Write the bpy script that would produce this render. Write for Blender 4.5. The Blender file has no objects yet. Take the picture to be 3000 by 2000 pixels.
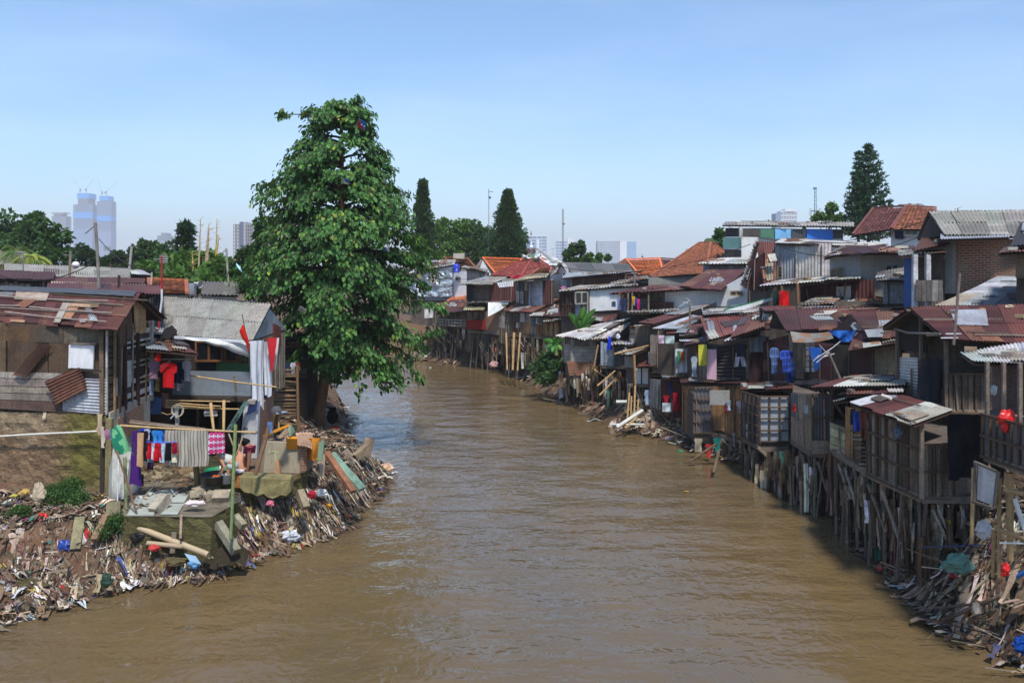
import bpy, bmesh, math, random
import numpy as np
from mathutils import Vector as V, Matrix, noise
SC = bpy.context.scene
COL = SC.collection
R = math.radians
FP, CAMH, U0, V0 = 2500.0, 8.0, 1500.0, 775.0   # measured focal length in photo pixels, eye height over the water, horizon
def P(u, v, Y): return V(((u-U0)*Y/FP, Y, CAMH-(v-V0)*Y/FP))
def PX(u, Y): return (u-U0)*Y/FP
def PZ(v, Y): return CAMH-(v-V0)*Y/FP
def G(u, v, z=0.0):
    Y = (CAMH-z)*FP/(v-V0); return V(((u-U0)*Y/FP, Y, z))
def c(r, g, b, k=1.0):
    f = lambda x: (x/255/12.92 if x/255 <= 0.04045 else ((x/255+0.055)/1.055)**2.4)
    return (f(r)*k, f(g)*k, f(b)*k)
def jit(rng, col, a=0.12):
    k = 1+rng.uniform(-a, a); return tuple(max(0.003, x*k*(1+rng.uniform(-a, a)*0.3)) for x in col)

# ------------------------------------------------------------------ materials
def newmat(name):
    m = bpy.data.materials.new(name); m.use_nodes = True
    nt = m.node_tree; b = nt.nodes['Principled BSDF']
    return m, nt, b
def N(nt, t, **k):
    n = nt.nodes.new(t)
    for a, v in k.items():
        if a in n.inputs: n.inputs[a].default_value = v
        else: setattr(n, a, v)
    return n
def L(nt, a, b): nt.links.new(a, b)
def mix(nt, fac, a, b, mode='MIX'):
    n = nt.nodes.new('ShaderNodeMix'); n.data_type = 'RGBA'; n.blend_type = mode
    for k, x in ((0, fac), (6, a), (7, b)):
        if hasattr(x, 'is_linked') or hasattr(x, 'links'): L(nt, x, n.inputs[k])
        else: n.inputs[k].default_value = x if k == 0 else (tuple(x)+(1,))[:4]
    return n.outputs[2]
def ramp(nt, src, stops):
    n = nt.nodes.new('ShaderNodeValToRGB'); e = n.color_ramp.elements
    e[0].position, e[1].position = stops[0][0], stops[-1][0]
    for i, (p, v) in enumerate(stops):
        x = e[0] if i == 0 else (e[len(e)-1] if i == len(stops)-1 else e.new(p))
        x.color = (v, v, v, 1) if not hasattr(v, '__len__') else tuple(v)+(1,)
    L(nt, src, n.inputs[0]); return n.outputs[0]
def bump(nt, b, h, s, d=0.02):
    n = N(nt, 'ShaderNodeBump'); n.inputs['Strength'].default_value = s; n.inputs['Distance'].default_value = d
    L(nt, h, n.inputs['Height']); L(nt, n.outputs[0], b.inputs['Normal'])
def mapped(nt, src='Object', scale=(1, 1, 1)):
    t = N(nt, 'ShaderNodeTexCoord'); m = N(nt, 'ShaderNodeMapping'); m.inputs['Scale'].default_value = scale
    L(nt, t.outputs[src], m.inputs[0]); return m.outputs[0]
def nz(nt, vec, sc, det=6, rough=0.6):
    n = N(nt, 'ShaderNodeTexNoise'); n.inputs['Scale'].default_value = sc; n.inputs['Detail'].default_value = det
    n.inputs['Roughness'].default_value = rough; L(nt, vec, n.inputs[0]); return n.outputs[0]

def attr_mat(name, rough=0.75, metal=0.0, dirt=c(60, 45, 35), dirt_amt=0.55, sc=1.3, fine=0.25, streak=True, spec=0.3, bmp=0.15, backlit=0.0, dsc=(1, 1, 1)):
    m, nt, b = newmat(name)
    a = N(nt, 'ShaderNodeAttribute'); a.attribute_name = 'Col'
    vec = mapped(nt, 'Object', dsc)
    n1 = nz(nt, vec, sc, 8, 0.65)
    f = ramp(nt, n1, [(0.42, 0), (0.72, dirt_amt)])
    base = mix(nt, f, a.outputs[0], dirt)
    if streak:
        v2 = mapped(nt, 'Object', (3.5, 3.5, 0.35)); n2 = nz(nt, v2, 2.2, 5)
        base = mix(nt, ramp(nt, n2, [(0.5, 0), (0.8, dirt_amt*0.8)]), base, dirt)
    n3 = nz(nt, mapped(nt, 'Object'), 22, 4)
    base = mix(nt, fine, base, mix(nt, 1.0, base, ramp(nt, n3, [(0.3, 0.25), (0.7, 1.6)]), 'MULTIPLY'))
    L(nt, base, b.inputs['Base Color'])
    b.inputs['Roughness'].default_value = rough; b.inputs['Metallic'].default_value = metal
    b.inputs['Specular IOR Level'].default_value = spec
    if bmp: bump(nt, b, n3, bmp, 0.02)
    if backlit:
        tr = N(nt, 'ShaderNodeBsdfTranslucent'); L(nt, base, tr.inputs[0]); ms = N(nt, 'ShaderNodeMixShader'); ms.inputs[0].default_value = backlit
        L(nt, b.outputs[0], ms.inputs[1]); L(nt, tr.outputs[0], ms.inputs[2]); L(nt, ms.outputs[0], nt.nodes['Material Output'].inputs[0])
    return m
M = {}
M['tin'] = attr_mat('weathered_tin', 0.55, 0.15, c(92, 48, 32), 0.6, 1.1, 0.35)
M['rust'] = attr_mat('rust_painted_tin', 0.62, 0.05, c(62, 34, 30), 0.55, 0.9, 0.35)
M['asb'] = attr_mat('fibre_cement', 0.85, 0, c(74, 70, 64), 0.5, 2.5, 0.55, bmp=0.4)
M['wood'] = attr_mat('weathered_wood', 0.85, 0, c(40, 30, 24), 0.6, 2.0, 0.5, dsc=(1, 1, 1), bmp=0.3)
M['plaster'] = attr_mat('stained_plaster', 0.9, 0, c(92, 84, 72), 0.45, 0.8, 0.25)
M['paint'] = attr_mat('painted_surface', 0.5, 0, c(70, 64, 58), 0.25, 0.8, 0.12, bmp=0.05)
M['cloth'] = attr_mat('cloth', 0.9, 0, c(90, 80, 72), 0.18, 2.0, 0.15, streak=False, spec=0.1, backlit=0.15, bmp=0.1)
M['plastic'] = attr_mat('thin_plastic', 0.4, 0, c(110, 90, 70), 0.25, 3.0, 0.1, streak=False, spec=0.5, backlit=0.1, bmp=0.05)
M['litter'] = attr_mat('muddy_litter', 0.8, 0, c(88, 64, 46), 0.8, 2.5, 0.4, streak=False, spec=0.2)
M['bamboo'] = attr_mat('bamboo_cane', 0.6, 0, c(96, 74, 48), 0.5, 3.0, 0.3, streak=False)
M['concrete'] = attr_mat('mossy_concrete', 0.9, 0, c(70, 66, 40), 0.75, 1.1, 0.4, bmp=0.5)
M['skin'] = attr_mat('skin', 0.6, 0, c(110, 72, 52), 0.1, 3, 0.05, streak=False, bmp=0)
M['tarp'] = attr_mat('tarpaulin', 0.45, 0, c(80, 76, 72), 0.35, 1.2, 0.15, spec=0.4, bmp=0.1)
M['glass'] = attr_mat('window_glass', 0.12, 0, c(30, 32, 36), 0.3, 1, 0.0, spec=0.6, bmp=0)
M['tower'] = attr_mat('tower_facade', 0.6, 0, c(90, 90, 90), 0.1, 0.02, 0.0, streak=False, bmp=0)

def leaf_mat(name, k=1.0, trans=0.3):
    m, nt, b = newmat(name)
    a = N(nt, 'ShaderNodeAttribute'); a.attribute_name = 'Col'
    n1 = nz(nt, mapped(nt), 0.6, 4)
    base = mix(nt, 0.5, a.outputs[0], mix(nt, 1.0, a.outputs[0], ramp(nt, n1, [(0.3, 0.45), (0.7, 1.5)]), 'MULTIPLY'))
    L(nt, base, b.inputs['Base Color']); b.inputs['Roughness'].default_value = 0.55; b.inputs['Specular IOR Level'].default_value = 0.28
    tr = N(nt, 'ShaderNodeBsdfTranslucent'); L(nt, mix(nt, 0.5, base, (0.16, 0.26, 0.02)), tr.inputs[0])
    ms = N(nt, 'ShaderNodeMixShader'); ms.inputs[0].default_value = trans
    L(nt, b.outputs[0], ms.inputs[1]); L(nt, tr.outputs[0], ms.inputs[2]); L(nt, ms.outputs[0], nt.nodes['Material Output'].inputs[0])
    return m
M['leaf'] = leaf_mat('leaf')
M['needle'] = leaf_mat('needle', trans=0.12)
M['bark'] = attr_mat('bark', 0.9, 0, c(50, 38, 28), 0.6, 3, 0.6, bmp=0.6, dsc=(2, 2, .5))

def brick_mat():
    m, nt, b = newmat('old_brick')
    a = N(nt, 'ShaderNodeAttribute'); a.attribute_name = 'Col'
    t = N(nt, 'ShaderNodeTexCoord')
    br = N(nt, 'ShaderNodeTexBrick'); L(nt, t.outputs['UV'], br.inputs[0])
    br.inputs['Scale'].default_value = 1; br.inputs['Brick Width'].default_value = 0.23; br.inputs['Row Height'].default_value = 0.085
    br.inputs['Mortar Size'].default_value = 0.012; br.inputs['Color1'].default_value = c(150, 84, 56)+(1,); br.inputs['Color2'].default_value = c(108, 66, 48)+(1,)
    br.inputs['Mortar'].default_value = c(150, 138, 122)+(1,)
    v = mapped(nt, 'Object'); n1 = nz(nt, v, 1.4, 8, .7)
    base = mix(nt, ramp(nt, n1, [(0.45, 0), (0.7, 0.7)]), br.outputs[0], c(140, 128, 108))
    base = mix(nt, 1, base, a.outputs[0], 'MULTIPLY')
    L(nt, base, b.inputs['Base Color']); b.inputs['Roughness'].default_value = 0.9
    bump(nt, b, br.outputs['Fac'], -0.4, 0.02); return m
M['brick'] = brick_mat()
def block_mat():
    m, nt, b = newmat('concrete_block')
    t = N(nt, 'ShaderNodeTexCoord')
    br = N(nt, 'ShaderNodeTexBrick'); L(nt, t.outputs['UV'], br.inputs[0])
    br.inputs['Scale'].default_value = 1; br.inputs['Brick Width'].default_value = 0.42; br.inputs['Row Height'].default_value = 0.21
    br.inputs['Mortar Size'].default_value = 0.012; br.inputs['Color1'].default_value = c(176, 172, 164)+(1,); br.inputs['Color2'].default_value = c(150, 146, 138)+(1,)
    br.inputs['Mortar'].default_value = c(110, 106, 98)+(1,)
    n1 = nz(nt, mapped(nt), 1.1, 8, .7)
    base = mix(nt, ramp(nt, n1, [(0.45, 0), (0.75, 0.8)]), br.outputs[0], c(90, 84, 72))
    L(nt, base, b.inputs['Base Color']); b.inputs['Roughness'].default_value = 0.9
    bump(nt, b, br.outputs['Fac'], -0.3, 0.02); return m
M['block'] = block_mat()
def tile_mat():
    m, nt, b = newmat('clay_roof_tile')
    a = N(nt, 'ShaderNodeAttribute'); a.attribute_name = 'Col'
    t = N(nt, 'ShaderNodeTexCoord')
    br = N(nt, 'ShaderNodeTexBrick'); L(nt, t.outputs['UV'], br.inputs[0]); br.offset = 0
    br.inputs['Scale'].default_value = 1; br.inputs['Brick Width'].default_value = 0.24; br.inputs['Row Height'].default_value = 0.3
    br.inputs['Mortar Size'].default_value = 0.022; br.inputs['Mortar Smooth'].default_value = 0.6; br.inputs['Color1'].default_value = (1.25, 1.2, 1.15, 1); br.inputs['Color2'].default_value = (0.78, .74, .7, 1)
    br.inputs['Mortar'].default_value = (.42, .38, .35, 1)
    base = mix(nt, 1, a.outputs[0], br.outputs[0], 'MULTIPLY')
    n1 = nz(nt, mapped(nt), 0.9, 9, .7)
    base = mix(nt, ramp(nt, n1, [(0.5, 0), (0.75, 0.5)]), base, c(84, 54, 42))
    L(nt, base, b.inputs['Base Color']); b.inputs['Roughness'].default_value = 0.8
    bump(nt, b, br.outputs['Fac'], -0.8, 0.05); return m
M['tile'] = tile_mat()

def mud_mat():
    m, nt, b = newmat('riverbank_mud'); v = mapped(nt)
    n1 = nz(nt, v, 0.7, 8, .7); n2 = nz(nt, v, 6, 8, .75); n3 = nz(nt, v, 30, 4)
    base = mix(nt, ramp(nt, n1, [(0.35, 0), (0.65, 1)]), c(104, 72, 50), c(74, 54, 38))
    base = mix(nt, ramp(nt, n2, [(0.45, 0), (0.7, 0.9)]), base, c(132, 108, 84))
    base = mix(nt, ramp(nt, n3, [(0.5, 0), (0.62, 0.6)]), base, c(44, 34, 26))
    L(nt, base, b.inputs['Base Color']); b.inputs['Roughness'].default_value = 0.85
    bump(nt, b, n2, 0.9, 0.08); return m
M['mud'] = mud_mat()
def soil_wall_mat():
    m, nt, b = newmat('stained_mossy_wall'); v = mapped(nt); t = N(nt, 'ShaderNodeTexCoord')
    a = N(nt, 'ShaderNodeAttribute'); a.attribute_name = 'Col'
    vs = mapped(nt, 'Object', (1, 1, 2.6)); n2 = nz(nt, vs, 3.2, 9, .75); n1 = nz(nt, v, 0.9, 6, .7); n3 = nz(nt, vs, 9, 6, .7)
    base = mix(nt, ramp(nt, n2, [(0.4, 0), (0.7, 1)]), mix(nt, 1, a.outputs[0], (.62, .55, .5), 'MULTIPLY'), mix(nt, 1, a.outputs[0], (1.4, 1.35, 1.3), 'MULTIPLY'))
    base = mix(nt, ramp(nt, n3, [(0.5, 0), (0.62, .5)]), base, c(52, 38, 28))
    L(nt, base, b.inputs['Base Color']); b.inputs['Roughness'].default_value = 0.95
    bump(nt, b, n2, 1.0, 0.12); return m
M['soilwall'] = soil_wall_mat()

def water_mat():
    m, nt, b = newmat('muddy_river_water')
    t = N(nt, 'ShaderNodeTexCoord'); b.inputs['IOR'].default_value = 1.33
    n0 = nz(nt, mapped(nt, 'Object', (1, .45, 1)), 0.16, 4)
    base = mix(nt, ramp(nt, n0, [(0.35, 0), (0.68, 1)]), c(100, 82, 54), c(88, 76, 58))
    L(nt, base, b.inputs['Base Color'])
    b.inputs['Roughness'].default_value = 0.06; b.inputs['Specular IOR Level'].default_value = 1.0
    mus = N(nt, 'ShaderNodeTexNoise'); vm = mapped(nt, 'Object', (1, 1, 1)); L(nt, vm, mus.inputs[0]); mus.inputs['Scale'].default_value = 2.2; mus.inputs['Detail'].default_value = 2.5; mus.inputs['Distortion'].default_value = 1.6
    w2 = nz(nt, mapped(nt, 'Object', (0.45, 1.0, 1)), .9, 3.5, .5)
    calm = nz(nt, mapped(nt, 'Object', (.6, .3, 1)), 0.35, 3)
    b1 = N(nt, 'ShaderNodeBump'); b1.inputs['Distance'].default_value = 0.24; L(nt, w2, b1.inputs['Height'])
    L(nt, ramp(nt, calm, [(0.35, 0.3), (0.65, 1.0)]), b1.inputs['Strength'])
    b2 = N(nt, 'ShaderNodeBump'); b2.inputs['Distance'].default_value = 0.07; L(nt, mus.outputs[0], b2.inputs['Height']); L(nt, b1.outputs[0], b2.inputs['Normal'])
    L(nt, ramp(nt, calm, [(0.3, 0.2), (0.7, 0.9)]), b2.inputs['Strength'])
    L(nt, b2.outputs[0], b.inputs['Normal']); return m
M['water'] = water_mat()

# ------------------------------------------------------------------ mesh builder
ORG = {}
class MB:
    def __init__(s): s.v = []; s.f = []; s.c = []; s.uv = []
    def face(s, pts, col=(.3, .3, .3), uv=None):
        b = len(s.v); s.v.extend(tuple(p) for p in pts); s.f.append(tuple(range(b, b+len(pts)))); s.c.append(col)
        if uv is None:
            p0 = V(pts[0]); e1 = (V(pts[1])-p0); l = e1.length or 1; e1 = e1/l
            nn = (V(pts[-1])-p0).cross(e1); e2 = e1.cross(nn)
            e2 = e2.normalized() if e2.length > 1e-9 else V((0, 0, 1))
            uv = [((V(p)-p0).dot(e1), (V(p)-p0).dot(e2)) for p in pts]
        s.uv.append(uv); return s
    def slab(s, pts, t=0.03, col=(.3, .3, .3), back=None):
        """polygon given as the side seen first; thickness t goes away from the viewer side"""
        pts = [V(p) for p in pts]; n = (pts[1]-pts[0]).cross(pts[-1]-pts[0]).normalized()
        cen = sum(pts, V())/len(pts)
        if n.dot(V((0, 0, CAMH))-cen) > 0: n = -n      # n points away from the bridge side
        if back is not None and n.dot(back) < 0: n = -n
        q = [p+n*t for p in pts]
        s.face(pts, col); s.face(q[::-1], col)
        k = len(pts)
        for i in range(k): s.face([pts[i], q[i], q[(i+1) % k], pts[(i+1) % k]], col)
        return s
    def box(s, cen, size, col=(.3, .3, .3), rz=0, rot=None):
        cen = V(cen); mt = rot if rot is not None else Matrix.Rotation(rz, 3, 'Z'); hx, hy, hz = [x/2 for x in size]
        p = [cen+mt@V((x*hx, y*hy, z*hz)) for z in (-1, 1) for x, y in ((-1, -1), (1, -1), (1, 1), (-1, 1))]
        for a in ((3, 2, 1, 0), (4, 5, 6, 7), (0, 1, 5, 4), (1, 2, 6, 5), (2, 3, 7, 6), (3, 0, 4, 7)): s.face([p[i] for i in a], col)
        return s
    def beam(s, a, b, w=.08, h=None, col=(.3, .3, .3)):
        a, b = V(a), V(b); d = (b-a); l = d.length
        if l < 1e-5: return s
        d = d/l; h = h or w; up = V((0, 0, 1)) if abs(d.z) < .95 else V((1, 0, 0)); x = d.cross(up).normalized(); y = x.cross(d)
        rot = Matrix((x, d, y)).transposed(); return s.box((a+b)/2, (w, l, h), col, rot=rot)
    def tube(s, pts, r, n=8, col=(.3, .3, .3), cap=True, knots=0):
        pts = [V(p) for p in pts]; r = r if hasattr(r, '__len__') else [r]*len(pts); rings = []
        px = None
        for i, p in enumerate(pts):
            d = (pts[min(i+1, len(pts)-1)]-pts[max(i-1, 0)]).normalized()
            if px is None: px = d.cross(V((0, 0, 1)) if abs(d.z) < .9 else V((1, 0, 0))).normalized()
            x = (px-d*px.dot(d)).normalized(); px = x; y = d.cross(x); b = len(s.v)
            s.v.extend(tuple(p+(x*math.cos(2*math.pi*k/n)+y*math.sin(2*math.pi*k/n))*r[i]) for k in range(n)); rings.append(b)
        for i in range(len(rings)-1):
            a, b = rings[i], rings[i+1]; cc = col[i] if isinstance(col, list) else col
            for k in range(n):
                s.f.append((a+k, a+(k+1) % n, b+(k+1) % n, b+k)); s.c.append(cc); s.uv.append([(0, 0)]*4)
        if cap:
            cc = col[0] if isinstance(col, list) else col
            s.f.append(tuple(range(rings[0], rings[0]+n))[::-1]); s.c.append(cc); s.uv.append([(0, 0)]*n)
            s.f.append(tuple(range(rings[-1], rings[-1]+n))); s.c.append(cc); s.uv.append([(0, 0)]*n)
        return s
    def bamboo(s, a, b, r=.035, col=c(186, 154, 106), rng=None):
        a, b = V(a), V(b); l = (b-a).length; k = max(2, int(l/.35)); pts = []; rr = []
        sag = V((0, 0, -1))*l*l*0.0012
        for i in range(k+1):
            t = i/k; p = a.lerp(b, t)+sag*4*t*(1-t)
            if 0 < i < k: pts += [p-(b-a)/l*.012, p, p+(b-a)/l*.012]; q = r*(1-.2*t); rr += [q, q*1.22, q]
            else: pts.append(p); rr.append(r*(1-.2*t))
        return s.tube(pts, rr, 7, col)
    def lathe(s, cen, prof, n=20, col=(.3, .3, .3), axis=None):
        cen = V(cen); ax = (V(axis).normalized() if axis is not None else V((0, 0, 1))); x = ax.orthogonal().normalized(); y = ax.cross(x); rings = []
        for r, h in prof:
            rings.append(len(s.v)); s.v.extend(tuple(cen+ax*h+(x*math.cos(2*math.pi*k/n)+y*math.sin(2*math.pi*k/n))*r) for k in range(n))
        for i in range(len(rings)-1):
            a, b = rings[i], rings[i+1]
            for k in range(n): s.f.append((a+k, a+(k+1) % n, b+(k+1) % n, b+k)); s.c.append(col); s.uv.append([(0, 0)]*4)
        return s
    def grid(s, fn, nu, nv, colfn, close=False):
        b = len(s.v)
        for j in range(nv+1):
            for i in range(nu+1): s.v.append(tuple(fn(i/nu, j/nv)))
        for j in range(nv):
            for i in range(nu):
                a = b+j*(nu+1)+i; s.f.append((a, a+1, a+nu+2, a+nu+1)); s.c.append(colfn((i+.5)/nu, (j+.5)/nv) if callable(colfn) else colfn)
                s.uv.append([(i/nu, j/nv), ((i+1)/nu, j/nv), ((i+1)/nu, (j+1)/nv), (i/nu, (j+1)/nv)])
        return s
    def corr(s, q, pitch=.09, amp=.016, col=(.3, .3, .3), t=.012, bend=0.0):
        """corrugated sheet, q = ridge-left, ridge-right, eave-right, eave-left; ridges run ridge to eave"""
        a, b, d, e = [V(p) for p in q]; w = max((b-a).length, (d-e).length); l = ((a-e).length+(b-d).length)/2
        n = (b-a).cross(e-a).normalized()
        if n.z < 0 or (abs(n.z) < .2 and n.dot(V((0, 0, CAMH))-a) < 0): n = -n
        k = max(2, round(w/pitch)); nu = k*4; nv = 3
        def f(off):
            def g(x, y):
                p = a.lerp(b, x).lerp(e.lerp(d, x), y); return p+n*(amp*math.sin(x*k*2*math.pi)+off-bend*math.sin(math.pi*y)-bend*.4*math.sin(5*x+2))
            return g
        s.grid(f(t), nu, nv, col); s.grid(f(0), nu, 1, tuple(x*.7 for x in col)); return s
    def build(s, name, mat, parent=None, label=None, smooth=False, kind=None, org=None):
        if parent is not None: o0 = ORG[parent.name]
        elif org is not None: o0 = V(org)
        else:
            xs = [p[0] for p in s.v]; ys = [p[1] for p in s.v]; zs = [p[2] for p in s.v]
            o0 = V(((min(xs)+max(xs))/2, (min(ys)+max(ys))/2, min(zs)))
        me = bpy.data.meshes.new(name); vs = np.array(s.v, dtype=np.float32)-np.array(o0, dtype=np.float32)
        me.from_pydata(vs.tolist(), [], s.f)
        ca = me.color_attributes.new('Col', 'FLOAT_COLOR', 'CORNER'); arr = []; uvs = []
        for f, cc, uv in zip(s.f, s.c, s.uv):
            arr += [cc[0], cc[1], cc[2], 1.0]*len(f)
            for q in uv: uvs += [q[0], q[1]]
        ca.data.foreach_set('color', arr)
        ul = me.uv_layers.new(name='UVMap'); ul.data.foreach_set('uv', uvs)
        if smooth: me.polygons.foreach_set('use_smooth', [True]*len(me.polygons))
        me.materials.append(M[mat] if isinstance(mat, str) else mat)
        o = bpy.data.objects.new(name, me); COL.objects.link(o)
        if parent is not None: o.parent = parent
        else: o.location = o0
        ORG[o.name] = o0
        if label: o['label'] = label
        if kind: o['kind'] = kind
        return o
LABELS = {}
def tag(o, label, cat, group=None):
    o['label'] = label; o['category'] = cat
    if group: o['group'] = group
    if label in LABELS and not (group and LABELS[label] == group): print('DUPLABEL', label)
    if not 4 <= len(label.split()) <= 16: print('LABELLEN', label)
    LABELS[label] = group; return o
def T(name, label, cat, loc, group=None):
    o = bpy.data.objects.new(name, None); COL.objects.link(o); o.location = V(loc); o.empty_display_size = .3
    ORG[o.name] = V(loc); return tag(o, label, cat, group)
def one(mb, name, mat, label, cat, group=None, smooth=False):
    return tag(mb.build(name, mat, smooth=smooth), label, cat, group)

# palettes
RUST = [c(92, 56, 54), c(84, 50, 49), c(100, 60, 55), c(78, 48, 48), c(108, 74, 62)]
RUSTD = [c(78, 48, 46), c(90, 58, 50), c(70, 46, 45)]
GALV = [c(156, 164, 172), c(134, 142, 152), c(170, 176, 182), c(120, 128, 138)]
WHT = [c(192, 192, 188), c(178, 180, 182), c(200, 200, 194)]
MIXR = RUST+[c(160, 150, 140), c(140, 146, 152), c(184, 184, 180), c(168, 174, 180), c(150, 146, 140), c(132, 88, 64), c(176, 168, 156)]
ASB = [c(142, 140, 134), c(130, 128, 122), c(150, 148, 142)]
WOOD = [c(130, 116, 102), c(112, 98, 84), c(144, 128, 112), c(100, 88, 78), c(156, 144, 130)]
WOODD = [c(122, 110, 98), c(136, 122, 108), c(108, 96, 86)]
PLY = [c(178, 138, 92), c(160, 122, 80), c(150, 112, 76)]
SHAN = WOOD+[c(186, 186, 180), c(168, 172, 174), c(196, 190, 176), c(120, 126, 132), c(98, 104, 112), c(104, 62, 54), c(150, 150, 146), c(150, 112, 76)]
DARK = c(26, 22, 20)

def lerpq(q, s, t):
    return V(q[0]).lerp(V(q[1]), s).lerp(V(q[3]).lerp(V(q[2]), s), t)
def roof(parent, q, kind='tin', cols=RUST, rows=2, sw=.8, seed=0, name='roof', mat=None, pitch=None, thick=.05, up=None, label=None, jitter=1.0):
    """q = ridge-left, ridge-right, eave-right, eave-left (world points)"""
    rng = random.Random(seed*7+3); q = [V(p) for p in q]; m = MB()
    n = (q[1]-q[0]).cross(q[3]-q[0]).normalized()
    if n.z < 0: n = -n
    low = [p-n*.03 for p in q]
    m.slab(low, thick, c(64, 50, 42), back=-n)
    w = max((q[1]-q[0]).length, (q[2]-q[3]).length)
    Ym = sum(p.y for p in q)/4
    if kind in ('tin', 'asb'):
        pitch = pitch or (.09 if Ym < 30 else .13 if Ym < 45 else .2)
        if kind == 'asb': pitch = max(.15, pitch)
        amp = pitch*.2; k = max(1, round(w/sw)); edges = [0]
        for i in range(k): edges.append(edges[-1]+1+rng.uniform(-.25, .25)*jitter)
        edges = [e/edges[-1] for e in edges]
        for r in range(rows):
            for i in range(k):
                s0, s1 = edges[i], edges[i+1]+.008; t0, t1 = r/rows, (r+1)/rows+.03
                tj = rng.uniform(-.02, .025)*jitter
                if r == 0: t0 -= .01
                cc = jit(rng, rng.choice(cols), .14)
                lift = n*(.012*(rows-r)+.01*(i % 2)+rng.uniform(0, .012))
                t1 = t1+tj if r == rows-1 else t1
                sk = rng.uniform(-.02, .02)*jitter
                qq = [lerpq(q, s0, t0)+lift, lerpq(q, s1, t0)+lift, lerpq(q, s1+sk*.2, t1)+lift, lerpq(q, s0+sk*.2, t1)+lift]
                m.corr(qq, pitch, amp, cc, bend=rng.uniform(-.008, .02)*jitter)
        if jitter > 1.2 and kind == 'tin':
            for _ in range(int(2+w*rng.uniform(.4, 1.0))):
                s0, t0 = rng.uniform(0, .85), rng.uniform(0, .8); ww = rng.uniform(.3, 1.1)/w; hh = rng.uniform(.15, .5); a_ = rng.uniform(-.08, .08)
                l2 = n*(.05+rng.uniform(0, .03)); cc = jit(rng, rng.choice([c(150, 156, 162), c(126, 132, 138), c(184, 184, 180), c(170, 168, 160), c(150, 110, 84), c(120, 80, 60), c(70, 66, 66), c(150, 144, 130)]), .15)
                qq = [lerpq(q, s0, t0)+l2, lerpq(q, min(1.03, s0+ww), t0+a_*.4)+l2, lerpq(q, min(1.05, s0+ww+a_), min(1.06, t0+hh))+l2, lerpq(q, s0+a_, min(1.05, t0+hh))+l2]
                if rng.random() < .55: m.corr(qq, pitch, amp, cc, bend=rng.uniform(-.01, .03))
                else: m.slab(qq, .015, cc, back=-n)
            for _ in range(int(1+w*.5)):
                s0, t0 = rng.uniform(-.03, .7), rng.uniform(.02, .95); m.beam(lerpq(q, s0, t0)+n*.09, lerpq(q, min(1.05, s0+rng.uniform(.15, .6)), t0+rng.uniform(-.1, .1))+n*.09, .04, .03, jit(rng, rng.choice(WOOD+[c(150, 140, 128)]), .2))
                m.box(lerpq(q, rng.uniform(.03, .97), rng.uniform(.02, .98))+n*.09, (rng.uniform(.1, .3), rng.uniform(.1, .25), .09), jit(rng, rng.choice([c(150, 130, 106), c(110, 100, 92), c(160, 156, 150)]), .2), rz=rng.uniform(0, 3))
        mt = mat or ('asb' if kind == 'asb' else 'tin' if cols in (GALV, WHT) else 'rust')
        return m.build(name, mt, parent, label, smooth=True)
    if kind == 'tile':
        # real courses: every course of tiles steps up over the one below it
        l = ((q[0]-q[3]).length+(q[1]-q[2]).length)/2; rr = max(2, round(l/.3)); nu = max(4, int(w/.24)*2)
        cc0 = cols[0]
        for r in range(rr):
            t0, t1 = r/rr, (r+1)/rr
            def fn(x, y, t0=t0, t1=t1, r=r):
                wob = .035*noise.noise(V((x*w*.5, (r+y)*.3, seed)))
                return lerpq(q, x, t0+(t1-t0)*y)+n*(.02+.035*y+wob+.016*math.sin(x*w/.24*2*math.pi))
            b0 = len(m.f); m.grid(fn, nu, 1, lambda x, y: jit(rng, rng.choice(cols), .22))
            for j in range(b0, len(m.f)):
                i = (j-b0); x0, x1 = i/nu*w, (i+1)/nu*w; m.uv[j] = [(x0, -r*.3), (x1, -r*.3), (x1, -(r+1)*.3), (x0, -(r+1)*.3)]
        for a_, b_ in ((0, 1), (1, 2), (0, 3)): m.beam(q[a_]+n*.08, q[b_]+n*.08, .16, .1, tuple(x*.8 for x in cols[0]))
        return m.build(name, mat or 'tile', parent, label)
    m.slab([p+n*.02 for p in q], .04, cols[0], back=-n)
    return m.build(name, mat or 'tarp', parent, label)

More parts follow.
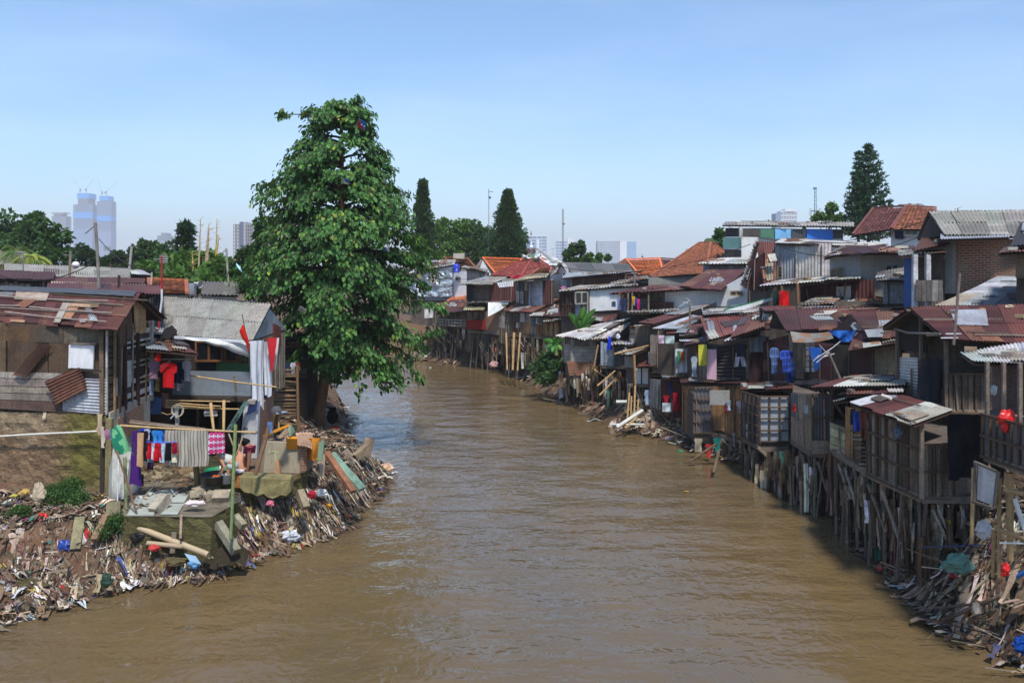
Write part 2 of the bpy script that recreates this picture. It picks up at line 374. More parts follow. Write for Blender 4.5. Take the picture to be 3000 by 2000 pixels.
def wall(parent, q, kind='plank_v', cols=None, seed=0, name='wall', mat=None, label=None, t=.05, w=None):
    """q = top-left, top-right, bottom-right, bottom-left"""
    rng = random.Random(seed*13+1); q = [V(p) for p in q]; m = MB()
    W = ((q[1]-q[0]).length+(q[2]-q[3]).length)/2; Hh = ((q[0]-q[3]).length+(q[1]-q[2]).length)/2
    n = (q[1]-q[0]).cross(q[3]-q[0]).normalized(); cen = sum(q, V())/4
    if n.dot(V((0, 0, CAMH))-cen) < 0: n = -n
    Y = cen.y; sub = lambda s0, s1, t0, t1, o=0: [lerpq(q, s0, t0)+n*o, lerpq(q, s1, t0)+n*o, lerpq(q, s1, t1)+n*o, lerpq(q, s0, t1)+n*o]
    def cuts(tot, step, j=.3):
        k = max(1, round(tot/step)); e = [0]
        for i in range(k): e.append(e[-1]+1+rng.uniform(-j, j))
        return [x/e[-1] for x in e]
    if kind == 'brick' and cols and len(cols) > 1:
        def fc(x, y):  # brick colour darkens diagonally towards the lower right
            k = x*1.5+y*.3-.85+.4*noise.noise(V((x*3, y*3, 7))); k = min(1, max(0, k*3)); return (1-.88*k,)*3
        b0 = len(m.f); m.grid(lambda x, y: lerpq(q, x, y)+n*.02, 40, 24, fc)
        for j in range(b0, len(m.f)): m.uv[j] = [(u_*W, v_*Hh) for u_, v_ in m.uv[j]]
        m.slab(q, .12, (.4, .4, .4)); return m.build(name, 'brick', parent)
    if kind == 'plank_v':
        cols = cols or WOOD
        m.slab(sub(0, 1, 0, 1, -.03), .02, c(40, 32, 28))
        e = cuts(W, w or (.16 if Y < 32 else .24))
        for a, b in zip(e, e[1:]): m.slab(sub(a+.006, b-.006, rng.uniform(0, .02), 1+rng.uniform(-.02, .02), rng.uniform(-.01, .015)), .03, jit(rng, rng.choice(cols), .2))
        mt = 'wood'
    elif kind == 'plank_h':
        cols = cols or WOOD
        m.slab(sub(0, 1, 0, 1, -.03), .02, c(40, 32, 28))
        e = cuts(Hh, w or .2)
        for a, b in zip(e, e[1:]): m.slab(sub(rng.uniform(0, .01), 1-rng.uniform(0, .01), a+.01, b-.01, rng.uniform(-.01, .015)), .03, jit(rng, rng.choice(cols), .2))
        mt = 'wood'
    elif kind in ('tin_v', 'tin_h'):
        cols = cols or GALV
        m.slab(sub(0, 1, 0, 1, -.05), .03, c(60, 50, 46))
        pitch = .09 if Y < 32 else .15 if Y < 50 else .22
        if kind == 'tin_v':
            e = cuts(W, w or .75)
            for i, (a, b) in enumerate(zip(e, e[1:])): m.corr(sub(a, b, 0, 1, .006*(i % 2)), pitch, pitch*.16, jit(rng, rng.choice(cols), .14))
        else:
            e = cuts(W, w or 1.7); 
            for a, b in zip(e, e[1:]):
                f = cuts(Hh, .75)
                for i, (u0, u1) in enumerate(zip(f, f[1:])):
                    s_ = sub(a, b, u0, u1, .006*(i % 2)); m.corr([s_[0], s_[3], s_[2], s_[1]], pitch, pitch*.16, jit(rng, rng.choice(cols), .14))
        mt = 'tin' if cols is GALV or cols is WHT else 'rust'
    elif kind == 'patch':
        cols = cols or SHAN; m.slab(sub(0, 1, 0, 1, -.05), .03, c(46, 38, 34))
        e = cuts(W, w or .8)
        for a, b in zip(e, e[1:]):
            f = cuts(Hh, .9)
            for u0, u1 in zip(f, f[1:]):
                cc = jit(rng, rng.choice(cols), .2); r_ = rng.random(); s_ = sub(a+.004, b-.004, u0+.004, u1-.004, rng.uniform(-.01, .015))
                if r_ < .4: m.corr(s_, .11 if Y < 40 else .18, .014, cc)
                elif r_ < .7:
                    k = 4
                    for j in range(k): m.slab(sub(a+(b-a)*j/k+.003, a+(b-a)*(j+1)/k-.003, u0, u1, rng.uniform(-.005, .012)), .02, jit(rng, cc, .15))
                else: m.slab(s_, .02, cc)
        mt = 'wood'
    elif kind == 'ply':
        cols = cols or PLY; e = cuts(W, w or 1.1)
        for a, b in zip(e, e[1:]): m.slab(sub(a+.004, b-.004, 0, 1, rng.uniform(-.005, .01)), .03, jit(rng, rng.choice(cols), .14))
        mt = 'wood'
    elif kind in ('brick', 'block'):
        m.slab(q, t, (cols or [(1, 1, 1)])[0]); mt = kind
    else:
        m.slab(q, t, (cols or [c(200, 198, 190)])[0]); mt = 'plaster'
    if kind in ('plank_v', 'plank_h', 'tin_v', 'tin_h', 'patch') and name == 'wall' and Y > 19:
        for _ in range(int(W*Hh*rng.uniform(.15, .5))):
            s0, t0 = rng.uniform(0, .8), rng.uniform(0, .8); s1, t1 = min(1, s0+rng.uniform(.15, .6)/W), min(1, t0+rng.uniform(.15, .7)/Hh)
            m.slab(sub(s0, s1, t0, t1, rng.uniform(.03, .05)), .015, jit(rng, rng.choice([c(150, 140, 124), c(120, 124, 130), c(166, 128, 86), c(60, 52, 48), c(190, 188, 180), c(176, 174, 168), c(104, 66, 54), c(196, 194, 188), c(150, 156, 164), c(40, 34, 32)]), .2))
        for _ in range(int(1+W*.7)):
            s0 = rng.random(); m.beam(lerpq(q, s0, rng.uniform(0, .3))+n*.06, lerpq(q, min(1, max(0, s0+rng.uniform(-.08, .08))), 1)+n*.06, .05, .04, jit(rng, rng.choice(WOOD), .25))
    return m.build(name, mat or mt, parent, label)
def body(parent, foot, z0, z1, cols=c(70, 60, 54), name='inner_wall', mat='wood'):
    """solid core of a building: footprint [(x,y)...] from z0 up to z1"""
    m = MB(); k = len(foot)
    z1 = z1 if hasattr(z1, '__len__') else [z1]*k
    a = [V((x, y, z0)) for x, y in foot]; b = [V((x, y, z)) for (x, y), z in zip(foot, z1)]
    m.face(a[::-1], cols); m.face(b, cols)
    for i in range(k): m.face([a[i], a[(i+1) % k], b[(i+1) % k], b[i]], cols)
    return m.build(name, mat, parent)
def window(parent, q, cols=c(96, 76, 58), pane=c(34, 36, 40), nx=2, ny=1, fr=.06, name='window', label=None):
    q = [V(p) for p in q]; n = (q[1]-q[0]).cross(q[3]-q[0]).normalized(); cen = sum(q, V())/4
    if n.dot(V((0, 0, CAMH))-cen) < 0: n = -n
    m = MB(); o = n*.05
    for i in range(nx+1): m.beam(lerpq(q, i/nx, 0)+o, lerpq(q, i/nx, 1)+o, fr, fr, cols)
    for j in range(ny+1): m.beam(lerpq(q, 0, j/ny)+o*1.1, lerpq(q, 1, j/ny)+o*1.1, fr, fr, cols)
    w = m.build(name, 'wood', parent, label)
    ORG[w.name] = ORG[parent.name]
    p = MB(); p.slab([x+n*.045 for x in q], .03, pane); p.build('pane', 'glass', w); return w
def post(parent, a, b, r=.06, col=None, name='stilt', rng=random, square=True):
    m = MB(); col = col or rng.choice(WOOD)
    if square: m.beam(a, b, r*1.7, r*1.7, col)
    else: m.tube([a, V(a).lerp(V(b), .5)+V((rng.uniform(-.03, .03), rng.uniform(-.03, .03), 0)), b], [r*.9, r, r*1.1], 7, col)
    return m.build(name, 'wood', parent)
# ------------------------------------------------------------------ river and ground
RB = [(11, -60), (10.8, 10), (10.3, 17), (9.6, 19), (10.1, 22.8), (11, 27.6), (10.2, 32), (8.8, 35.5), (6.9, 39.6), (5.2, 41.5), (2.3, 53), (-.7, 65.3), (-7.1, 71), (-9.3, 72.7), (-20, 77), (-60, 90), (-420, 150)]
LB = [(-14, -60), (-13, 10), (-11.6, 18.6), (-10.5, 20.1), (-9.5, 21.4), (-7.7, 21.8), (-6.9, 23.5), (-5.8, 24.7), (-5.3, 25.4), (-5.1, 26.8), (-4.9, 28.2), (-4.8, 30.6), (-4.9, 33.0), (-6.4, 34.4), (-7.2, 38.5), (-9.3, 47), (-11.7, 56), (-14, 62), (-25, 67), (-60, 75), (-420, 132)]
def dist_line(px, py, line):
    d = np.full(px.shape, 1e9)
    for (x0, y0), (x1, y1) in zip(line, line[1:]):
        dx, dy = x1-x0, y1-y0; t = np.clip(((px-x0)*dx+(py-y0)*dy)/(dx*dx+dy*dy), 0, 1)
        d = np.minimum(d, np.hypot(px-x0-t*dx, py-y0-t*dy))
    return d
def inside(px, py, poly):
    r = np.zeros(px.shape, bool); n = len(poly)
    for i in range(n):
        (x0, y0), (x1, y1) = poly[i], poly[(i+1) % n]
        if y0 == y1: continue
        cnd = (y0 > py) != (y1 > py); r ^= cnd & (px < (x1-x0)*(py-y0)/(y1-y0)+x0)
    return r
POLY = RB+LB[::-1]
def height(px, py):
    px = np.asarray(px, float); py = np.asarray(py, float)
    ins = inside(px, py, POLY); dl = dist_line(px, py, LB); dr = dist_line(px, py, RB)
    d = np.minimum(dl, dr); left = dl < dr
    far = np.clip((py-33)/10, 0, 1)
    capl = 1.35+far*1.2
    st = np.clip((py-20.7)/1.6, 0, 1)*(1-np.clip((py-31)/4, 0, 1)*.6); hl = np.minimum((.30+.85*st)*dl+.12, capl+.1*st); sr = np.clip((21.5-py)/2, 0, 1); hr = np.minimum((.55+.9*sr)*dr+.1, 2.6)
    h = np.where(left, hl, hr); h = np.where(ins, -np.minimum(.5*d, 1.3)-.02, h)
    return h, ins, left, d
def gnoise(x, y): return .16*noise.noise(V((x*.9, y*.9, 0)))+.12*noise.noise(V((x*2.7, y*2.7, 3)))+.06*noise.noise(V((x*7, y*7, 3)))
def build_ground():
    xs = np.concatenate([-np.geomspace(4200, 26, 26), np.arange(-24, 22.01, .2), np.geomspace(24, 4200, 26)])
    ys = np.concatenate([[-80, -50, -25, -8, 2], np.arange(8, 20, .4), np.arange(20, 44, .2), np.arange(44, 80, .6), np.geomspace(82, 6000, 34)])
    X, Y = np.meshgrid(xs, ys); h, ins, left, d = height(X, Y)
    nx, ny = len(xs), len(ys); verts = []
    for j in range(ny):
        for i in range(nx):
            x, y, z = X[j, i], Y[j, i], h[j, i]
            if abs(x) < 24 and 8 < y < 80 and z > -1:
                k = min(1, d[j, i]/.5)
                z += k*gnoise(x, y)
            verts.append((x, y, z))
    faces = [(j*nx+i, j*nx+i+1, (j+1)*nx+i+1, (j+1)*nx+i) for j in range(ny-1) for i in range(nx-1)]
    me = bpy.data.meshes.new('ground'); me.from_pydata(verts, [], faces); me.polygons.foreach_set('use_smooth', [True]*len(faces))
    me.materials.append(M['mud']); o = bpy.data.objects.new('ground', me); COL.objects.link(o); o['kind'] = 'structure'
    w = MB(); xs = np.concatenate([[-430, -200, -100, -60, -40], np.arange(-30, 14.1, .35), [30, 60]]); ys = np.concatenate([[-60, -20, 0, 8], np.arange(12, 80, .35), [90, 110, 150]])
    b = 0
    def wz(x, y):
        if not (-30 < x < 14 and 12 < y < 80): return 0
        return .05*noise.noise(V((x*.6+y*.25, y*.8, 0)))+.03*noise.noise(V((x*1.7, y*1.9, 4)))
    for y in ys:
        for x in xs: w.v.append((x, y, wz(x, y)))
    n = len(xs)
    for j in range(len(ys)-1):
        for i in range(n-1): w.f.append((j*n+i, j*n+i+1, (j+1)*n+i+1, (j+1)*n+i)); w.c.append((.2, .2, .2)); w.uv.append([(0, 0)]*4)
    w.build('river_water', 'water', kind='structure', smooth=True, org=(0, 0, 0))
build_ground()

TR = [c(150, 134, 114), c(128, 114, 98), c(168, 154, 134), c(92, 76, 62), c(112, 96, 78), c(84, 72, 60), c(110, 90, 72), c(92, 76, 62), c(70, 58, 50), c(50, 44, 42), c(34, 32, 34), c(120, 100, 78), c(190, 176, 158), c(160, 140, 120), c(98, 92, 86)]
TRB = [c(214, 212, 206), c(204, 200, 190), c(196, 198, 204), c(208, 204, 196), c(170, 176, 184), c(150, 40, 36), c(60, 84, 140), c(60, 110, 96), c(200, 190, 170), c(180, 160, 60), c(120, 70, 90)]
def litter(name, label, fn, n, seed, smin=.1, smax=.4, bright=.12, drape=.55, sticks=.12, lift=.05):
    rng = random.Random(seed); m = MB(); pts = []
    while len(pts) < n:
        x, y = fn(rng)
        if noise.noise(V((x*1.1, y*1.1, 20))) > -.12 or rng.random() < .3: pts.append((x, y))
    arr = np.array(pts); h, ins, left, d = height(arr[:, 0], arr[:, 1]); e_ = .12
    gx = (height(arr[:, 0]+e_, arr[:, 1])[0]-h)/e_; gy = (height(arr[:, 0], arr[:, 1]+e_)[0]-h)/e_
    for (x, y), z, dd, g1, g2 in zip(pts, h, d, gx, gy):
        if z < -.12: continue
        z = max(z, 0)+rng.uniform(0, lift)+gnoise(x, y)*min(1, dd/.5)
        cc = jit(rng, rng.choice(TRB if rng.random() < bright else TR), .3); r_ = rng.random(); a = rng.uniform(0, 6.28); ca, sa = math.cos(a), math.sin(a)
        s = smin+(smax-smin)*rng.random()**2.6; o = rng.random()*99
        if r_ < sticks:
            e = rng.uniform(-.2, .45); l = s*rng.uniform(1.5, 3.5); m.beam((x, y, z), (x+ca*l, y+sa*l, z+e*l), .01+s*.03, None, cc); continue
        if r_ < sticks+drape:      # muddy rags lying down the slope in long folded strips
            g = math.hypot(g1, g2)
            if g > .12 and rng.random() < .8: a = math.atan2(-g2, -g1)+rng.uniform(-.7, .7); ca, sa = math.cos(a), math.sin(a)
            else: g = 0
            for k in range(rng.choice((1, 2, 3))):
                l = s*rng.uniform(.8, 2.2); wd = s*rng.uniform(.12, .34); ox, oy = rng.uniform(-.1, .1), rng.uniform(-.1, .1); bw_ = rng.uniform(-.3, .3)
                def fn2(u, v_):
                    dx = (u-.5)*wd*(1+.5*math.sin(v_*6+o+k)); dy = v_*l; dx += bw_*l*v_*v_
                    return (x+ox+ca*dy-sa*dx, y+oy+sa*dy+ca*dx, max(.01, z-g*dy*.9)+.05+.10*s*math.sin(12*u+o)+.12*s*math.sin(7*v_+o)+.04*(1-v_))
                m.grid(fn2, 2, 5, jit(rng, cc, .15))
        else:
            asp = rng.uniform(.35, 1.2); s *= .75
            def fn3(u, v_):
                dx = (u-.5)*s; dy = (v_-.5)*s*asp; q1 = noise.noise(V((u*3.3+o, v_*3.3, o))); q2 = noise.noise(V((u*3.3, v_*3.3+o, 7))); q3 = noise.noise(V((u*3, v_*3, o)))
                dx += q1*s*.7; dy += q2*s*.7
                return (x+ca*dx-sa*dy, y+sa*dx+ca*dy, z+g1*(ca*dx-sa*dy)+g2*(sa*dx+ca*dy)+.1*s+.7*s*q3)
            m.grid(fn3, 4, 4, cc)
    o = m.build(name, 'litter', kind='stuff', org=(0, 0, 0), smooth=False); o['label'] = label
    return o
def near_left(rng):
    while 1:
        y = rng.uniform(17.5, 34); x = rng.uniform(-18.5, -4.2)
        if x < -.78*y-.5: continue
        if y > 24.4 and x < -.38*y: continue
        if rng.random() < .25: return x, y
        h, ins, l, d = height(np.array([x]), np.array([y]))
        if ins[0] and d[0] > .25: continue
        if d[0] < 1.8 or rng.random() < .35: return x, y
def tree_side(rng): return rng.uniform(-12, -6), rng.uniform(31, 48)
def along_rb(lo, hi, spread):
    def f(rng):
        t = rng.uniform(lo, hi); i = int(t); fr = t-i; (x0, y0), (x1, y1) = RB[i], RB[i+1]; s = -.1+rng.random()**1.5*spread
        dx, dy = x1-x0, y1-y0; l = math.hypot(dx, dy); return x0+dx*fr+dy/l*s, y0+dy*fr-dx/l*s
    return f
litter('bank_litter', 'tangled rags, plastic and mud covering the near left bank', near_left, 20000, 1, .035, .3, .12, sticks=.08, drape=.45)
litter('tree_foot_litter', 'sticks and rags heaped round the foot of the big tree', tree_side, 1500, 2, .08, .4, .08, sticks=.35)
litter('mound_litter', 'dark heap of branches and rags at the lower right water edge', along_rb(1.6, 3.6, 3.0), 2600, 3, .06, .45, .08, sticks=.35)
litter('stilt_litter', 'rags and rubbish caught on the bank under the stilt shacks', along_rb(3.6, 12.9, 3.2), 5200, 4, .08, .5, .1, sticks=.25)
# ------------------------------------------------------------------ things hung, leaned and laid
def pole(name, label, cat, a, b, r=.03, col=c(186, 154, 106), mat='bamboo', group=None, bam=True):
    m = MB(); (m.bamboo(a, b, r, col) if bam else m.tube([a, b], r, 7, col)); return one(m, name, mat, label, cat, group)
def garment(name, label, u, v, Y, w, h, col, shape='shirt', cat='clothing', group=None, yaw=0.0, pat=None, col2=None, seed=1, amp=.03, mat='cloth'):
    """cloth hanging from its top edge centre (u,v,Y); w,h in photo pixels; real folds, two layers"""
    rng = random.Random(seed+int(u)*3+int(v)); s = Y/FP; W, H = w*s, h*s; top = P(u, v, Y); ex = V((math.cos(yaw), math.sin(yaw), 0)); ey = V((-ex.y, ex.x, 0))
    o = rng.random()*50; col2 = col2 or tuple(x*.35 for x in col); m = MB()
    def half(t):   # silhouette: (inner, outer) half width at height t, as a share of W/2
        if shape == 'shirt': return (0, .98-.1*abs(t-.2)) if .03 < t < .36 else (0, .55 if t <= .03 else .6+.06*t)
        if shape == 'trousers': return (0, .62+.2*t) if t < .3 else (.06+.28*(t-.3), .72+.35*(t-.3))
        if shape == 'shorts': return (0, .8) if t < .45 else (.05, .95)
        if shape == 'dress': return (0, .42 if t < .12 else .38+.6*t)
        if shape == 'rag': return (0, .6+.4*noise.noise(V((t*4, o, 0))))
        if shape == 'point': return (0, .9*(1-t*.9)+.08)
        return (0, 1)
    fold = amp*(1 if W < .8 else 1.4); kf = max(2, W/.16)
    def colf(u_, v_):
        if pat == 'stripe': return col2 if int((u_)*W/.03) % 3 == 0 else col
        if pat == 'hstripe': return col2 if int(v_*H/.05) % 2 == 0 else col
        if pat == 'plaid':
            a_, b_ = int(u_*14) % 4, int(v_*14) % 4
            return c(30, 40, 90) if a_ == 0 and b_ == 0 else c(200, 190, 215) if (a_ == 0 or b_ == 2) else col2 if b_ == 0 else col
        if pat == 'check': return tuple(x*2.2 for x in col) if int(u_*12) % 4 == 0 or int(v_*14) % 4 == 0 else col
        if pat == 'top2': return col2 if v_ < .4 else col
        if pat == 'splotch': return col2 if noise.noise(V((u_*3+o, v_*3, 2))) > .05 else col
        return col
    nu = 84 if pat == 'stripe' else 28 if pat == 'plaid' else 14 if w > 25 else 8; nv = 14 if h > 30 else 9
    for sgn, a0, a1 in (((-1), 0, 1), (1, 0, 1)):
        for off in (0, .025):
            def fn(x, y, off=off, sgn=sgn):
                i_, o_ = half(y); xx = sgn*(i_+(o_-i_)*x)*W/2
                f_ = fold*math.sin(xx/W*2*math.pi*kf*.5+o)*(.3+.7*y)+.5*fold*math.sin(xx*9+y*5+o)+off
                dz = .03*H*math.sin(xx/W*5+o)*y+ (.04*W*(abs(xx)/W*2)**2 if shape in ('shirt', 'dress') else 0)
                return top+ex*(xx+.04*W*noise.noise(V((y*3, o, 5))))+ey*f_+V((0, 0, -y*H-dz))
            m.grid(fn, nu//2, nv, lambda x, y, sgn=sgn: colf(.5+sgn*x*.5 if sgn > 0 else .5-x*.5, y))
    return one(m, name, mat, label, cat, group, smooth=True)
def board(name, label, q, col, t=.03, cat='board', mat='wood', kind=None, cols=None, group=None):
    q = [V(p) for p in q]
    if kind:
        r = T(name, label, cat, q[3], group); 
        if kind == 'tin': m = MB(); m.corr(q, .09, .02, col); m.build('sheet', mat, r, smooth=True)
        else: wall(r, q, kind, cols, name='panel')
        return r
    m = MB(); m.slab(q, t, col); return one(m, name, mat, label, cat, group)
def sheet(name, label, q, col, mat='rust', cat='sheet metal', group=None, pitch=.1, amp=.02, bend=.04):
    m = MB(); m.corr(q, pitch, amp, col, bend=bend); return one(m, name, mat, label, cat, group, smooth=True)
def text_obj(parent, txt, q0, ex, ez, size, col, name='lettering', th=.006, mat='paint'):
    cu = bpy.data.curves.new(name, 'FONT'); cu.body = txt; cu.size = size; cu.extrude = th; cu.offset = -size*.014
    o = bpy.data.objects.new(name, cu); COL.objects.link(o); dg = bpy.context.evaluated_depsgraph_get()
    me = bpy.data.meshes.new_from_object(o.evaluated_get(dg)); bpy.data.objects.remove(o)
    ex, ez = V(ex).normalized(), V(ez).normalized(); m = MB(); vs = me.vertices
    for p in me.polygons:
        m.face([V(q0)+ex*vs[i].co.x+ez*vs[i].co.y+ex.cross(ez)*vs[i].co.z for i in p.vertices], col)
    bpy.data.meshes.remove(me)
    return m.build(name, mat, parent)

# ------------------------------------------------------------------ near left house (rusty roof, wooden walls, mossy base)
h = T('wooden_house', 'old wooden riverside house with patched maroon roof above the mossy wall', 'house', P(150, 1480, 25.5))
E0, E1 = P(-330, 925, 29.5), P(337, 962, 23.9); K0, K1 = P(-330, 832, 32.5), P(405, 864, 25.7)
roof(h, [K0, K1, E1, E0], 'tin', RUST, 3, .78, 11, jitter=1.8)
roof(h, [K0, K1, P(478, 934, 27.9), P(-250, 905, 36)], 'tin', RUSTD, 1, .8, 12)
m = MB()                       # grey and rust patches belonging to the roof
q = [K0, K1, E1, E0]; n = (q[1]-q[0]).cross(q[3]-q[0]).normalized(); n = n if n.z > 0 else -n
pq = lambda a, b, t0, t1, o=.09: [lerpq(q, a, t0)+n*o, lerpq(q, b, t0)+n*o, lerpq(q, b, t1)+n*o, lerpq(q, a, t1)+n*o]
for a_, cc in (((.585, .71, .12, .38), c(170, 156, 142)), ((.775, .80, .42, 1.0), c(160, 154, 146)), ((.80, .89, .42, .52), c(168, 142, 118)), ((.60, .66, .98, 1.04), c(170, 136, 108))): m = MB(); m.corr(pq(*a_), .09, .02, cc); m.build('roof_patch', 'tin', h, 'pale rust-streaked patch sheet', smooth=True)
FW = lambda u: 26.9-(u-(-250))/(312+250)*(26.9-24.6)
wl = lambda u0, u1, v00, v01, v10, v11, kind, cols=None, seed=0, o=0, name='wall', **k: wall(h, [P(u0, v00, FW(u0)-o), P(u1, v01, FW(u1)-o), P(u1, v11, FW(u1)-o), P(u0, v10, FW(u0)-o)], kind, cols, seed, name, **k)
wl(-250, 314, 930, 962, 1192, 1214, 'ply', [c(96, 78, 62), c(88, 70, 56), c(104, 84, 66)], 1, 0, w=1.2)
wl(-250, 100, 950, 958, 992, 1000, 'ply', [c(104, 80, 56), c(84, 66, 50)], 3, .04, 'panel', w=1.0); wl(102, 184, 958, 958, 1002, 1004, 'ply', [c(84, 74, 64)], 4, .05, 'panel'); wl(186, 300, 958, 964, 1006, 1010, 'ply', [c(110, 98, 84)], 5, .045, 'panel', w=2)
wl(-250, 182, 1083, 1092, 1188, 1206, 'plank_h', [c(150, 138, 124), c(118, 102, 88), c(104, 86, 72), c(160, 150, 138)], 6, .06, 'plank_wall', w=.21)
wl(184, 313, 1105, 1110, 1202, 1213, 'tin_h', GALV, 7, .09, 'cladding', w=3)
wl(240, 298, 1082, 1086, 1106, 1108, 'plank_h', [c(104, 92, 80)], 9, .08, 'panel')
wo = wall(h, [P(208, 1009, 25)-V((0, .12, 0)), P(281, 1010, 24.72)-V((0, .12, 0)), P(277, 1082, 24.74)-V((0, .12, 0)), P(206, 1077, 25)-V((0, .12, 0))], 'flat', [c(226, 226, 228)], name='window', mat='paint', t=.04)
m = MB(); b_ = lambda u, v, o=.2: P(u, v, FW(u)-o)
m.beam(b_(206, 1006), b_(284, 1007), .05, .05, WOOD[0]); m.beam(b_(206, 1081), b_(298, 1086), .07, .07, c(60, 52, 46)); m.build('frame', 'wood', wo)
post(h, P(299, 962, 24.5), P(300, 1213, 24.5), .07, c(112, 94, 78), 'corner_post'); post(h, P(313, 960, 24.4), P(313, 1214, 24.4), .03, c(170, 166, 160), 'corner_post')
# side wall facing the river (x constant), from Y=24.5 to 27.2
XS = PX(314, 24.5)
def SW(t, z): return V((XS+.02, 24.5+2.8*t, z))
zt, zb = PZ(962, 24.5)-.05, PZ(1213, 24.5)
wall(h, [SW(0, zt), SW(1, zt), SW(1, zb), SW(0, zb)], 'plank_h', [c(92, 74, 60), c(82, 66, 56)], 20, 'wall', w=.22)
m = MB(); rng = random.Random(5)
rows = [.04, .17, .2, .43, .46, .65, .68, .82, .93]
for t0, t1 in ((.36, .50), (.53, .62), (.68, .98)):
    for i, r0 in enumerate(rows):
        if rng.random() < .12: continue
        k = 2; z1 = zt-(zt-zb)*(r0+.01); z0 = z1-.15
        for j in range(k):
            a = t0+(t1-t0)*j/k+.006; b = t0+(t1-t0)*(j+1)/k-.006
            m.slab([SW(a, z1)+V((.045, 0, 0)), SW(b, z1)+V((.045, 0, 0)), SW(b, z0)+V((.045, 0, 0)), SW(a, z0)+V((.045, 0, 0))], .025, jit(rng, rng.choice([c(206, 204, 198), c(190, 184, 172), c(200, 176, 140)]), .1), back=V((-1, 0, 0)))
m.build('white_plank', 'wood', h, 'rows of white painted blocks on the river side wall')
for t, cc, r_ in ((.1, c(140, 118, 92), .035), (.2, c(96, 74, 60), .05), (.34, c(70, 46, 42), .05), (.52, c(150, 146, 142), .022), (.65, c(74, 48, 44), .05), (1.0, c(168, 164, 154), .06)):
    post(h, SW(t, zt+.1)+V((.07, 0, 0)), SW(t, zb-.05)+V((.07, 0, 0)), r_, cc, 'wall_post')
zr = K1.z-.05
m = MB(); m.slab([SW(.38, zr)+V((.02, 0, 0)), SW(1, zt), SW(0, zt)], .03, c(120, 96, 72), back=V((-1, 0, 0))); m.build('gable', 'wood', h)
m = MB(); m.slab([SW(.5, zr-.15)+V((.12, 0, 0)), SW(.8, zr-.2)+V((.12, 0, 0)), SW(.82, zt-.25)+V((.12, 0, 0)), SW(.55, zt-.2)+V((.12, 0, 0))], .02, c(178, 140, 98), back=V((-1, 0, 0)))
m.slab([SW(.02, zr-.6)+V((.1, 0, 0)), SW(.45, zr-.1)+V((.1, 0, 0)), SW(.5, zt-.25)+V((.1, 0, 0)), SW(.25, zt-.55)+V((.1, 0, 0))], .02, c(96, 72, 54), back=V((-1, 0, 0))); m.build('gable_panel', 'wood', h)
fp = [(PX(-250, 26.9), 27.1), (PX(312, 24.6), 24.75), (XS-.08, 24.75), (XS-.08, 27.2), (PX(-250, 26.9), 31)]
body(h, fp, 3.5, [PZ(932, 26.9), PZ(970, 24.7), PZ(970, 24.7), PZ(960, 27.3), PZ(940, 31)], c(50, 42, 36))
# mossy base wall
BW = lambda u: 26.6-(u+250)/(312+250)*(26.6-24.5)
m = MB()
cells = 60
for i in range(cells):
    u0 = -250+i*(312+250)/cells; u1 = u0+(562/cells); f = (i+.5)/cells
    base = tuple(p+(q_-p)*min(1, max(0, (f-.66+.12*noise.noise(V((i*.15, 1.5, 0))))*7)) for p, q_ in zip(c(142, 118, 92), c(118, 114, 54)))
    for j in range(18):
        g0, g1 = j/18, (j+1)/18; vt = 1200+12*f; vb = 1484
        k = min(1, max(0, (.3-g0+.3*noise.noise(V((i*.13, j*.2, 3))))*7))*(1-min(1, max(0, (f-.66)*8))); cc = tuple(p*(1-k)+q_*k for p, q_ in zip(base, c(156, 140, 114)))
        k = min(1, max(0, (g0-.72+(f-.9)+.25*noise.noise(V((i*.2, j*.2, 5))))*8)); cc = tuple(p*(1-k)+q_*k for p, q_ in zip(cc, c(146, 134, 104)))
        k = 1+.4*noise.noise(V((i*.22, j*.5, 8))); cc = tuple(p*k for p in cc)
        pt = [P(u0, vt+(vb-vt)*g0, BW(u0)), P(u1, vt+(vb-vt)*g0, BW(u1)), P(u1, vt+(vb-vt)*g1, BW(u1)), P(u0, vt+(vb-vt)*g1, BW(u0))]
        m.face([p-V((0, .05*noise.noise(V((p.x*1.6, p.z*3.5, 0)))+.05*noise.noise(V((p.x*5, p.z*9, 4))), 0)) for p in pt], cc)
fb = [(PX(-250, 26.6), 26.6), (PX(312, 24.5), 24.5), (PX(312, 24.5), 27.4), (PX(-250, 26.6), 31)]
zz0, zz1 = .6, PZ(1208, 24.9)
for k in (1, 2): m.face([(fb[k][0], fb[k][1], zz1), (fb[(k+1) % 4][0], fb[(k+1) % 4][1], zz1), (fb[(k+1) % 4][0], fb[(k+1) % 4][1], zz0), (fb[k][0], fb[k][1], zz0)], c(150, 142, 120))
m.face([(x, y, zz1) for x, y in fb], c(90, 80, 70)); m.build('base_wall', 'soilwall', h)
m = MB(); XB = PX(318, 24.5); m.slab([(XB+.05, 24.5, 3.75), (XB+.05, 27.2, 3.85), (XB+.05, 27.2, 1.2), (XB+.05, 24.5, .9)], .06, c(166, 160, 148), back=V((-1, 0, 0))); m.build('side_wall', 'plaster', h)
m = MB(); m.slab([(XB+.08, 24.9, 3.5), (XB+.08, 26.6, 3.7), (XB+.08, 26.7, 3.1), (XB+.08, 25.3, 2.7), (XB+.08, 24.8, 2.9)], .02, (1, 1, 1), back=V((-1, 0, 0))); m.build('bare_brick', 'brick', h)
post(h, P(322, 1225, 24.2), P(318, 1500, 24.2), .1, c(130, 118, 84), 'pillar'); post(h, P(303, 1235, 24.2), P(300, 1500, 24.2), .07, c(60, 52, 42), 'pillar')
for s_, (a, b) in enumerate((((190, 1102, .1), (265, 1107, .1)),)): pass

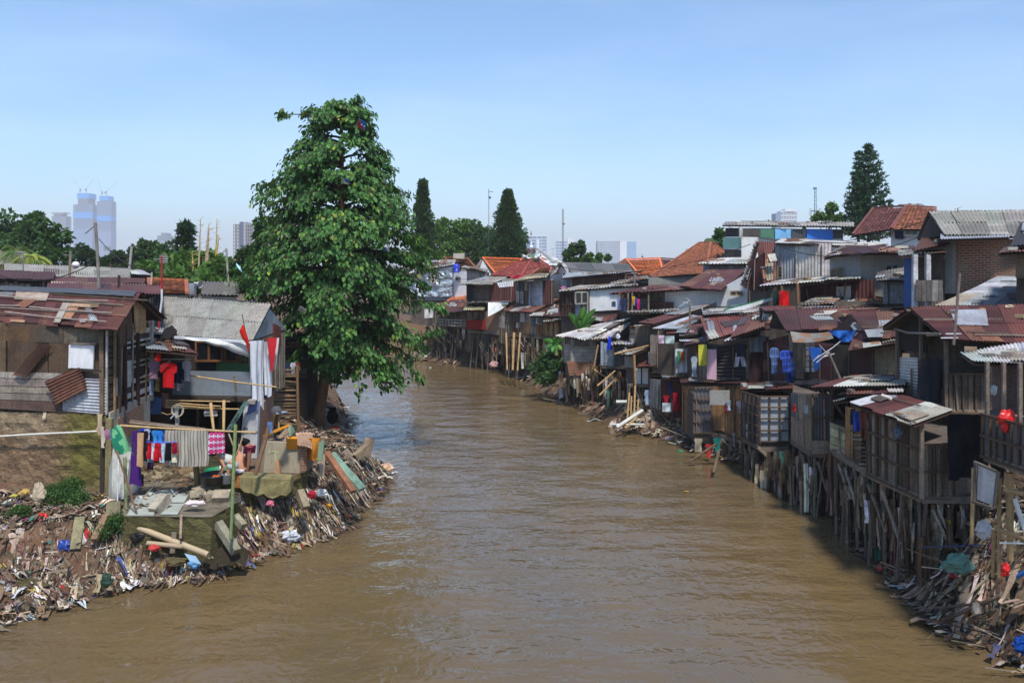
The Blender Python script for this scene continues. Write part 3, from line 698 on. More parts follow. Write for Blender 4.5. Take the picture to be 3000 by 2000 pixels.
m = MB()     # dark tarpaulin over the ridge
rng = random.Random(4)
m.grid(lambda x, y: lerpq([K0, K1, E1, E0], .44+.56*x, (-.02+.155*y+.03*noise.noise(V((x*9, y*2, 1)))*y))+n*(.10+.03*noise.noise(V((x*14, y*3, 0)))+.02), 60, 5, c(66, 70, 76))
one(m, 'tarpaulin', 'tarp', 'dark grey tarpaulin strip laid along the ridge of the wooden house', 'tarpaulin', smooth=True)
q = [K0, K1, E1, E0]; rp = lambda s, t, o=.14: lerpq(q, s, t)+n*o
for i, (s0, t0, s1, t1, l) in enumerate(((.36, .62, .62, .60, 'pale pole lying across the left of the maroon roof'), (.66, .62, .97, .68, 'long pale pole lying across the middle of the maroon roof'), (.57, .80, .97, .93, 'bent pole lying along the eave of the maroon roof'), (.5, .32, .93, .33, 'thin pole lying just under the dark ridge tarpaulin'))):
    pole('bamboo_pole', l, 'pole', rp(s0, t0), rp(s1, t1), .022, c(160, 150, 140), group='poles lying on the maroon roof')
sheet('corrugated_sheet', 'narrow rusty corrugated sheet hanging diagonally on the wooden wall', [b_(114, 1003, .2), b_(150, 1014, .2), b_(78, 1103, .2), b_(36, 1098, .2)], c(120, 92, 78), bend=.06)
sheet('corrugated_sheet', 'large tilted rusty corrugated sheet leaning beside the grey tin cladding', [b_(130, 1118, .26), b_(164, 1186, .26), b_(256, 1138, .26), b_(232, 1076, .26)], c(122, 82, 66), bend=.05)
m = MB(); m.tube([P(-20, 1279, 25.5), P(90, 1272, 25.05), P(285, 1263, 24.3)], .028, 8, c(220, 216, 206)); one(m, 'water_pipe', 'plastic', 'long white water pipe fixed across the mossy base wall', 'pipe')
for k, (u, v, w, h_, cc, l) in enumerate(((292, 1213, 28, 60, c(190, 168, 140), 'cream rag hanging from the corner of the wooden house'), (300, 1250, 18, 62, c(200, 186, 164), 'lower pale rag hanging beside the crumbled corner pillar'), (130, 1208, 12, 20, c(206, 190, 168), 'small pale rag snagged under the floor of the wooden house'), (366, 1200, 16, 40, c(60, 60, 66), 'black and white rag hanging on the plastered side wall'))):
    garment('rag', l, u, v, 24.0 if k != 2 else 25.1, w, h_, cc, 'rag', 'rag', seed=k)

# ------------------------------------------------------------------ lean-to between the two houses with washing
h = T('lean_to', 'small patched tin lean-to sheltering washing between the two left houses', 'lean-to', P(470, 1300, 27.5))
roof(h, [P(425, 992, 28.2), P(530, 1003, 28.2), P(580, 1037, 26.2), P(428, 1022, 26.2)], 'tin', MIXR, 1, .5, 31, jitter=2)
roof(h, [P(425, 960, 29.5), P(520, 975, 29.3), P(505, 985, 28.2), P(425, 985, 28.3)], 'tin', RUST, 1, .5, 32, jitter=2)
wall(h, [P(425, 1020, 28), P(500, 1040, 28), P(500, 1260, 28), P(425, 1260, 28)], 'patch', [c(110, 66, 54), c(80, 50, 44), c(96, 60, 48)], 33)
wall(h, [P(438, 1160, 27.4), P(474, 1166, 27.4), P(470, 1214, 27.4), P(434, 1212, 27.4)], 'flat', [c(60, 84, 124)], name='blue_panel', mat='paint')
wall(h, [P(474, 1150, 27.6), P(492, 1154, 27.6), P(490, 1195, 27.6), P(474, 1190, 27.6)], 'flat', [c(120, 84, 76)], name='panel', mat='paint')
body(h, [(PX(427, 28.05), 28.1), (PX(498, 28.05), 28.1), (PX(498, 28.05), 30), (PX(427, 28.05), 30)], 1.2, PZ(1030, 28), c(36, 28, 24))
m = MB(); m.beam(P(435, 1052, 26.6), P(560, 1052, 26.6), .03, .03, WOOD[4]); m.build('rail', 'wood', h); m = MB(); m.beam(P(433, 1107, 26.3), P(498, 1057, 26.3), .035, .035, c(70, 56, 52)); m.build('brace', 'wood', h)
W1 = 'washing under the tin lean-to'
for a in (('t_shirt', 'bright red t-shirt hanging under the tin lean-to', 493, 1062, 26.4, 50, 74, c(190, 24, 30), 'shirt'),
          ('shirt', 'faded lilac shirt hanging left of the bright red t-shirt', 450, 1056, 26.6, 36, 52, c(150, 116, 138), 'shirt'),
          ('bag', 'small red mesh bag hanging above the red t-shirt', 463, 1036, 26.3, 26, 22, c(190, 30, 28), 'rag'),
          ('vest', 'navy and white vest hanging right of the red t-shirt', 521, 1060, 26.8, 22, 62, c(28, 34, 56), 'towel'),
          ('shirt', 'white shirt sleeve edge just behind the red t-shirt', 512, 1064, 27.0, 14, 58, c(206, 206, 210), 'towel'),
          ('shirt', 'dark blue shirt with maroon trim under the lean-to', 533, 1062, 26.9, 20, 54, c(34, 34, 60), 'towel'),
          ('shirt', 'pale grey shirt at the right end of the lean-to washing', 547, 1056, 26.7, 26, 60, c(150, 144, 150), 'shirt'),
          ('towel', 'black and white striped cloth low among the lean-to washing', 533, 1108, 26.9, 16, 30, c(150, 148, 146), 'towel'),
          ('trousers', 'white and pink trouser leg hanging below the vest', 523, 1118, 27.0, 10, 26, c(206, 190, 196), 'towel'),
          ('cloth', 'olive brown cloth hanging below the lilac shirt', 460, 1104, 26.9, 20, 42, c(140, 116, 72), 'rag'),
          ('cloth', 'blue and white cloth hanging at the left below the lilac shirt', 443, 1106, 26.8, 16, 50, c(150, 166, 200), 'rag')):
    garment(*a, group=W1, pat='hstripe' if 'striped' in a[1] else None)

# ------------------------------------------------------------------ grey roofed house
h = T('balcony_house', 'house with grey corrugated roof, green upper wall and blue-grey balcony front', 'house', P(650, 1340, 28.4))
Gq = [P(330, 862, 35), P(791, 893, 30.2), P(737, 998, 27.9), P(330, 968, 31)]
roof(h, Gq, 'asb', ASB, 2, 1.0, 41, jitter=.5)
roof(h, [Gq[0], Gq[1], P(812, 950, 32.3), P(420, 900, 38)], 'asb', ASB, 1, 1.0, 42)
m = MB(); m.slab([P(482, 984, 28.6), P(734, 1000, 27.7), P(752, 1008, 27.7), P(752, 1004, 27.7), P(734, 1007, 27.7), P(490, 992, 28.6)][0:2]+[P(734, 1006, 27.7), P(484, 991, 28.6)], .1, c(206, 210, 216)); m.build('gutter', 'paint', h)
m = MB(); m.slab([P(428, 979, 29.3), P(486, 984, 29), P(486, 988, 29), P(428, 984, 29.3)], .08, c(200, 204, 208)); m.build('gutter', 'paint', h)
YB = 28.9
wall(h, [P(470, 990, YB+.9), P(732, 1000, YB), P(732, 1092, YB), P(470, 1088, YB+.9)], 'flat', [c(86, 132, 88)], 43, 'green_wall', mat='paint')
for q_ in ([(576, 1000), (652, 1000), (652, 1056), (576, 1056)], [(662, 1004), (728, 1006), (728, 1060), (662, 1058)]):
    window(h, [P(a, b, YB+.1) for a, b in q_], c(116, 74, 40), c(22, 22, 24), 2, 1, .07)
wall(h, [P(552, 1086, 28.2), P(731, 1089, 27.7), P(735, 1160, 27.7), P(486, 1156, 28.3)], 'flat', [c(116, 126, 136)], 44, 'balcony_front', mat='plaster', t=.08)
wall(h, [P(486, 1108, 28.42), P(552, 1100, 28.3), P(552, 1157, 28.3), P(486, 1156, 28.42)], 'tin_v', GALV, 45, 'balcony_front', w=3)
m = MB(); m.beam(P(486, 1163, 28.3), P(730, 1170, 27.6), .16, .14, c(70, 58, 50)); m.build('floor_beam', 'wood', h)
m = MB(); m.slab([P(486, 1163, 28.3), P(735, 1168, 27.7), (PX(735, 27.7), 31, PZ(1168, 27.7)), (PX(486, 28.3), 31.4, PZ(1163, 28.3))], .08, c(80, 66, 56), back=V((0, 0, -1))); m.build('floor', 'wood', h)
for u, Yp, zt_ in ((735, 27.8, 995), (486, 28.6, 990)): post(h, P(u, zt_, Yp), P(u, 1165, Yp), .06, c(70, 60, 54), 'corner_post')
# gable side facing the river
Xg = PX(738, 28.0)
m = MB(); m.slab([(Xg-.05, 28.0, 5.5), (Xg-.05, 30.1, 6.5), (Xg-.05, 32.4, 5.55)], .04, c(156, 166, 174), back=V((-1, 0, 0))); m.build('gable', 'tin', h)
m = MB(); m.slab([(Xg-.0, 30.6, 5.9), (Xg-.0, 31.5, 5.7), (Xg-.0, 31.6, 5.0), (Xg-.0, 30.6, 5.1)], .03, c(120, 66, 56), back=V((-1, 0, 0))); m.build('gable_panel', 'rust', h)
wall(h, [(Xg-.05, 28.3, 5.5), (Xg-.05, 32.3, 5.5), (Xg-.05, 32.3, 3.4), (Xg-.05, 28.3, 3.4)], 'plank_v', WOOD, 46, 'side_wall')
# lower brick side and pillar
wall(h, [(PX(756, 27.9), 27.9, 3.3), (PX(800, 30.5), 30.6, 3.45), (PX(800, 30.5), 30.6, 1.3), (PX(750, 27.9), 27.9, 1.1)], 'brick', [(1, 1, 1)], 47, 'brick_wall', t=.14)
pl = wall(h, [P(717, 1174, 27.6), P(757, 1174, 27.6), P(752, 1352, 27.6), P(700, 1330, 27.6)], 'flat', [c(190, 190, 192)], 48, 'pillar', mat='plaster', t=.2)
text_obj(pl, 'BX\nDX NUR', P(712, 1258, 27.58), (1, 0, 0), (0, 0, 1), .13, c(40, 36, 36))
m = MB(); m.slab([P(730, 1176, 27.52), P(757, 1176, 27.52), P(756, 1200, 27.52), P(722, 1216, 27.52)], .012, c(96, 110, 160)); m.build('paint_patch', 'plaster', h)
m = MB(); m.slab([P(724, 1172, 27.3), P(750, 1172, 27.3), P(746, 1184, 27.3), P(724, 1184, 27.3)], .25, c(150, 144, 134)); m.build('bracket', 'wood', h)
m = MB(); m.beam(P(722, 1176, 27.3), P(668, 1262, 27.0), .2, .09, c(96, 128, 124)); bb = m.build('brace', 'wood', h); ORG[bb.name] = ORG[h.name]
dv = (P(722, 1176, 27.3)-P(668, 1262, 27.0)).normalized(); text_obj(bb, 'PR282RJ4', P(672, 1262, 26.9), dv, V((-dv.z, 0, dv.x)), .15, c(44, 44, 40))
for u, v0, v1 in ((580, 1168, 1300), (646, 1168, 1300), (700, 1180, 1330)): post(h, P(u, v0, 28.6), P(u, v1+20, 28.6), .05, c(84, 70, 56), 'inner_post')
fb = [(PX(488, 29.3), 29.4), (PX(742, 29), 29.1), (Xg-.15, 29.1), (Xg-.15, 32.2), (PX(488, 29.3), 33)]
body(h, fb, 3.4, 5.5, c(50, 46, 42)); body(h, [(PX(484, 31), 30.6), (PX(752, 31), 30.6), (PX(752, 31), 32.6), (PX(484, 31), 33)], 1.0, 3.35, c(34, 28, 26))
wall(h, [P(484, 1170, 28.9), P(500, 1172, 28.9), P(500, 1310, 28.9), P(484, 1310, 28.9)], 'plank_v', WOODD, 49, 'side_wall')

m = MB()   # white tarpaulin under the eave
m.grid(lambda x, y: P(540+190*x, 990+10*x+y*(4+44*x**1.6), 28.0)+V((0, -.1*math.sin(3*y), .02*math.sin(18*x+3*y))), 26, 6, c(206, 206, 206)); one(m, 'tarpaulin', 'tarp', 'white tarpaulin sagging under the eave above the green wall', 'tarpaulin', smooth=True)
for i, (u, v, w, h_, l) in enumerate(((746, 998, 26, 190, 'white plastic curtain strip nearest the balcony front'), (764, 997, 22, 200, 'long white plastic curtain strip hanging over the brick wall'), (784, 1000, 24, 160, 'shorter white plastic curtain strip beside the red flag'))):
    garment('plastic_curtain', l, u, v, 27.8+.7*i, w, h_, c(204, 208, 216), 'towel', 'curtain', group='white plastic curtain strips on the balcony corner', amp=.06, mat='tarp', yaw=.9)
for l, a, cc in (('red half of the faded flag drooping beside the white plastic curtain', (797, 990, 29.0, 30, 96), c(196, 44, 52)), ('white part of the faded flag hanging behind its red part', (806, 990, 29.4, 24, 92), c(216, 200, 202))):
    garment('flag', l, a[0], a[1], a[2], a[3], a[4], cc, 'point', 'flag', yaw=.6)
fl = T('rolled_flag', 'rolled red flag on a thin stick in front of the grey roof', 'flag', P(728, 1025, 27.2)); m = MB(); m.tube([P(709, 920, 27.2), P(716, 955, 27.2), P(729, 1028, 27.2)], .012, 6, c(60, 50, 44)); m.build('stick', 'wood', fl)
m = MB(); m.tube([P(713, 952, 27.2), P(710, 968, 27.2), P(718, 990, 27.2), P(724, 1000, 27.2), P(728, 1028, 27.2)], [.03, .1, .09, .06, .02], 8, c(190, 36, 26)); m.build('banner', 'cloth', fl)
m = MB(); m.grid(lambda x, y: P(468+52*x-12*y*x, 985-30*math.sin(2.6*x)*(1-y)+y*(10-6*x), 27.6)+V((0, 0, .1*noise.noise(V((x*5, y*5, 2))))), 12, 8, c(52, 50, 54)); one(m, 'netting', 'cloth', 'dark torn netting draped on the roof edge between the houses', 'net')
m = MB(); m.grid(lambda x, y: P(420+330*x, 856+24*x+4*y+3*math.sin(9*x), 33.5-3.2*x)+V((0, 0, .05*noise.noise(V((x*20, y*4, 2))))), 40, 3, c(74, 78, 84)); one(m, 'ridge_tarpaulin', 'tarp', 'dark strip of tarpaulin along the ridge of the grey corrugated roof', 'tarpaulin')
PB = 'bamboo poles under the balcony'
for a, b, l, r_ in (((486, 1172), (674, 1176), 'topmost level bamboo pole under the balcony', .025), ((486, 1178), (648, 1190), 'second grey bamboo pole under the balcony', .025), ((486, 1185), (630, 1195), 'third bamboo pole under the balcony', .022), ((484, 1192), (700, 1198), 'longest and lowest bamboo pole under the balcony', .03), ((549, 1099), (812, 1134), 'long bamboo pole slanting across the balcony front', .028)):
    pole('bamboo_pole', l, 'pole', P(a[0], a[1], 27.1), P(b[0], b[1], 26.8), r_, group=PB)
pole('bamboo_post', 'left upright bamboo post in front of the dark opening', 'post', P(617, 1180, 26.6), P(626, 1262, 26.3), .05); pole('bamboo_post', 'right upright bamboo post in front of the dark opening', 'post', P(656, 1172, 26.6), P(655, 1262, 26.3), .05)
m = MB(); m.beam(P(686, 1102, 27.4), P(692, 1150, 27.4), .1, .04, c(120, 106, 88)); m.beam(P(676, 1119, 27.4), P(690, 1110, 27.35), .06, .04, c(150, 128, 96)); one(m, 'wooden_bracket', 'wood', 'short wooden bracket nailed to the blue-grey balcony front', 'bracket')
r = T('rope_post', 'white painted post with a coil of pale rope at its top', 'post', P(520, 1260, 26.5)); m = MB(); m.beam(P(517, 1190, 26.5), P(521, 1275, 26.5), .1, .1, c(170, 168, 160)); m.build('post', 'wood', r)
m = MB(); 
for k in range(4): m.tube([P(520+14*math.cos(a*.5+k)*(1+.1*k), 1202+18*math.sin(a*.5+k), 26.4-.02*k) for a in range(14)], .012, 5, c(190, 180, 160), cap=False)
m.tube([P(508, 1210, 26.3), P(490, 1214, 26.3), P(473, 1208, 26.3)], .012, 5, c(170, 140, 110)); m.tube([P(512, 1212, 26.3), P(500, 1226, 26.3)], .022, 6, c(190, 200, 210)); m.build('rope', 'cloth', r)
garment('cloth', 'small striped grey cloth hanging between the upright bamboo posts', 617, 1200, 26.9, 38, 20, c(160, 160, 166), 'towel', pat='hstripe')

# ------------------ clothes line in the yard
YL = 23.6
pole('washing_line_pole', 'long bamboo washing pole carrying the striped cloth and plaid cloth', 'pole', P(352, 1246, YL+.1), P(752, 1266, YL), .03)
pole('bamboo_pole', 'grey bamboo pole just above the main washing pole', 'pole', P(380, 1238, YL+.6), P(660, 1262, YL+.4), .032, c(140, 122, 106), group='poles over the yard'); pole('bamboo_pole', 'dark bamboo pole highest over the yard washing', 'pole', P(382, 1232, YL+.9), P(600, 1255, YL+.6), .028, c(110, 98, 86), group='poles over the yard')
W2 = 'washing on the yard pole'
for a in (('dress', 'long purple dress hanging at the left end of the yard washing', 396, 1262, YL+.1, 38, 158, c(74, 34, 112), 'dress'),
          ('scarf', 'narrow peach cloth hanging beside the purple dress', 411, 1268, YL-.1, 18, 98, c(196, 158, 122), 'towel'),
          ('cloth', 'dark brown cloth hanging right of the peach cloth', 425, 1262, YL+.05, 16, 88, c(40, 26, 34), 'towel'),
          ('shirt', 'royal blue shirt high on the yard washing pole', 420, 1255, YL+.2, 20, 30, c(30, 60, 180), 'shirt'),
          ('shirt', 'white and blue small shirt on the yard pole', 431, 1252, YL+.1, 18, 36, c(196, 206, 236), 'shirt'),
          ('shirt', 'navy shirt between the white and light blue shirts', 443, 1260, YL+.2, 18, 36, c(24, 30, 54), 'shirt'),
          ('shirt', 'light blue child shirt on the yard pole', 454, 1260, YL+.05, 20, 38, c(60, 140, 206), 'shirt'),
          ('shirt', 'light blue shirt with an orange print on the yard pole', 467, 1261, YL, 20, 38, c(50, 130, 214), 'shirt'),
          ('shirt', 'blue and grey shirt half hidden by the striped cloth', 477, 1260, YL+.1, 14, 42, c(90, 100, 170), 'shirt'),
          ('sheet', 'large cream cloth with thin grey stripes on the yard pole', 546, 1260, YL, 128, 104, c(178, 170, 156), 'towel'),
          ('cloth', 'pink and blue plaid cloth on the yard pole', 634, 1266, YL, 46, 62, c(196, 50, 100), 'towel'),
          ('cloth', 'plain black cloth hanging right of the plaid cloth', 674, 1268, YL+.3, 44, 64, c(14, 14, 18), 'towel')):
    garment(*a, group=W2, pat={'large cream': 'stripe', 'pink and bl': 'plaid'}.get(a[1][:11]), col2=c(120, 116, 112) if 'cream' in a[1] else c(220, 60, 120) if 'plaid' in a[1] else None)
hg = T('clothes_hanger', 'blue plastic hanger frame with small red and white clothes pegged on it', 'hanger', P(475, 1297, YL-.2))
m = MB(); m.tube([P(430, 1293, YL-.2), P(470, 1298, YL-.35), P(516, 1293, YL-.2)], .012, 6, c(40, 60, 200)); m.tube([P(430, 1295, YL-.1), P(475, 1294, YL), P(516, 1295, YL-.1)], .012, 6, c(60, 110, 210)); m.build('frame', 'plastic', hg)
W3 = 'small clothes on the blue hanger'
for a in (('shorts', 'left red shorts pegged on the blue hanger', 440, 1297, YL-.2, 18, 46, c(180, 20, 34)), ('cloth', 'narrow white cloth pegged right of the left red shorts', 449, 1298, YL-.22, 10, 48, c(200, 208, 220)), ('shorts', 'middle red shorts pegged on the blue hanger', 462, 1299, YL-.25, 24, 50, c(186, 22, 34)),
          ('cloth', 'pale blue cloth pegged right of the middle red shorts', 476, 1298, YL-.22, 14, 56, c(180, 204, 222)), ('shorts', 'black shorts pegged at the right of the blue hanger', 493, 1298, YL-.2, 20, 50, c(18, 16, 24)), ('cloth', 'dark red cloth at the right end of the blue hanger', 512, 1297, YL-.18, 16, 32, c(150, 24, 50)), ('cloth', 'cream cloth low at the right of the blue hanger', 508, 1318, YL-.1, 22, 36, c(216, 210, 190)), ('cloth', 'blue grey cloth low behind the left red shorts', 438, 1322, YL, 18, 32, c(120, 134, 146)), ('cloth', 'dark purple patterned cloth hanging lowest under the hanger', 441, 1353, YL+.4, 18, 22, c(50, 30, 60))):
    garment(*a, shape='towel' if a[0] == 'cloth' else 'shorts', group=W3, seed=4)
garment('cloth', 'dark navy cloth hanging low right of the purple dress', 417, 1390, YL+.2, 12, 34, c(40, 44, 60), 'rag')
f = T('flag_pole', 'leaning wooden pole with a faded green lettered banner at its top', 'flag', P(414, 1545, 21.9)); m = MB(); m.tube([P(332, 1290, 22.4), P(352, 1350, 22.3), P(414, 1545, 21.9)], .026, 7, c(120, 92, 68)); m.build('pole', 'wood', f)
m = MB(); m.grid(lambda x, y: P(322+18*y+(50+0*y)*x*.62+26*y*x, 1252+6*x*-1+y*76+x*(-16+52*y*.0+30*x)+8*math.sin(6*x), 22.35)+V((0, -.08*math.sin(5*x+3*y), 0)), 12, 12, lambda x, y: c(44, 132, 104) if (noise.noise(V((x*3, y*3, 5))) > -.05 and x < .6) else c(120, 188, 136))
bn = m.build('banner', 'cloth', f); ORG[bn.name] = ORG[f.name]
text_obj(bn, 'ANTING', P(374, 1275, 22.1), P(388, 1318, 22.1)-P(374, 1275, 22.1), (1, 0, .25), .14, c(40, 50, 44))
garment('mesh_bag', 'lilac mesh cloth tied beside the green banner', 318, 1258, 22.5, 34, 30, c(156, 112, 140), 'rag', 'cloth', yaw=.3)
pole('bamboo_post', 'tall green bamboo post standing in front of the washing people', 'post', P(690, 1244, 22.9), P(676, 1580, 21.4), .05, c(92, 112, 66))
for a, b, l in (((670, 1270), (694, 1334), 'left stick of the v-shaped brace on the green bamboo post'), ((712, 1276), (692, 1334), 'right stick of the v-shaped brace on the green bamboo post')): pole('stick', l, 'stick', P(*a, 22.8), P(*b, 22.6), .022, c(150, 130, 104))
pole('bamboo_post', 'green mossy bamboo post under the green banner', 'post', P(366, 1340, 23.2), P(370, 1492, 22.6), .05, c(112, 120, 84)); pole('white_pipe', 'thin upright white pipe beside the mossy bamboo post', 'pipe', P(347, 1345, 23.4), P(344, 1478, 23.1), .02, c(214, 214, 214), 'plastic', bam=False)
m = MB(); m.beam(P(574, 1362, 24.2), P(580, 1422, 24.2), .17, .12, c(112, 98, 66)); one(m, 'wooden_post', 'wood', 'short mossy post under the right end of the striped cloth', 'post')
wq = [P(330, 1300, 24.3), P(386, 1310, 24.6), P(412, 1425, 24.6), P(360, 1480, 23.4), P(326, 1480, 23.4)]
m = MB(); m.slab(wq, .25, c(160, 160, 154)); one(m, 'plaster_wall', 'plaster', 'short grey plaster wall behind the green banner pole', 'wall')
m = MB(); m.slab([P(588, 1320, 25.6), P(665, 1322, 25.6), P(668, 1405, 25.6), P(586, 1405, 25.6)], .2, c(84, 84, 60)); one(m, 'mossy_wall', 'soilwall', 'low dark mossy wall behind the bending woman', 'wall')

# ------------------------------------------------------------------ yard platforms of broken concrete
def block(name, label, top, z1, mat='soilwall', col=c(130, 124, 96), cat='platform', topcol=None):
    """footprint from photo points of the top edge (z known), extruded down to z1"""
    rng = random.Random(len(label)); m = MB(); k = len(top)
    for i in range(k):
        a, b = top[i], top[(i+1) % k]; n_ = max(1, int((b-a).length/.3)); 
        for j in range(n_):
            p, q_ = a.lerp(b, j/n_), a.lerp(b, (j+1)/n_); zs = [p.z-(p.z-z1)*t for t in (0, .2, .5, 1)]
            for z0_, z1_ in zip(zs, zs[1:]): m.face([(x_+(.10*noise.noise(V((x_*3, y_*3, z_*4)))), y_+.16*noise.noise(V((x_*3, z_*5, 2))), z_+(.03*noise.noise(V((x_*4, y_*4, 1))))) for x_, y_, z_ in ((p.x, p.y, z0_), (q_.x, q_.y, z0_), (q_.x, q_.y, z1_), (p.x, p.y, z1_))], tuple(x*(1+.35*noise.noise(V((p.x*1.2, p.y*1.2, z0_*2)))) for x in jit(rng, col, .05)))
    m.face(top, topcol or tuple(x*1.25 for x in col)); return one(m, name, mat, label, cat)
zA = 1.55
block('concrete_platform', 'low concrete yard platform with mossy front wall and tiled top', [G(358, 1512, zA), G(618, 1514, zA), G(706, 1466, zA), G(700, 1415, zA), G(420, 1410, zA), G(366, 1445, zA)], .2, topcol=c(122, 116, 100), col=c(96, 92, 54))
m = MB()
for i, (u0, v0, u1, v1) in enumerate(((372, 1450, 470, 1508), (420, 1436, 560, 1470), (470, 1474, 540, 1505), (540, 1440, 590, 1452))):
    m.slab([G(u0, v1, zA+.03+.004*i), G(u1-20, v1, zA+.03+.004*i), G(u1, v0, zA+.03+.004*i), G(u0+30, v0, zA+.03+.004*i)], .02, c(158, 164, 156), back=V((0, 0, -1)))
one(m, 'floor_tiles', 'plaster', 'grey green floor slab remains on the yard platform', 'floor slab')
zB = 1.75
block('concrete_ledge', 'mossy broken concrete ledge that the bathing people stand on', [G(594, 1418, zB), G(704, 1420, zB), G(850, 1402, zB), G(900, 1376, zB), G(915, 1340, zB), G(760, 1310, zB), G(590, 1370, zB)], 1.25, col=c(116, 112, 62), topcol=c(110, 92, 74))
m = MB()
m.slab([P(704, 1397, 23.9), P(850, 1405, 24.1), P(853, 1438, 24.1), P(838, 1452, 24.0), P(822, 1449, 24), P(800, 1460, 23.9), P(783, 1455, 23.9), P(772, 1446, 23.9), P(752, 1453, 23.9), P(736, 1444, 23.9), P(716, 1441, 23.9), P(702, 1428, 23.9)], .6, c(128, 118, 80)); one(m, 'broken_slab', 'concrete', 'thick broken mossy slab edge overhanging the dark hollow', 'slab')
# water tank with yellow graffiti
tk = T('concrete_tank', 'square concrete water tank with pale yellow graffiti beside the bathers', 'tank', P(830, 1385, 25.6)); m = MB()
tq = [P(780, 1293, 25.6), P(890, 1298, 25.5), P(890, 1386, 25.5), P(771, 1384, 25.6)]; m.slab(tq, .12, c(162, 150, 128))
m.slab([P(890, 1298, 25.5), P(918, 1286, 26.7), P(916, 1366, 26.7), P(890, 1386, 25.5)], .1, c(120, 106, 92)); m.slab([P(780, 1293, 25.7), P(804, 1284, 26.8), P(800, 1364, 26.8), P(773, 1384, 25.7)], .1, c(130, 118, 100)); m.slab([P(804, 1284, 26.8), P(918, 1286, 26.8), P(916, 1366, 26.8), P(800, 1364, 26.8)], .1, c(130, 118, 100))
tw = m.build('tank_wall', 'plaster', tk); ORG[tw.name] = ORG[tk.name]
text_obj(tw, "'THRI", P(784, 1352, 25.57), (1, 0, -.03), (0, 0, 1), .48, c(176, 188, 130), th=.004)
m = MB(); m.slab([P(809, 1346, 25.4), P(816, 1345, 25.4), P(821, 1392, 25.2), P(804, 1392, 25.2)], .14, c(150, 112, 78)); m.build('tap_column', 'plaster', tk); m = MB(); m.slab([P(884, 1301, 25.4), P(901, 1299, 25.6), P(900, 1376, 25.6), P(886, 1384, 25.4)], .1, (1, .95, .9)); m.build('bare_brick', 'brick', tk)
m = MB(); m.grid(lambda x, y: lerpq([P(914, 1284, 25.6), P(939, 1283, 25.8), P(930, 1349, 25.7), P(909, 1347, 25.5)], x, y)-V((0, .12*math.sin(math.pi*x)*math.sin(math.pi*min(1, y+.1)), -.02*math.sin(9*x))), 8, 12, c(186, 122, 44)); m.slab([P(914, 1284, 25.62), P(939, 1283, 25.82), P(930, 1349, 25.72), P(909, 1347, 25.52)], .2, c(176, 112, 40)); m.slab([P(935, 1325, 25.4), P(953, 1330, 25.6), P(950, 1395, 25.2), P(937, 1392, 25.2)], .01, c(160, 140, 120)); one(m, 'mattress', 'cloth', 'orange foam mattress standing on end behind the concrete tank', 'mattress')
m = MB(); m.slab([P(800, 1260, 25.6), P(846, 1241, 26.2), P(850, 1247, 26.2), P(804, 1268, 25.6)], .5, c(200, 132, 42)); one(m, 'foam_slab', 'cloth', 'orange foam slab lying above the grey crate by the tree', 'mattress')
m = MB(); m.slab([P(838, 1277, 25.4), P(870, 1278, 25.4), P(870, 1285, 25.3), P(838, 1284, 25.3)], .4, c(204, 136, 46)); one(m, 'foam_slab', 'cloth', 'short orange foam slab lying on the concrete tank', 'mattress')
m = MB(); m.slab([P(804, 1281, 26.2), P(864, 1281, 26.2), P(864, 1292, 26.1), P(804, 1291, 26.1)], .4, c(134, 126, 116)); one(m, 'crate', 'wood', 'long grey crate lying on top of the concrete tank', 'crate')
board('board', 'bare plywood board leaning on the orange foam slab', [P(838, 1252, 25.2), P(846, 1268, 25), P(824, 1284, 25), P(812, 1282, 25.1)], c(146, 122, 98)); board('board', 'green board leaning right of the plywood board', [P(852, 1240, 25.6), P(864, 1262, 25.4), P(850, 1280, 25.3), P(838, 1262, 25.4)], c(84, 104, 78), mat='paint')
sheet('corrugated_sheet', 'pale rust-stained corrugated sheet bent over the corner of the tank', [P(866, 1268, 26.2), P(916, 1267, 26.2), P(914, 1314, 25.2), P(872, 1304, 25.2)], c(196, 164, 136), 'tin')
board('board', 'green plank leaning right of the orange mattress', [P(934, 1294, 24.9), P(950, 1290, 24.9), P(944, 1348, 24.6), P(930, 1350, 24.6)], c(90, 112, 88), mat='paint')
pole('wooden_prop', 'long brown plank leaning with a blue rag left of the tank', 'plank', P(790, 1242, 24.2), P(748, 1390, 23.6), .06, c(112, 84, 62), 'wood', bam=False)
garment('rag', 'light blue rag draped on top of the leaning plank', 791, 1236, 24.1, 24, 32, c(96, 124, 170), 'rag', 'rag')
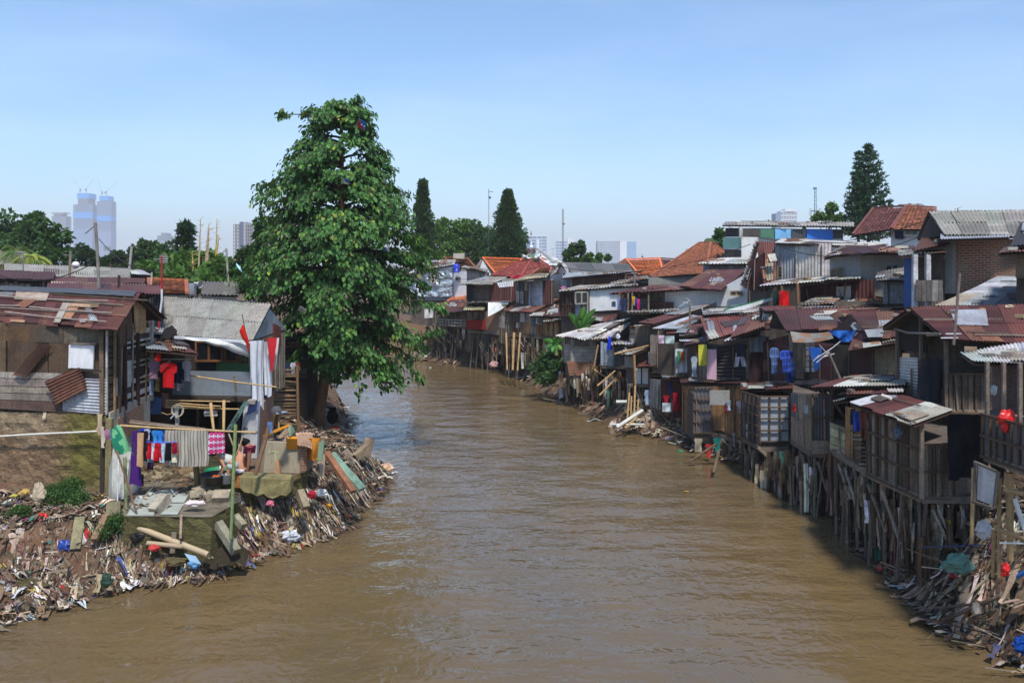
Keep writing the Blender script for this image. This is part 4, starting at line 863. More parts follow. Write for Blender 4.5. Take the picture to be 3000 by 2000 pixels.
# fix-ups: the tank and neighbours above were measured at 1024-scale crop, keep helper for the water edge planks
for i, (a, b, w_, cc, l) in enumerate((((956, 1325, 26.2), (1035, 1440, 25.2), .2, c(142, 96, 70), 'long brown door plank sliding down to the water edge'), ((968, 1330, 26.5), (1060, 1433, 26.0), .34, c(120, 150, 132), 'long pale green plank sliding down to the water edge'),
        ((1085, 1284, 30.5), (1068, 1338, 30.3), .26, c(150, 132, 110), 'sawn tree stump pointing up at the water edge'), ((1086, 1300, 30.5), (1040, 1340, 30), .24, c(140, 122, 100), 'pale log leaning toward the stump at the water edge'), ((1010, 1318, 29.5), (1026, 1340, 29.5), .2, c(150, 136, 116), 'short log end beside the pale log'),
        ((878, 1438, 24.4), (896, 1488, 24.1), .2, c(150, 136, 112), 'broken concrete post hanging below the ledge'), ((638, 1532, 22.1), (692, 1616, 21.7), .2, c(142, 138, 120), 'square concrete post fallen against the platform corner'), ((688, 1512, 22.4), (714, 1542, 22.2), .17, c(150, 144, 118), 'short mossy concrete post lying left of the rag heap'),
        ((236, 1518, 21.9), (222, 1612, 21.4), .24, c(138, 130, 100), 'mossy concrete post standing in the weeds'), ((312, 1510, 22), (276, 1582, 21.4), .16, c(140, 112, 88), 'bare plank leaning in the weeds beside the mossy post'), ((512, 1558, 21.8), (506, 1620, 21.6), .12, c(112, 100, 88), 'short dark post standing before the platform wall'),
        ((531, 1508, 21.9), (529, 1578, 21.5), .06, c(150, 130, 110), 'thin stick standing against the platform wall'), ((334, 1474, 22.6), (332, 1518, 22.4), .34, c(120, 112, 88), 'stubby concrete post at the left end of the platform'),
        ((486, 1455, 22.6), (450, 1500, 22.2), .28, c(168, 158, 142), 'broken white slab lying across the yard platform'))):
    m = MB(); m.beam(P(*a), P(*b), w_, .12 if 'plank' in l else w_, cc); one(m, 'plank' if 'plank' in l else 'log' if 'log' in l else 'stump' if 'stump' in l else 'slab' if 'slab' in l else 'post', 'wood' if ('plank' in l or 'log' in l or 'stump' in l or 'stick' in l) else 'concrete', l, 'plank' if 'plank' in l else 'post')
m = MB(); m.lathe(P(406, 1545, 21.95), [(0, 0), (.075, 0), (.075, 2.1), (.06, 2.1), (0, 2.08)], 14, c(180, 160, 128), axis=P(548, 1600, 21.6)-P(406, 1545, 21.95)); one(m, 'drain_pipe', 'plastic', 'thick cream drain pipe lying in front of the platform wall', 'pipe', smooth=False)
m = MB(); m.lathe(P(432, 1590, 21.7), [(0, 0), (.06, 0), (.06, .95), (0, .95)], 12, c(170, 150, 122), axis=P(530, 1600, 21.6)-P(432, 1590, 21.7)); one(m, 'drain_pipe', 'plastic', 'shorter pale pipe lying below the thick cream pipe', 'pipe')
# rubble pieces
rng = random.Random(77)
RUB = (('on the platform beside the green bamboo post', 590, 1450, .34), ('with a square face on the platform', 622, 1462, .3), ('pale and wedge shaped on the platform', 650, 1466, .34), ('small and cubic behind the wedge block', 632, 1440, .26), ('flat and brown at the left of the rubble pile', 575, 1458, .3), ('standing tilted at the back of the rubble pile', 606, 1436, .36))
for l, u, v, s in RUB:
    m = MB(); p = G(u, v, zA)+V((0, 0, s*.3)); rot = Matrix.Rotation(rng.uniform(0, 3), 3, 'Z')@Matrix.Rotation(rng.uniform(-.5, .5), 3, 'X'); m.box(p, (s*1.3, s, s*.7), jit(rng, c(160, 148, 126)), rot=rot); one(m, 'rubble_block', 'concrete', 'rubble block '+l, 'rubble', 'rubble blocks on the yard platform')
m = MB(); rng = random.Random(3)
for i in range(130):
    u, v = rng.uniform(415, 600), rng.uniform(1368, 1425); p = G(u, v, 1.4+(1430-v)*.006); s = rng.uniform(.08, .34)
    m.box(p, (s*rng.uniform(.8, 1.6), s, s*rng.uniform(.2, .6)), jit(rng, rng.choice([c(130, 108, 84), c(104, 84, 66), c(150, 136, 114), c(90, 70, 54), c(70, 56, 46)]), .2), rot=Matrix.Rotation(rng.uniform(0, 6), 3, 'Z')@Matrix.Rotation(rng.uniform(-.6, .6), 3, 'X'))
o = m.build('yard_rubble', 'concrete', kind='stuff', org=(0, 0, 0)); o['label'] = 'heap of broken bricks, boards and soil behind the washing'
# distinct pieces of rubbish
def clump(name, label, u, v, Y, w, h_, col, cat='rubbish', mat='plastic', flat=.5, seed=0, col2=None):
    s = Y/FP; m = MB(); o_ = seed*7.3+u; p = P(u, v, Y)
    def fn(x, y):
        a, b = x*2*math.pi, (y-.5)*math.pi; r_ = .5*(1+.55*noise.noise(V((math.cos(a)*1.6+o_, math.sin(a)*1.6, b*1.6)))+.25*noise.noise(V((math.cos(a)*5+o_, math.sin(a)*5, b*5))))
        return p+V((w*s*r_*math.cos(b)*math.cos(a), w*s*flat*r_*math.cos(b)*math.sin(a), h_*s*r_*math.sin(b)))
    m.grid(fn, 16, 10, lambda x, y: col2 if col2 and x < .4 else col); return one(m, name, mat, label, cat, smooth=False)
def gy(u, v, z=.5): return (CAMH-z)*FP/(v-V0)
for a in (('plastic_bag', 'bright red plastic bag lying in the left weeds', 122, 1520, 22.2, 42, 32, c(206, 30, 22)), ('plastic_bag', 'royal blue plastic bag below the left weeds', 186, 1600, 21.3, 36, 40, c(32, 66, 150)), ('bottle_bag', 'dark green bag half buried near the lower left water edge', 312, 1700, 20.4, 34, 40, c(34, 66, 52)),
          ('black_bag', 'shiny black bag under the thick cream pipe', 404, 1572, 21.9, 46, 28, c(16, 16, 20)), ('black_bag', 'tall black bag hanging at the outer point of the rag heap', 1056, 1488, 28.0, 24, 40, c(20, 20, 24)), ('plastic_bag', 'clear white plastic bags heaped at the water edge', 850, 1570, 24.2, 60, 32, c(190, 194, 200)),
          ('plastic_bag', 'white bag right of the clear plastic bags', 900, 1572, 24.9, 34, 26, c(206, 206, 204)), ('plastic_bag', 'white bag lying near the middle of the rag heap', 940, 1444, 25.8, 40, 20, c(212, 212, 212)), ('plastic_bag', 'white bag next to the foot of the green plank', 1050, 1445, 28.6, 22, 28, c(206, 210, 216)),
          ('yellow_packet', 'bright yellow packet on the rag heap', 958, 1484, 26.0, 28, 14, c(214, 150, 30)), ('pink_cloth', 'pink crumpled cloth under the broken slab', 792, 1474, 23.8, 22, 16, c(196, 110, 130)), ('red_cloth', 'red crumpled cloth right of the broken slab', 914, 1448, 25.0, 24, 20, c(170, 40, 56)),
          ('light_blue_packet', 'light blue carton at the foot of the platform wall', 568, 1650, 21.6, 34, 26, c(110, 160, 206)), ('yellow_bag', 'pale yellow bag at the clear plastic bags', 846, 1558, 24.4, 16, 20, c(200, 190, 90)), ('white_bag', 'cream lump of cloth at the far tip of the left bank', 1134, 1370, 32.6, 40, 24, c(196, 160, 134)),
          ('red_strap', 'red cloth caught in branches left of the far tip', 1052, 1352, 31.5, 16, 18, c(180, 40, 44)), ('red_cloth', 'red cloth on the branches behind the big tree', 982, 1256, 36, 28, 14, c(180, 40, 40)), ('black_cloth', 'black cloth hanging on branches right of the big tree', 974, 1216, 37.5, 30, 46, c(16, 16, 18)), ('red_rag', 'small red rag beside the pipe ends', 452, 1604, 21.6, 34, 18, c(196, 70, 66)), ('yellow_tub', 'pale yellow tub lying below the base wall', 42, 1452, 23.4, 22, 10, c(196, 186, 90)), ('orange_sack', 'faded orange sack below the base wall', 72, 1444, 23.6, 30, 22, c(196, 160, 90)),
          ('cream_sack', 'cream and red rag bundle standing above the weeds', 114, 1446, 22.9, 34, 60, c(196, 178, 152)), ('white_cloth', 'white cloth with pink marks on the platform rubble', 568, 1474, 22.3, 56, 18, c(214, 200, 200)), ('concrete_lump', 'flat mossy concrete lump at the lower left bank', 82, 1720, 20.3, 110, 46, c(78, 70, 44)), ('concrete_lump', 'round mossy stone below the pipes', 512, 1644, 21.5, 60, 24, c(86, 76, 50))):
    clump(*a, seed=len(a[1]), mat='concrete' if 'concrete' in a[0] else 'plastic' if 'bag' in a[0] else 'cloth')
m = MB(); m.grid(lambda x, y: P(590+130*x, 1640+26*y+10*math.sin(5*x)-14*math.sin(3.1*x), 21.6+.2*x)+V((0, .3*(1-y), .25*math.sin(3.1*x)*(1-y)+.06*noise.noise(V((x*8, y*6, 3))))), 26, 12, c(54, 48, 38)); one(m, 'black_net', 'cloth', 'dark fishing net spread at the foot of the platform corner', 'net')
m = MB(); m.slab([P(540, 1620, 21.2), P(572, 1628, 21.1), P(588, 1652, 21.0), P(556, 1642, 21.1)], .02, c(150, 180, 204)); one(m, 'carton', 'paint', 'flattened light blue printed carton on the bank', 'carton')
# tubs and buckets of the bathers
tb = T('washtub', 'green plastic washtub between the woman and the crouching man', 'tub', P(650, 1410, 24.4)); m = MB(); m.lathe(P(646, 1402, 24.9), [(0, .02), (.3, .02), (.42, .26), (.46, .28), (.44, .24), (.32, .05), (0, .05)], 22, c(20, 130, 84)); m.build('tub', 'plastic', tb, smooth=True)
m = MB(); m.lathe(P(629, 1414, 23.9), [(0, 0), (.34, 0), (.38, .24), (.41, .26), (.36, .2), (.3, .03), (0, .03)], 22, c(24, 24, 26)); one(m, 'washtub', 'plastic', 'low black washtub in front of the green tub', 'tub', smooth=True)
bk = T('bucket', 'white paint bucket standing behind the bending woman', 'bucket', P(662, 1412, 23.9)); m = MB(); m.lathe(P(663, 1415, 23.8), [(0, 0), (.11, 0), (.13, .26), (.14, .26), (.12, .24), (.1, .02), (0, .02)], 16, c(190, 196, 200)); m.build('pail', 'plastic', bk, smooth=True)
m = MB(); m.lathe(P(652, 1384, 24.9), [(0, 0), (.08, 0), (.09, .2), (.07, .19), (0, .02)], 14, c(214, 210, 206)); one(m, 'jug', 'plastic', 'white plastic jug behind the green washtub', 'jug', smooth=True)
m = MB(); m.box(P(694, 1410, 24.1), (.26, .2, .3), c(176, 116, 66)); one(m, 'wooden_block', 'wood', 'orange brown block beside the green bamboo post foot', 'block')
clump('orange_cloth', 'orange cloth soaking in the black washtub', 631, 1396, 23.9, 18, 10, c(216, 96, 30), mat='cloth')

# ------------------------------------------------------------------ people
def skin_body(chains, name, mat, col, parent=None, colfn=None, sub=1):
    """chains of (point, radius): one welded surface grown round the skeleton"""
    bm = bmesh.new(); keys = {}; rad = []
    def vert(p, r_):
        k = tuple(round(x, 4) for x in p)
        if k not in keys: keys[k] = bm.verts.new(p); rad.append(r_)
        return keys[k]
    for ch in chains:
        prev = None
        for p, r_ in ch:
            v_ = vert(p, r_)
            if prev is not None and prev is not v_ and not bm.edges.get((prev, v_)): bm.edges.new((prev, v_))
            prev = v_
    bm.verts.ensure_lookup_table()
    org = ORG[parent.name] if parent else V(chains[0][0][0])
    me = bpy.data.meshes.new(name); bm.to_mesh(me); bm.free()
    o = bpy.data.objects.new(name, me); COL.objects.link(o); md = o.modifiers.new('s', 'SKIN'); md.use_smooth_shade = True
    for i, r_ in enumerate(rad):
        r2 = r_ if hasattr(r_, '__len__') else (r_, r_); me.skin_vertices[0].data[i].radius = r2
    me.skin_vertices[0].data[0].use_root = True
    s2 = o.modifiers.new('u', 'SUBSURF'); s2.levels = sub; s2.render_levels = sub
    dg = bpy.context.evaluated_depsgraph_get(); me2 = bpy.data.meshes.new_from_object(o.evaluated_get(dg)); bpy.data.objects.remove(o)
    m = MB(); co = [v_.co.copy() for v_ in me2.vertices]
    m.v = [tuple(x) for x in co]
    for p in me2.polygons:
        m.f.append(tuple(p.vertices)); cen = sum((co[i] for i in p.vertices), V())/len(p.vertices); m.c.append(colfn(cen) if colfn else col); m.uv.append([(0, 0)]*len(p.vertices))
    return m.build(name, mat, parent, smooth=True)
def hand(chs, wrist, d, side, k=1):
    """palm with five bent fingers of their own, rooted in the wrist chain"""
    d = V(d).normalized(); x = d.cross(V((0, 0, 1)) if abs(d.z) < .9 else V((0, 1, 0))).normalized(); y = d.cross(x)
    palm = wrist+d*.07*k; chs.append([(wrist, .024), (palm, .03)])
    for i in range(4):
        o_ = x*(i-1.5)*.019*k; l = (.065, .078, .072, .055)[i]*k; a = palm+d*.03*k+o_
        chs.append([(palm, .03), (a, .011), (a+d*l*.55+y*.012, .009), (a+d*l*.8+y*.035, .007)])
    chs.append([(palm, .03), (palm+x*side*.04*k-d*.01, .012), (palm+x*side*.055*k+d*.03*k, .009)])
def person(label, base, hipz, J, skin, clothes, hair=None, haircol=c(18, 14, 12)):
    """J: joint dict of world vectors: pelvis, chest, neck, head, and l/r shoulder elbow wrist hip knee ankle toe"""
    r = T('person', label, 'person', base); ch = []; g = lambda k: V(J[k])
    ch.append([(g('pelvis'), (.15, .12)), (g('pelvis').lerp(g('chest'), .45), (.125, .1)), (g('chest'), (.15, .115)), (g('neck'), .06), (g('neck').lerp(g('head'), .35), .052), (g('head'), (.085, .098)), (g('head')+(g('head')-g('neck')).normalized()*.09, (.07, .08))])
    for s in 'lr':
        ch.append([(g('chest'), (.15, .115)), (g(s+'sh'), .062), (g(s+'sh').lerp(g(s+'el'), .5), .047), (g(s+'el'), .038), (g(s+'el').lerp(g(s+'wr'), .4), .037), (g(s+'wr'), .024)])
        hand(ch, g(s+'wr'), g(s+'wr')-g(s+'el'), 1 if s == 'l' else -1)
        ch.append([(g('pelvis'), (.15, .12)), (g(s+'hip'), .095), (g(s+'hip').lerp(g(s+'kn'), .5), .078), (g(s+'kn'), .055), (g(s+'kn').lerp(g(s+'an'), .35), .056), (g(s+'an'), .036), (g(s+'an')+V((0, 0, -.045)), .034), (g(s+'to'), .026)])
    b = skin_body(ch, 'body', 'skin', skin, r); ORG[b.name] = ORG[r.name]
    f = V(J['face']).normalized(); hd = g('head'); up = (g('head')-g('neck')).normalized(); sd = f.cross(up)
    m = MB()    # face: eyes, nose, mouth, ears
    for s in (-1, 1):
        m.lathe(hd+f*.082+sd*.032*s+up*.03, [(0, 0), (.013, .003), (.006, .012), (0, .013)], 8, c(30, 24, 22), axis=f); m.lathe(hd+sd*s*.08+up*.01, [(0, 0), (.022, .004), (.018, .016), (0, .012)], 8, skin, axis=sd*s)
    m.lathe(hd+f*.088+up*.0, [(0, -.01), (.016, 0), (.008, .02), (0, .024)], 8, skin, axis=f); m.lathe(hd+f*.08-up*.035, [(0, 0), (.02, .003), (.012, .01), (0, .01)], 8, c(120, 60, 54), axis=f); m.build('face', 'skin', r)
    m = MB(); hc = hd+up*.035-f*.02
    m.grid(lambda x, y: hc+(sd*math.cos(x*6.283)+f*math.sin(x*6.283)*1.1)*(.098*math.sin(y*1.85+.02)*(1 if math.sin(x*6.283) < .3 else .92))+up*(.1*math.cos(y*(1.85 if math.sin(x*6.283) < .35 else 1.2))), 18, 8, haircol); m.build('hair', 'cloth', r, smooth=True)
    for nm, lab, chains, col, mt in clothes: skin_body(chains, nm, mt, col, r).__setitem__('label', lab) if lab else skin_body(chains, nm, mt, col, r)
    return r
def scale_chain(*pts): return [(V(p), r_) for p, r_ in pts]
# bending woman, seen from the side, head to the left
Yw = 23.9; w = lambda u, v, dy=0: P(u, v, Yw+dy)
J = dict(pelvis=w(681, 1350), chest=w(654, 1341), neck=w(641, 1338), head=w(631, 1333, -.02), lsh=w(648, 1346, -.17), lel=w(658, 1368, -.2), lwr=w(645, 1392, -.15), rsh=w(648, 1344, .17), rel=w(652, 1370, .2), rwr=w(640, 1390, .12),
         lhip=w(682, 1358, -.09), lkn=w(668, 1384, -.1), lan=w(671, 1411, -.1), lto=w(662, 1416, -.12), rhip=w(683, 1358, .09), rkn=w(676, 1385, .1), ran=w(678, 1409, .12), rto=w(670, 1414, .12), face=(-.7, 0, -.7))
person('woman in a white patterned top bending over the black washtub', w(672, 1417), .8, J, c(176, 128, 96), [('top', 'white patterned sleeveless top', [scale_chain((J['pelvis']+V((.04, 0, .0)), (.19, .17)), (J['pelvis'].lerp(J['chest'], .5), (.175, .155)), (J['chest'], (.185, .155)), (J['chest'].lerp(J['neck'], .7), .115))], c(190, 192, 186), 'cloth'),
        ('skirt', 'short grey skirt', [scale_chain((J['pelvis'], (.19, .16)), (w(682, 1362), (.21, .19)), (w(680, 1374), (.23, .21)))], c(172, 180, 178), 'cloth')])
# crouching bare-backed man with white underwear, seen from behind
Yc = 24.6; w2 = lambda u, v, dy=0: P(u, v, Yc+dy)
J = dict(pelvis=w2(702, 1374), chest=w2(697, 1336, .18), neck=w2(696, 1322, .3), head=w2(696, 1310, .42), lsh=w2(685, 1332, .22), lel=w2(678, 1356, .4), lwr=w2(676, 1372, .66), rsh=w2(710, 1332, .22), rel=w2(714, 1356, .42), rwr=w2(710, 1372, .66),
         lhip=w2(694, 1379, .02), lkn=w2(682, 1372, .46), lan=w2(692, 1396, .2), lto=w2(690, 1399, .4), rhip=w2(710, 1379, .02), rkn=w2(720, 1372, .46), ran=w2(706, 1396, .2), rto=w2(708, 1399, .4), face=(0, 1, -.3))
person('bare-backed man in white underwear crouching behind the green bamboo post', w2(700, 1402), .3, J, c(172, 120, 92), [('underwear', 'white briefs', [scale_chain((w2(702, 1370), (.17, .14)), (w2(702, 1378, .02), (.185, .15)), (w2(702, 1386, .06), (.13, .12)))], c(212, 206, 206), 'cloth')], haircol=c(120, 124, 120))
# man in black shirt and pink shorts bending to the left
Yp = 25.9; w3 = lambda u, v, dy=0: P(u, v, Yp+dy)
J = dict(pelvis=w3(729, 1306), chest=w3(712, 1287), neck=w3(702, 1289), head=w3(694, 1299, 0), lsh=w3(706, 1293, -.17), lel=w3(706, 1316, -.2), lwr=w3(694, 1334, -.16), rsh=w3(706, 1291, .17), rel=w3(704, 1314, .2), rwr=w3(690, 1332, .15),
         lhip=w3(731, 1314, -.09), lkn=w3(729, 1348, -.1), lan=w3(726, 1374, -.1), lto=w3(719, 1379, -.12), rhip=w3(730, 1314, .09), rkn=w3(722, 1346, .12), ran=w3(716, 1370, .14), rto=w3(710, 1375, .12), face=(-.6, 0, -.8))
person('man in a black shirt and pink shorts bending toward the crouching man', w3(728, 1381), .9, J, c(150, 104, 82), [('shirt', 'black t-shirt', [scale_chain((J['pelvis']+V((0, 0, .05)), (.175, .15)), (J['pelvis'].lerp(J['chest'], .5), (.17, .145)), (J['chest'], (.18, .15)), (J['neck'], .1)), scale_chain((J['chest'], .15), (J['lsh'], .09), (J['lsh'].lerp(J['lel'], .45), .07)), scale_chain((J['chest'], .15), (J['rsh'], .09), (J['rsh'].lerp(J['rel'], .45), .07))], c(22, 22, 28), 'cloth'),
        ('shorts', 'pink shorts', [scale_chain((J['pelvis'], (.175, .15)), (J['lhip'], .115), (J['lhip'].lerp(J['lkn'], .55), .095)), scale_chain((J['pelvis'], (.175, .15)), (J['rhip'], .115), (J['rhip'].lerp(J['rkn'], .55), .095))], c(196, 92, 116), 'cloth')])

# ------------------------------------------------------------------ bamboo wall and shelf behind the brick corner
bw = T('bamboo_wall', 'wall of stacked horizontal bamboo canes left of the big tree', 'wall', P(840, 1230, 33)); rng = random.Random(8)
for k in range(17):
    m = MB(); v = 1086+k*9.5; m.bamboo(P(800, v+rng.uniform(-2, 2), 32), P(874-rng.uniform(0, 14), v+rng.uniform(-3, 6), 33.2), .05, jit(rng, c(128, 104, 80), .2)); m.build('cane', 'bamboo', bw)
for u in (803, 870): m = MB(); m.bamboo(P(u, 1070, 32.6), P(u+4, 1262, 32.6), .06, c(120, 94, 68)); m.build('upright', 'bamboo', bw)
sr = T('river_shack', 'dark slatted shack hidden behind the lower crown of the big tree', 'shack', P(850, 1240, 35)); wall(sr, [P(800, 1010, 35), P(900, 1015, 36), P(900, 1110, 36), P(800, 1100, 35)], 'plank_h', [c(96, 96, 98), c(74, 72, 72)], 61, w=.14); body(sr, [(PX(800, 35), 35.2), (PX(900, 36), 36.2), (PX(900, 36), 38), (PX(800, 35), 38)], 1.5, 4.9, c(40, 36, 34)); roof(sr, [P(790, 985, 37.5), P(905, 985, 38), P(912, 1012, 35.6), P(794, 1008, 34.6)], 'tin', RUST, 1, .8, 62)
for i, (u, cc) in enumerate(((812, c(40, 40, 50)), (828, c(190, 190, 196)), (842, c(50, 60, 90)), (858, c(180, 180, 190)), (872, c(130, 50, 60)))): garment('shirt', ['black', 'white', 'navy', 'light grey', 'dark red'][i]+' shirt hanging in front of the slatted shack behind the tree', u, 1062, 34.2, 16, 30, cc, 'shirt', group='washing behind the tree')
sf = T('cane_shelf', 'small cane shelf with a cap and books against the brick wall', 'shelf', P(812, 1245, 29)); m = MB()
for k in range(6): m.beam(P(801, 1218+k*5, 29.5), P(818, 1218+k*5, 29), .02, .1, c(190, 160, 112))
m.beam(P(818, 1212, 29), P(817, 1254, 28.9), .05, .05, c(170, 140, 96)); m.build('slats', 'bamboo', sf); m = MB(); m.slab([P(798, 1208, 28.9), P(826, 1208, 28.7), P(824, 1213, 28.7), P(798, 1212, 28.9)], .3, c(190, 196, 204)); m.build('shelf_top', 'paint', sf)
m = MB(); m.lathe(P(809, 1207, 29), [(.2, 0), (.19, .1), (.1, .2), (0, .22)], 14, c(84, 84, 92)); m.slab([P(812, 1208, 28.8), P(826, 1209, 28.6), P(826, 1207, 28.6), P(814, 1203, 28.8)], .03, c(90, 90, 98)); one(m, 'cap', 'cloth', 'grey cap with orange patch lying on the cane shelf', 'cap', smooth=True)

# ------------------------------------------------------------------ roofs and rooftop things further back on the left
def hut(name, label, rq, rk='tin', cols=RUST, rows=1, sw=.8, seed=0, wq=None, wk='plank_v', wcols=None, z0=1.5, cat='house', depth=3.0, wmat=None, jitter=1.0, hip=None):
    """a plain building under one visible roof slope: roof, its far slope, walls on all sides"""
    r = T(name, label, cat, (rq[3].x, rq[3].y, z0)); roof(r, rq, rk, cols, rows, sw, seed, jitter=jitter)
    a, b, d, e = rq; bk = lambda p, q_: V((p.x+(p.x-q_.x), p.y+(p.y-q_.y), q_.z)); rb = [b, a, bk(a, e), bk(b, d)]
    if hip is None: roof(r, rb, rk, cols, 1, sw*1.5, seed+50)
    cs = [e.lerp(d, .03), d.lerp(e, .03), rb[3].lerp(rb[2], .03) if hip is None else V((d.x, d.y+depth, d.z)), rb[2].lerp(rb[3], .03) if hip is None else V((e.x, e.y+depth, e.z))]
    cen = sum(cs, V())/4; cs = [p.lerp(cen, .08) for p in cs]
    zt_ = min(e.z, d.z)-.05
    w_ = [V((p.x, p.y, zt_)) for p in cs]; wb = [V((p.x, p.y, z0)) for p in cs]
    for i in range(4):
        j = (i+1) % 4
        if i == 2: continue
        wall(r, [w_[i], w_[j], wb[j], wb[i]], wk, wcols, seed+i, mat=wmat)
    if hip is None:
        for p, q1, q2 in ((a, w_[0], w_[3]), (b, w_[1], w_[2])):
            m = MB(); p2 = p.lerp(a.lerp(b, .5), .06); m.slab([p2-V((0, 0, .12)), q1, q2], .04, (wcols or WOODD)[0]); m.build('gable', wmat or ('plaster' if wk == 'flat' else 'wood'), r)
    body(r, [(p.lerp(cen, .05).x, p.lerp(cen, .05).y) for p in cs], z0, zt_-.1, c(40, 34, 30)); return r
hut('long_house', 'long low house with pale grey corrugated roof behind the rusty roofs', [P(12, 773, 47), P(382, 788, 45), P(380, 817, 42.5), P(14, 812, 44.5)], 'asb', [c(150, 148, 144), c(140, 138, 134)], 1, 1.1, 71, wk='flat')
hut('brick_gable_house', 'pale brick gable rising behind the long grey roof at the far left', [P(-60, 738, 56), P(0, 734, 56), P(104, 775, 53), P(-10, 775, 53)], 'asb', [c(120, 112, 104)], 1, 1, 72, wk='brick', wcols=[(1.6, 1.6, 1.6)])
hut('rust_roof_house', 'low house with maroon tin roof with two white stripes at far left', [P(-120, 790, 36.5), P(160, 800, 36), P(154, 820, 33.5), P(-120, 815, 34)], 'tin', RUST, 1, .8, 73)
hut('rust_roof_house', 'long house with maroon roof and a white rusted streak along it', [P(130, 812, 36), P(425, 818, 34.5), P(420, 832, 33), P(134, 828, 34)], 'tin', RUST+[c(150, 90, 60)], 1, .8, 74)
hut('rust_roof_house', 'lower maroon roof directly behind the dark ridge tarpaulin', [P(140, 829, 33.4), P(475, 838, 31.6), P(472, 862, 29.6), P(134, 850, 31)], 'tin', RUST, 1, .8, 75)
m = MB(); q5 = [P(150, 825, 33.4), P(430, 834, 32), P(430, 840, 31.8), P(150, 831, 33.2)]; m.corr(q5, .13, .02, c(190, 170, 156)); one(m, 'ridge_sheet', 'tin', 'white rust-stained strip of sheets lying on the lower maroon roof', 'sheet metal', smooth=True)
hut('small_white_roof_house', 'small house with a white sheet roof left of the bamboo grove', [P(382, 794, 43), P(415, 792, 43), P(446, 808, 41), P(384, 803, 41.5)], 'tin', WHT, 1, .8, 76, wk='plank_h', wcols=RUST)
hut('clay_tile_house', 'small house with orange clay tile roof behind the grey roofed house', [P(436, 821, 37), P(546, 826, 37), P(548, 864, 34), P(440, 860, 34)], 'tile', [c(164, 96, 60), c(150, 84, 52), c(176, 108, 68)], 1, 1, 77, wk='flat')
hut('grey_shed', 'small shed with dark grey corrugated roof beside the big tree crown', [P(596, 826, 38), P(700, 828, 38), P(700, 864, 35.5), P(588, 864, 35.5)], 'asb', [c(112, 110, 104), c(100, 98, 94)], 1, 1, 78, wk='flat')
m = MB(); m.lathe(P(562, 862, 36), [(0, 0), (.2, 0), (.2, .46), (0, .46)], 4, c(150, 166, 186)); one(m, 'roof_tank', 'tin', 'pale blue sheet metal box tank on the tiled roof', 'tank')
sp = T('horn_loudspeaker', 'single white horn loudspeaker on a post by the clay tile roof', 'loudspeaker', P(572, 862, 35.5)); m = MB(); m.lathe(P(570, 828, 35.3), [(.03, 0), (.04, .1), (.08, .22), (.17, .32), (.15, .31), (.05, .12)], 18, c(196, 196, 190), axis=(1, -.4, -.25)); m.build('horn', 'paint', sp, smooth=True); m = MB(); m.tube([P(570, 828, 35.4), P(570, 864, 35.4)], .03, 6, c(130, 130, 130)); m.build('post', 'tin', sp)
def antenna(label, pts, Y, r_=.035, col=c(150, 146, 140), boom=None, els=None, mat='wood', cols=None):
    t = T('aerial_mast', label, 'antenna', P(*pts[-1], Y)); m = MB(); m.tube([P(a, b, Y) for a, b in pts], r_, 7, cols or col); m.build('mast', 'paint' if cols else mat, t)
    m = MB()
    if boom: (a, b) = boom; m.tube([P(*a, Y), P(*b, Y)], .022, 5, c(120, 120, 122))
    for (a, b) in els or []: m.tube([P(*a, Y), P(*b, Y)], .016, 5, c(150, 152, 156))
    if m.v: m.build('aerial', 'tin', t)
    return t
antenna('tall bent bamboo mast with a slanted aerial above the rusty roofs', [(279, 652), (283, 700), (287, 780), (290, 846)], 31, .055, c(134, 130, 124), ((284, 656), (250, 684)), [((276, 650), (284, 664)), ((284, 655), (290, 662))])
antenna('red and white painted antenna mast between the two left houses', [(474, 750), (474, 800), (474, 847), (474, 880), (467, 930), (463, 985)], 29.3, .035, boom=((450, 761), (476, 759)), els=[((468, 749+k*5), (492, 749+k*5)) for k in range(5)], cols=[c(150, 40, 44), c(150, 40, 44), c(206, 206, 206), c(206, 206, 206), c(150, 40, 44)])
antenna('thin mast with a small bird-like aerial near the far trees', [(386, 722), (379, 790)], 43, .06, c(170, 166, 160), ((376, 722), (392, 724)), [((392, 716), (402, 728)), ((380, 720), (384, 728))])
antenna('pale mast standing on the long grey roof', [(207, 735), (203, 812)], 41, .06, c(140, 130, 116), ((184, 746), (212, 750)))
antenna('slim pale mast right of the bamboo grove', [(663, 728), (669, 828)], 41, .05, c(160, 156, 150), ((664, 730), (650, 742)), [((661, 726), (664, 736))])
antenna('short mast on the small white roofed house', [(445, 798), (443, 838)], 35, .03, c(190, 190, 186)); antenna('dark stub mast on the lower maroon roof', [(349, 806), (347, 845)], 31.5, .05, c(60, 54, 50))
antenna('grey horizontal aerial above the long grey roof at far left', [(68, 745), (68, 800)], 44, .03, c(120, 120, 120), ((46, 742), (74, 740)), [((44, 738+k*5), (76, 738+k*5)) for k in range(4)])
sd = T('satellite_dish', 'round white satellite dish above the rusty roofs', 'satellite dish', P(206, 812, 37)); m = MB(); m.lathe(P(221, 776, 37), [(0, .02), (.09, .0), (.16, -.04), (.165, -.035), (0, .05)], 20, c(226, 224, 218), axis=(.3, -1, .2)); m.build('dish', 'paint', sd, smooth=True); m = MB(); m.tube([P(214, 778, 37.1), P(207, 776, 37.1), P(206, 812, 37.1)], .03, 6, c(150, 110, 70)); m.build('post', 'wood', sd)
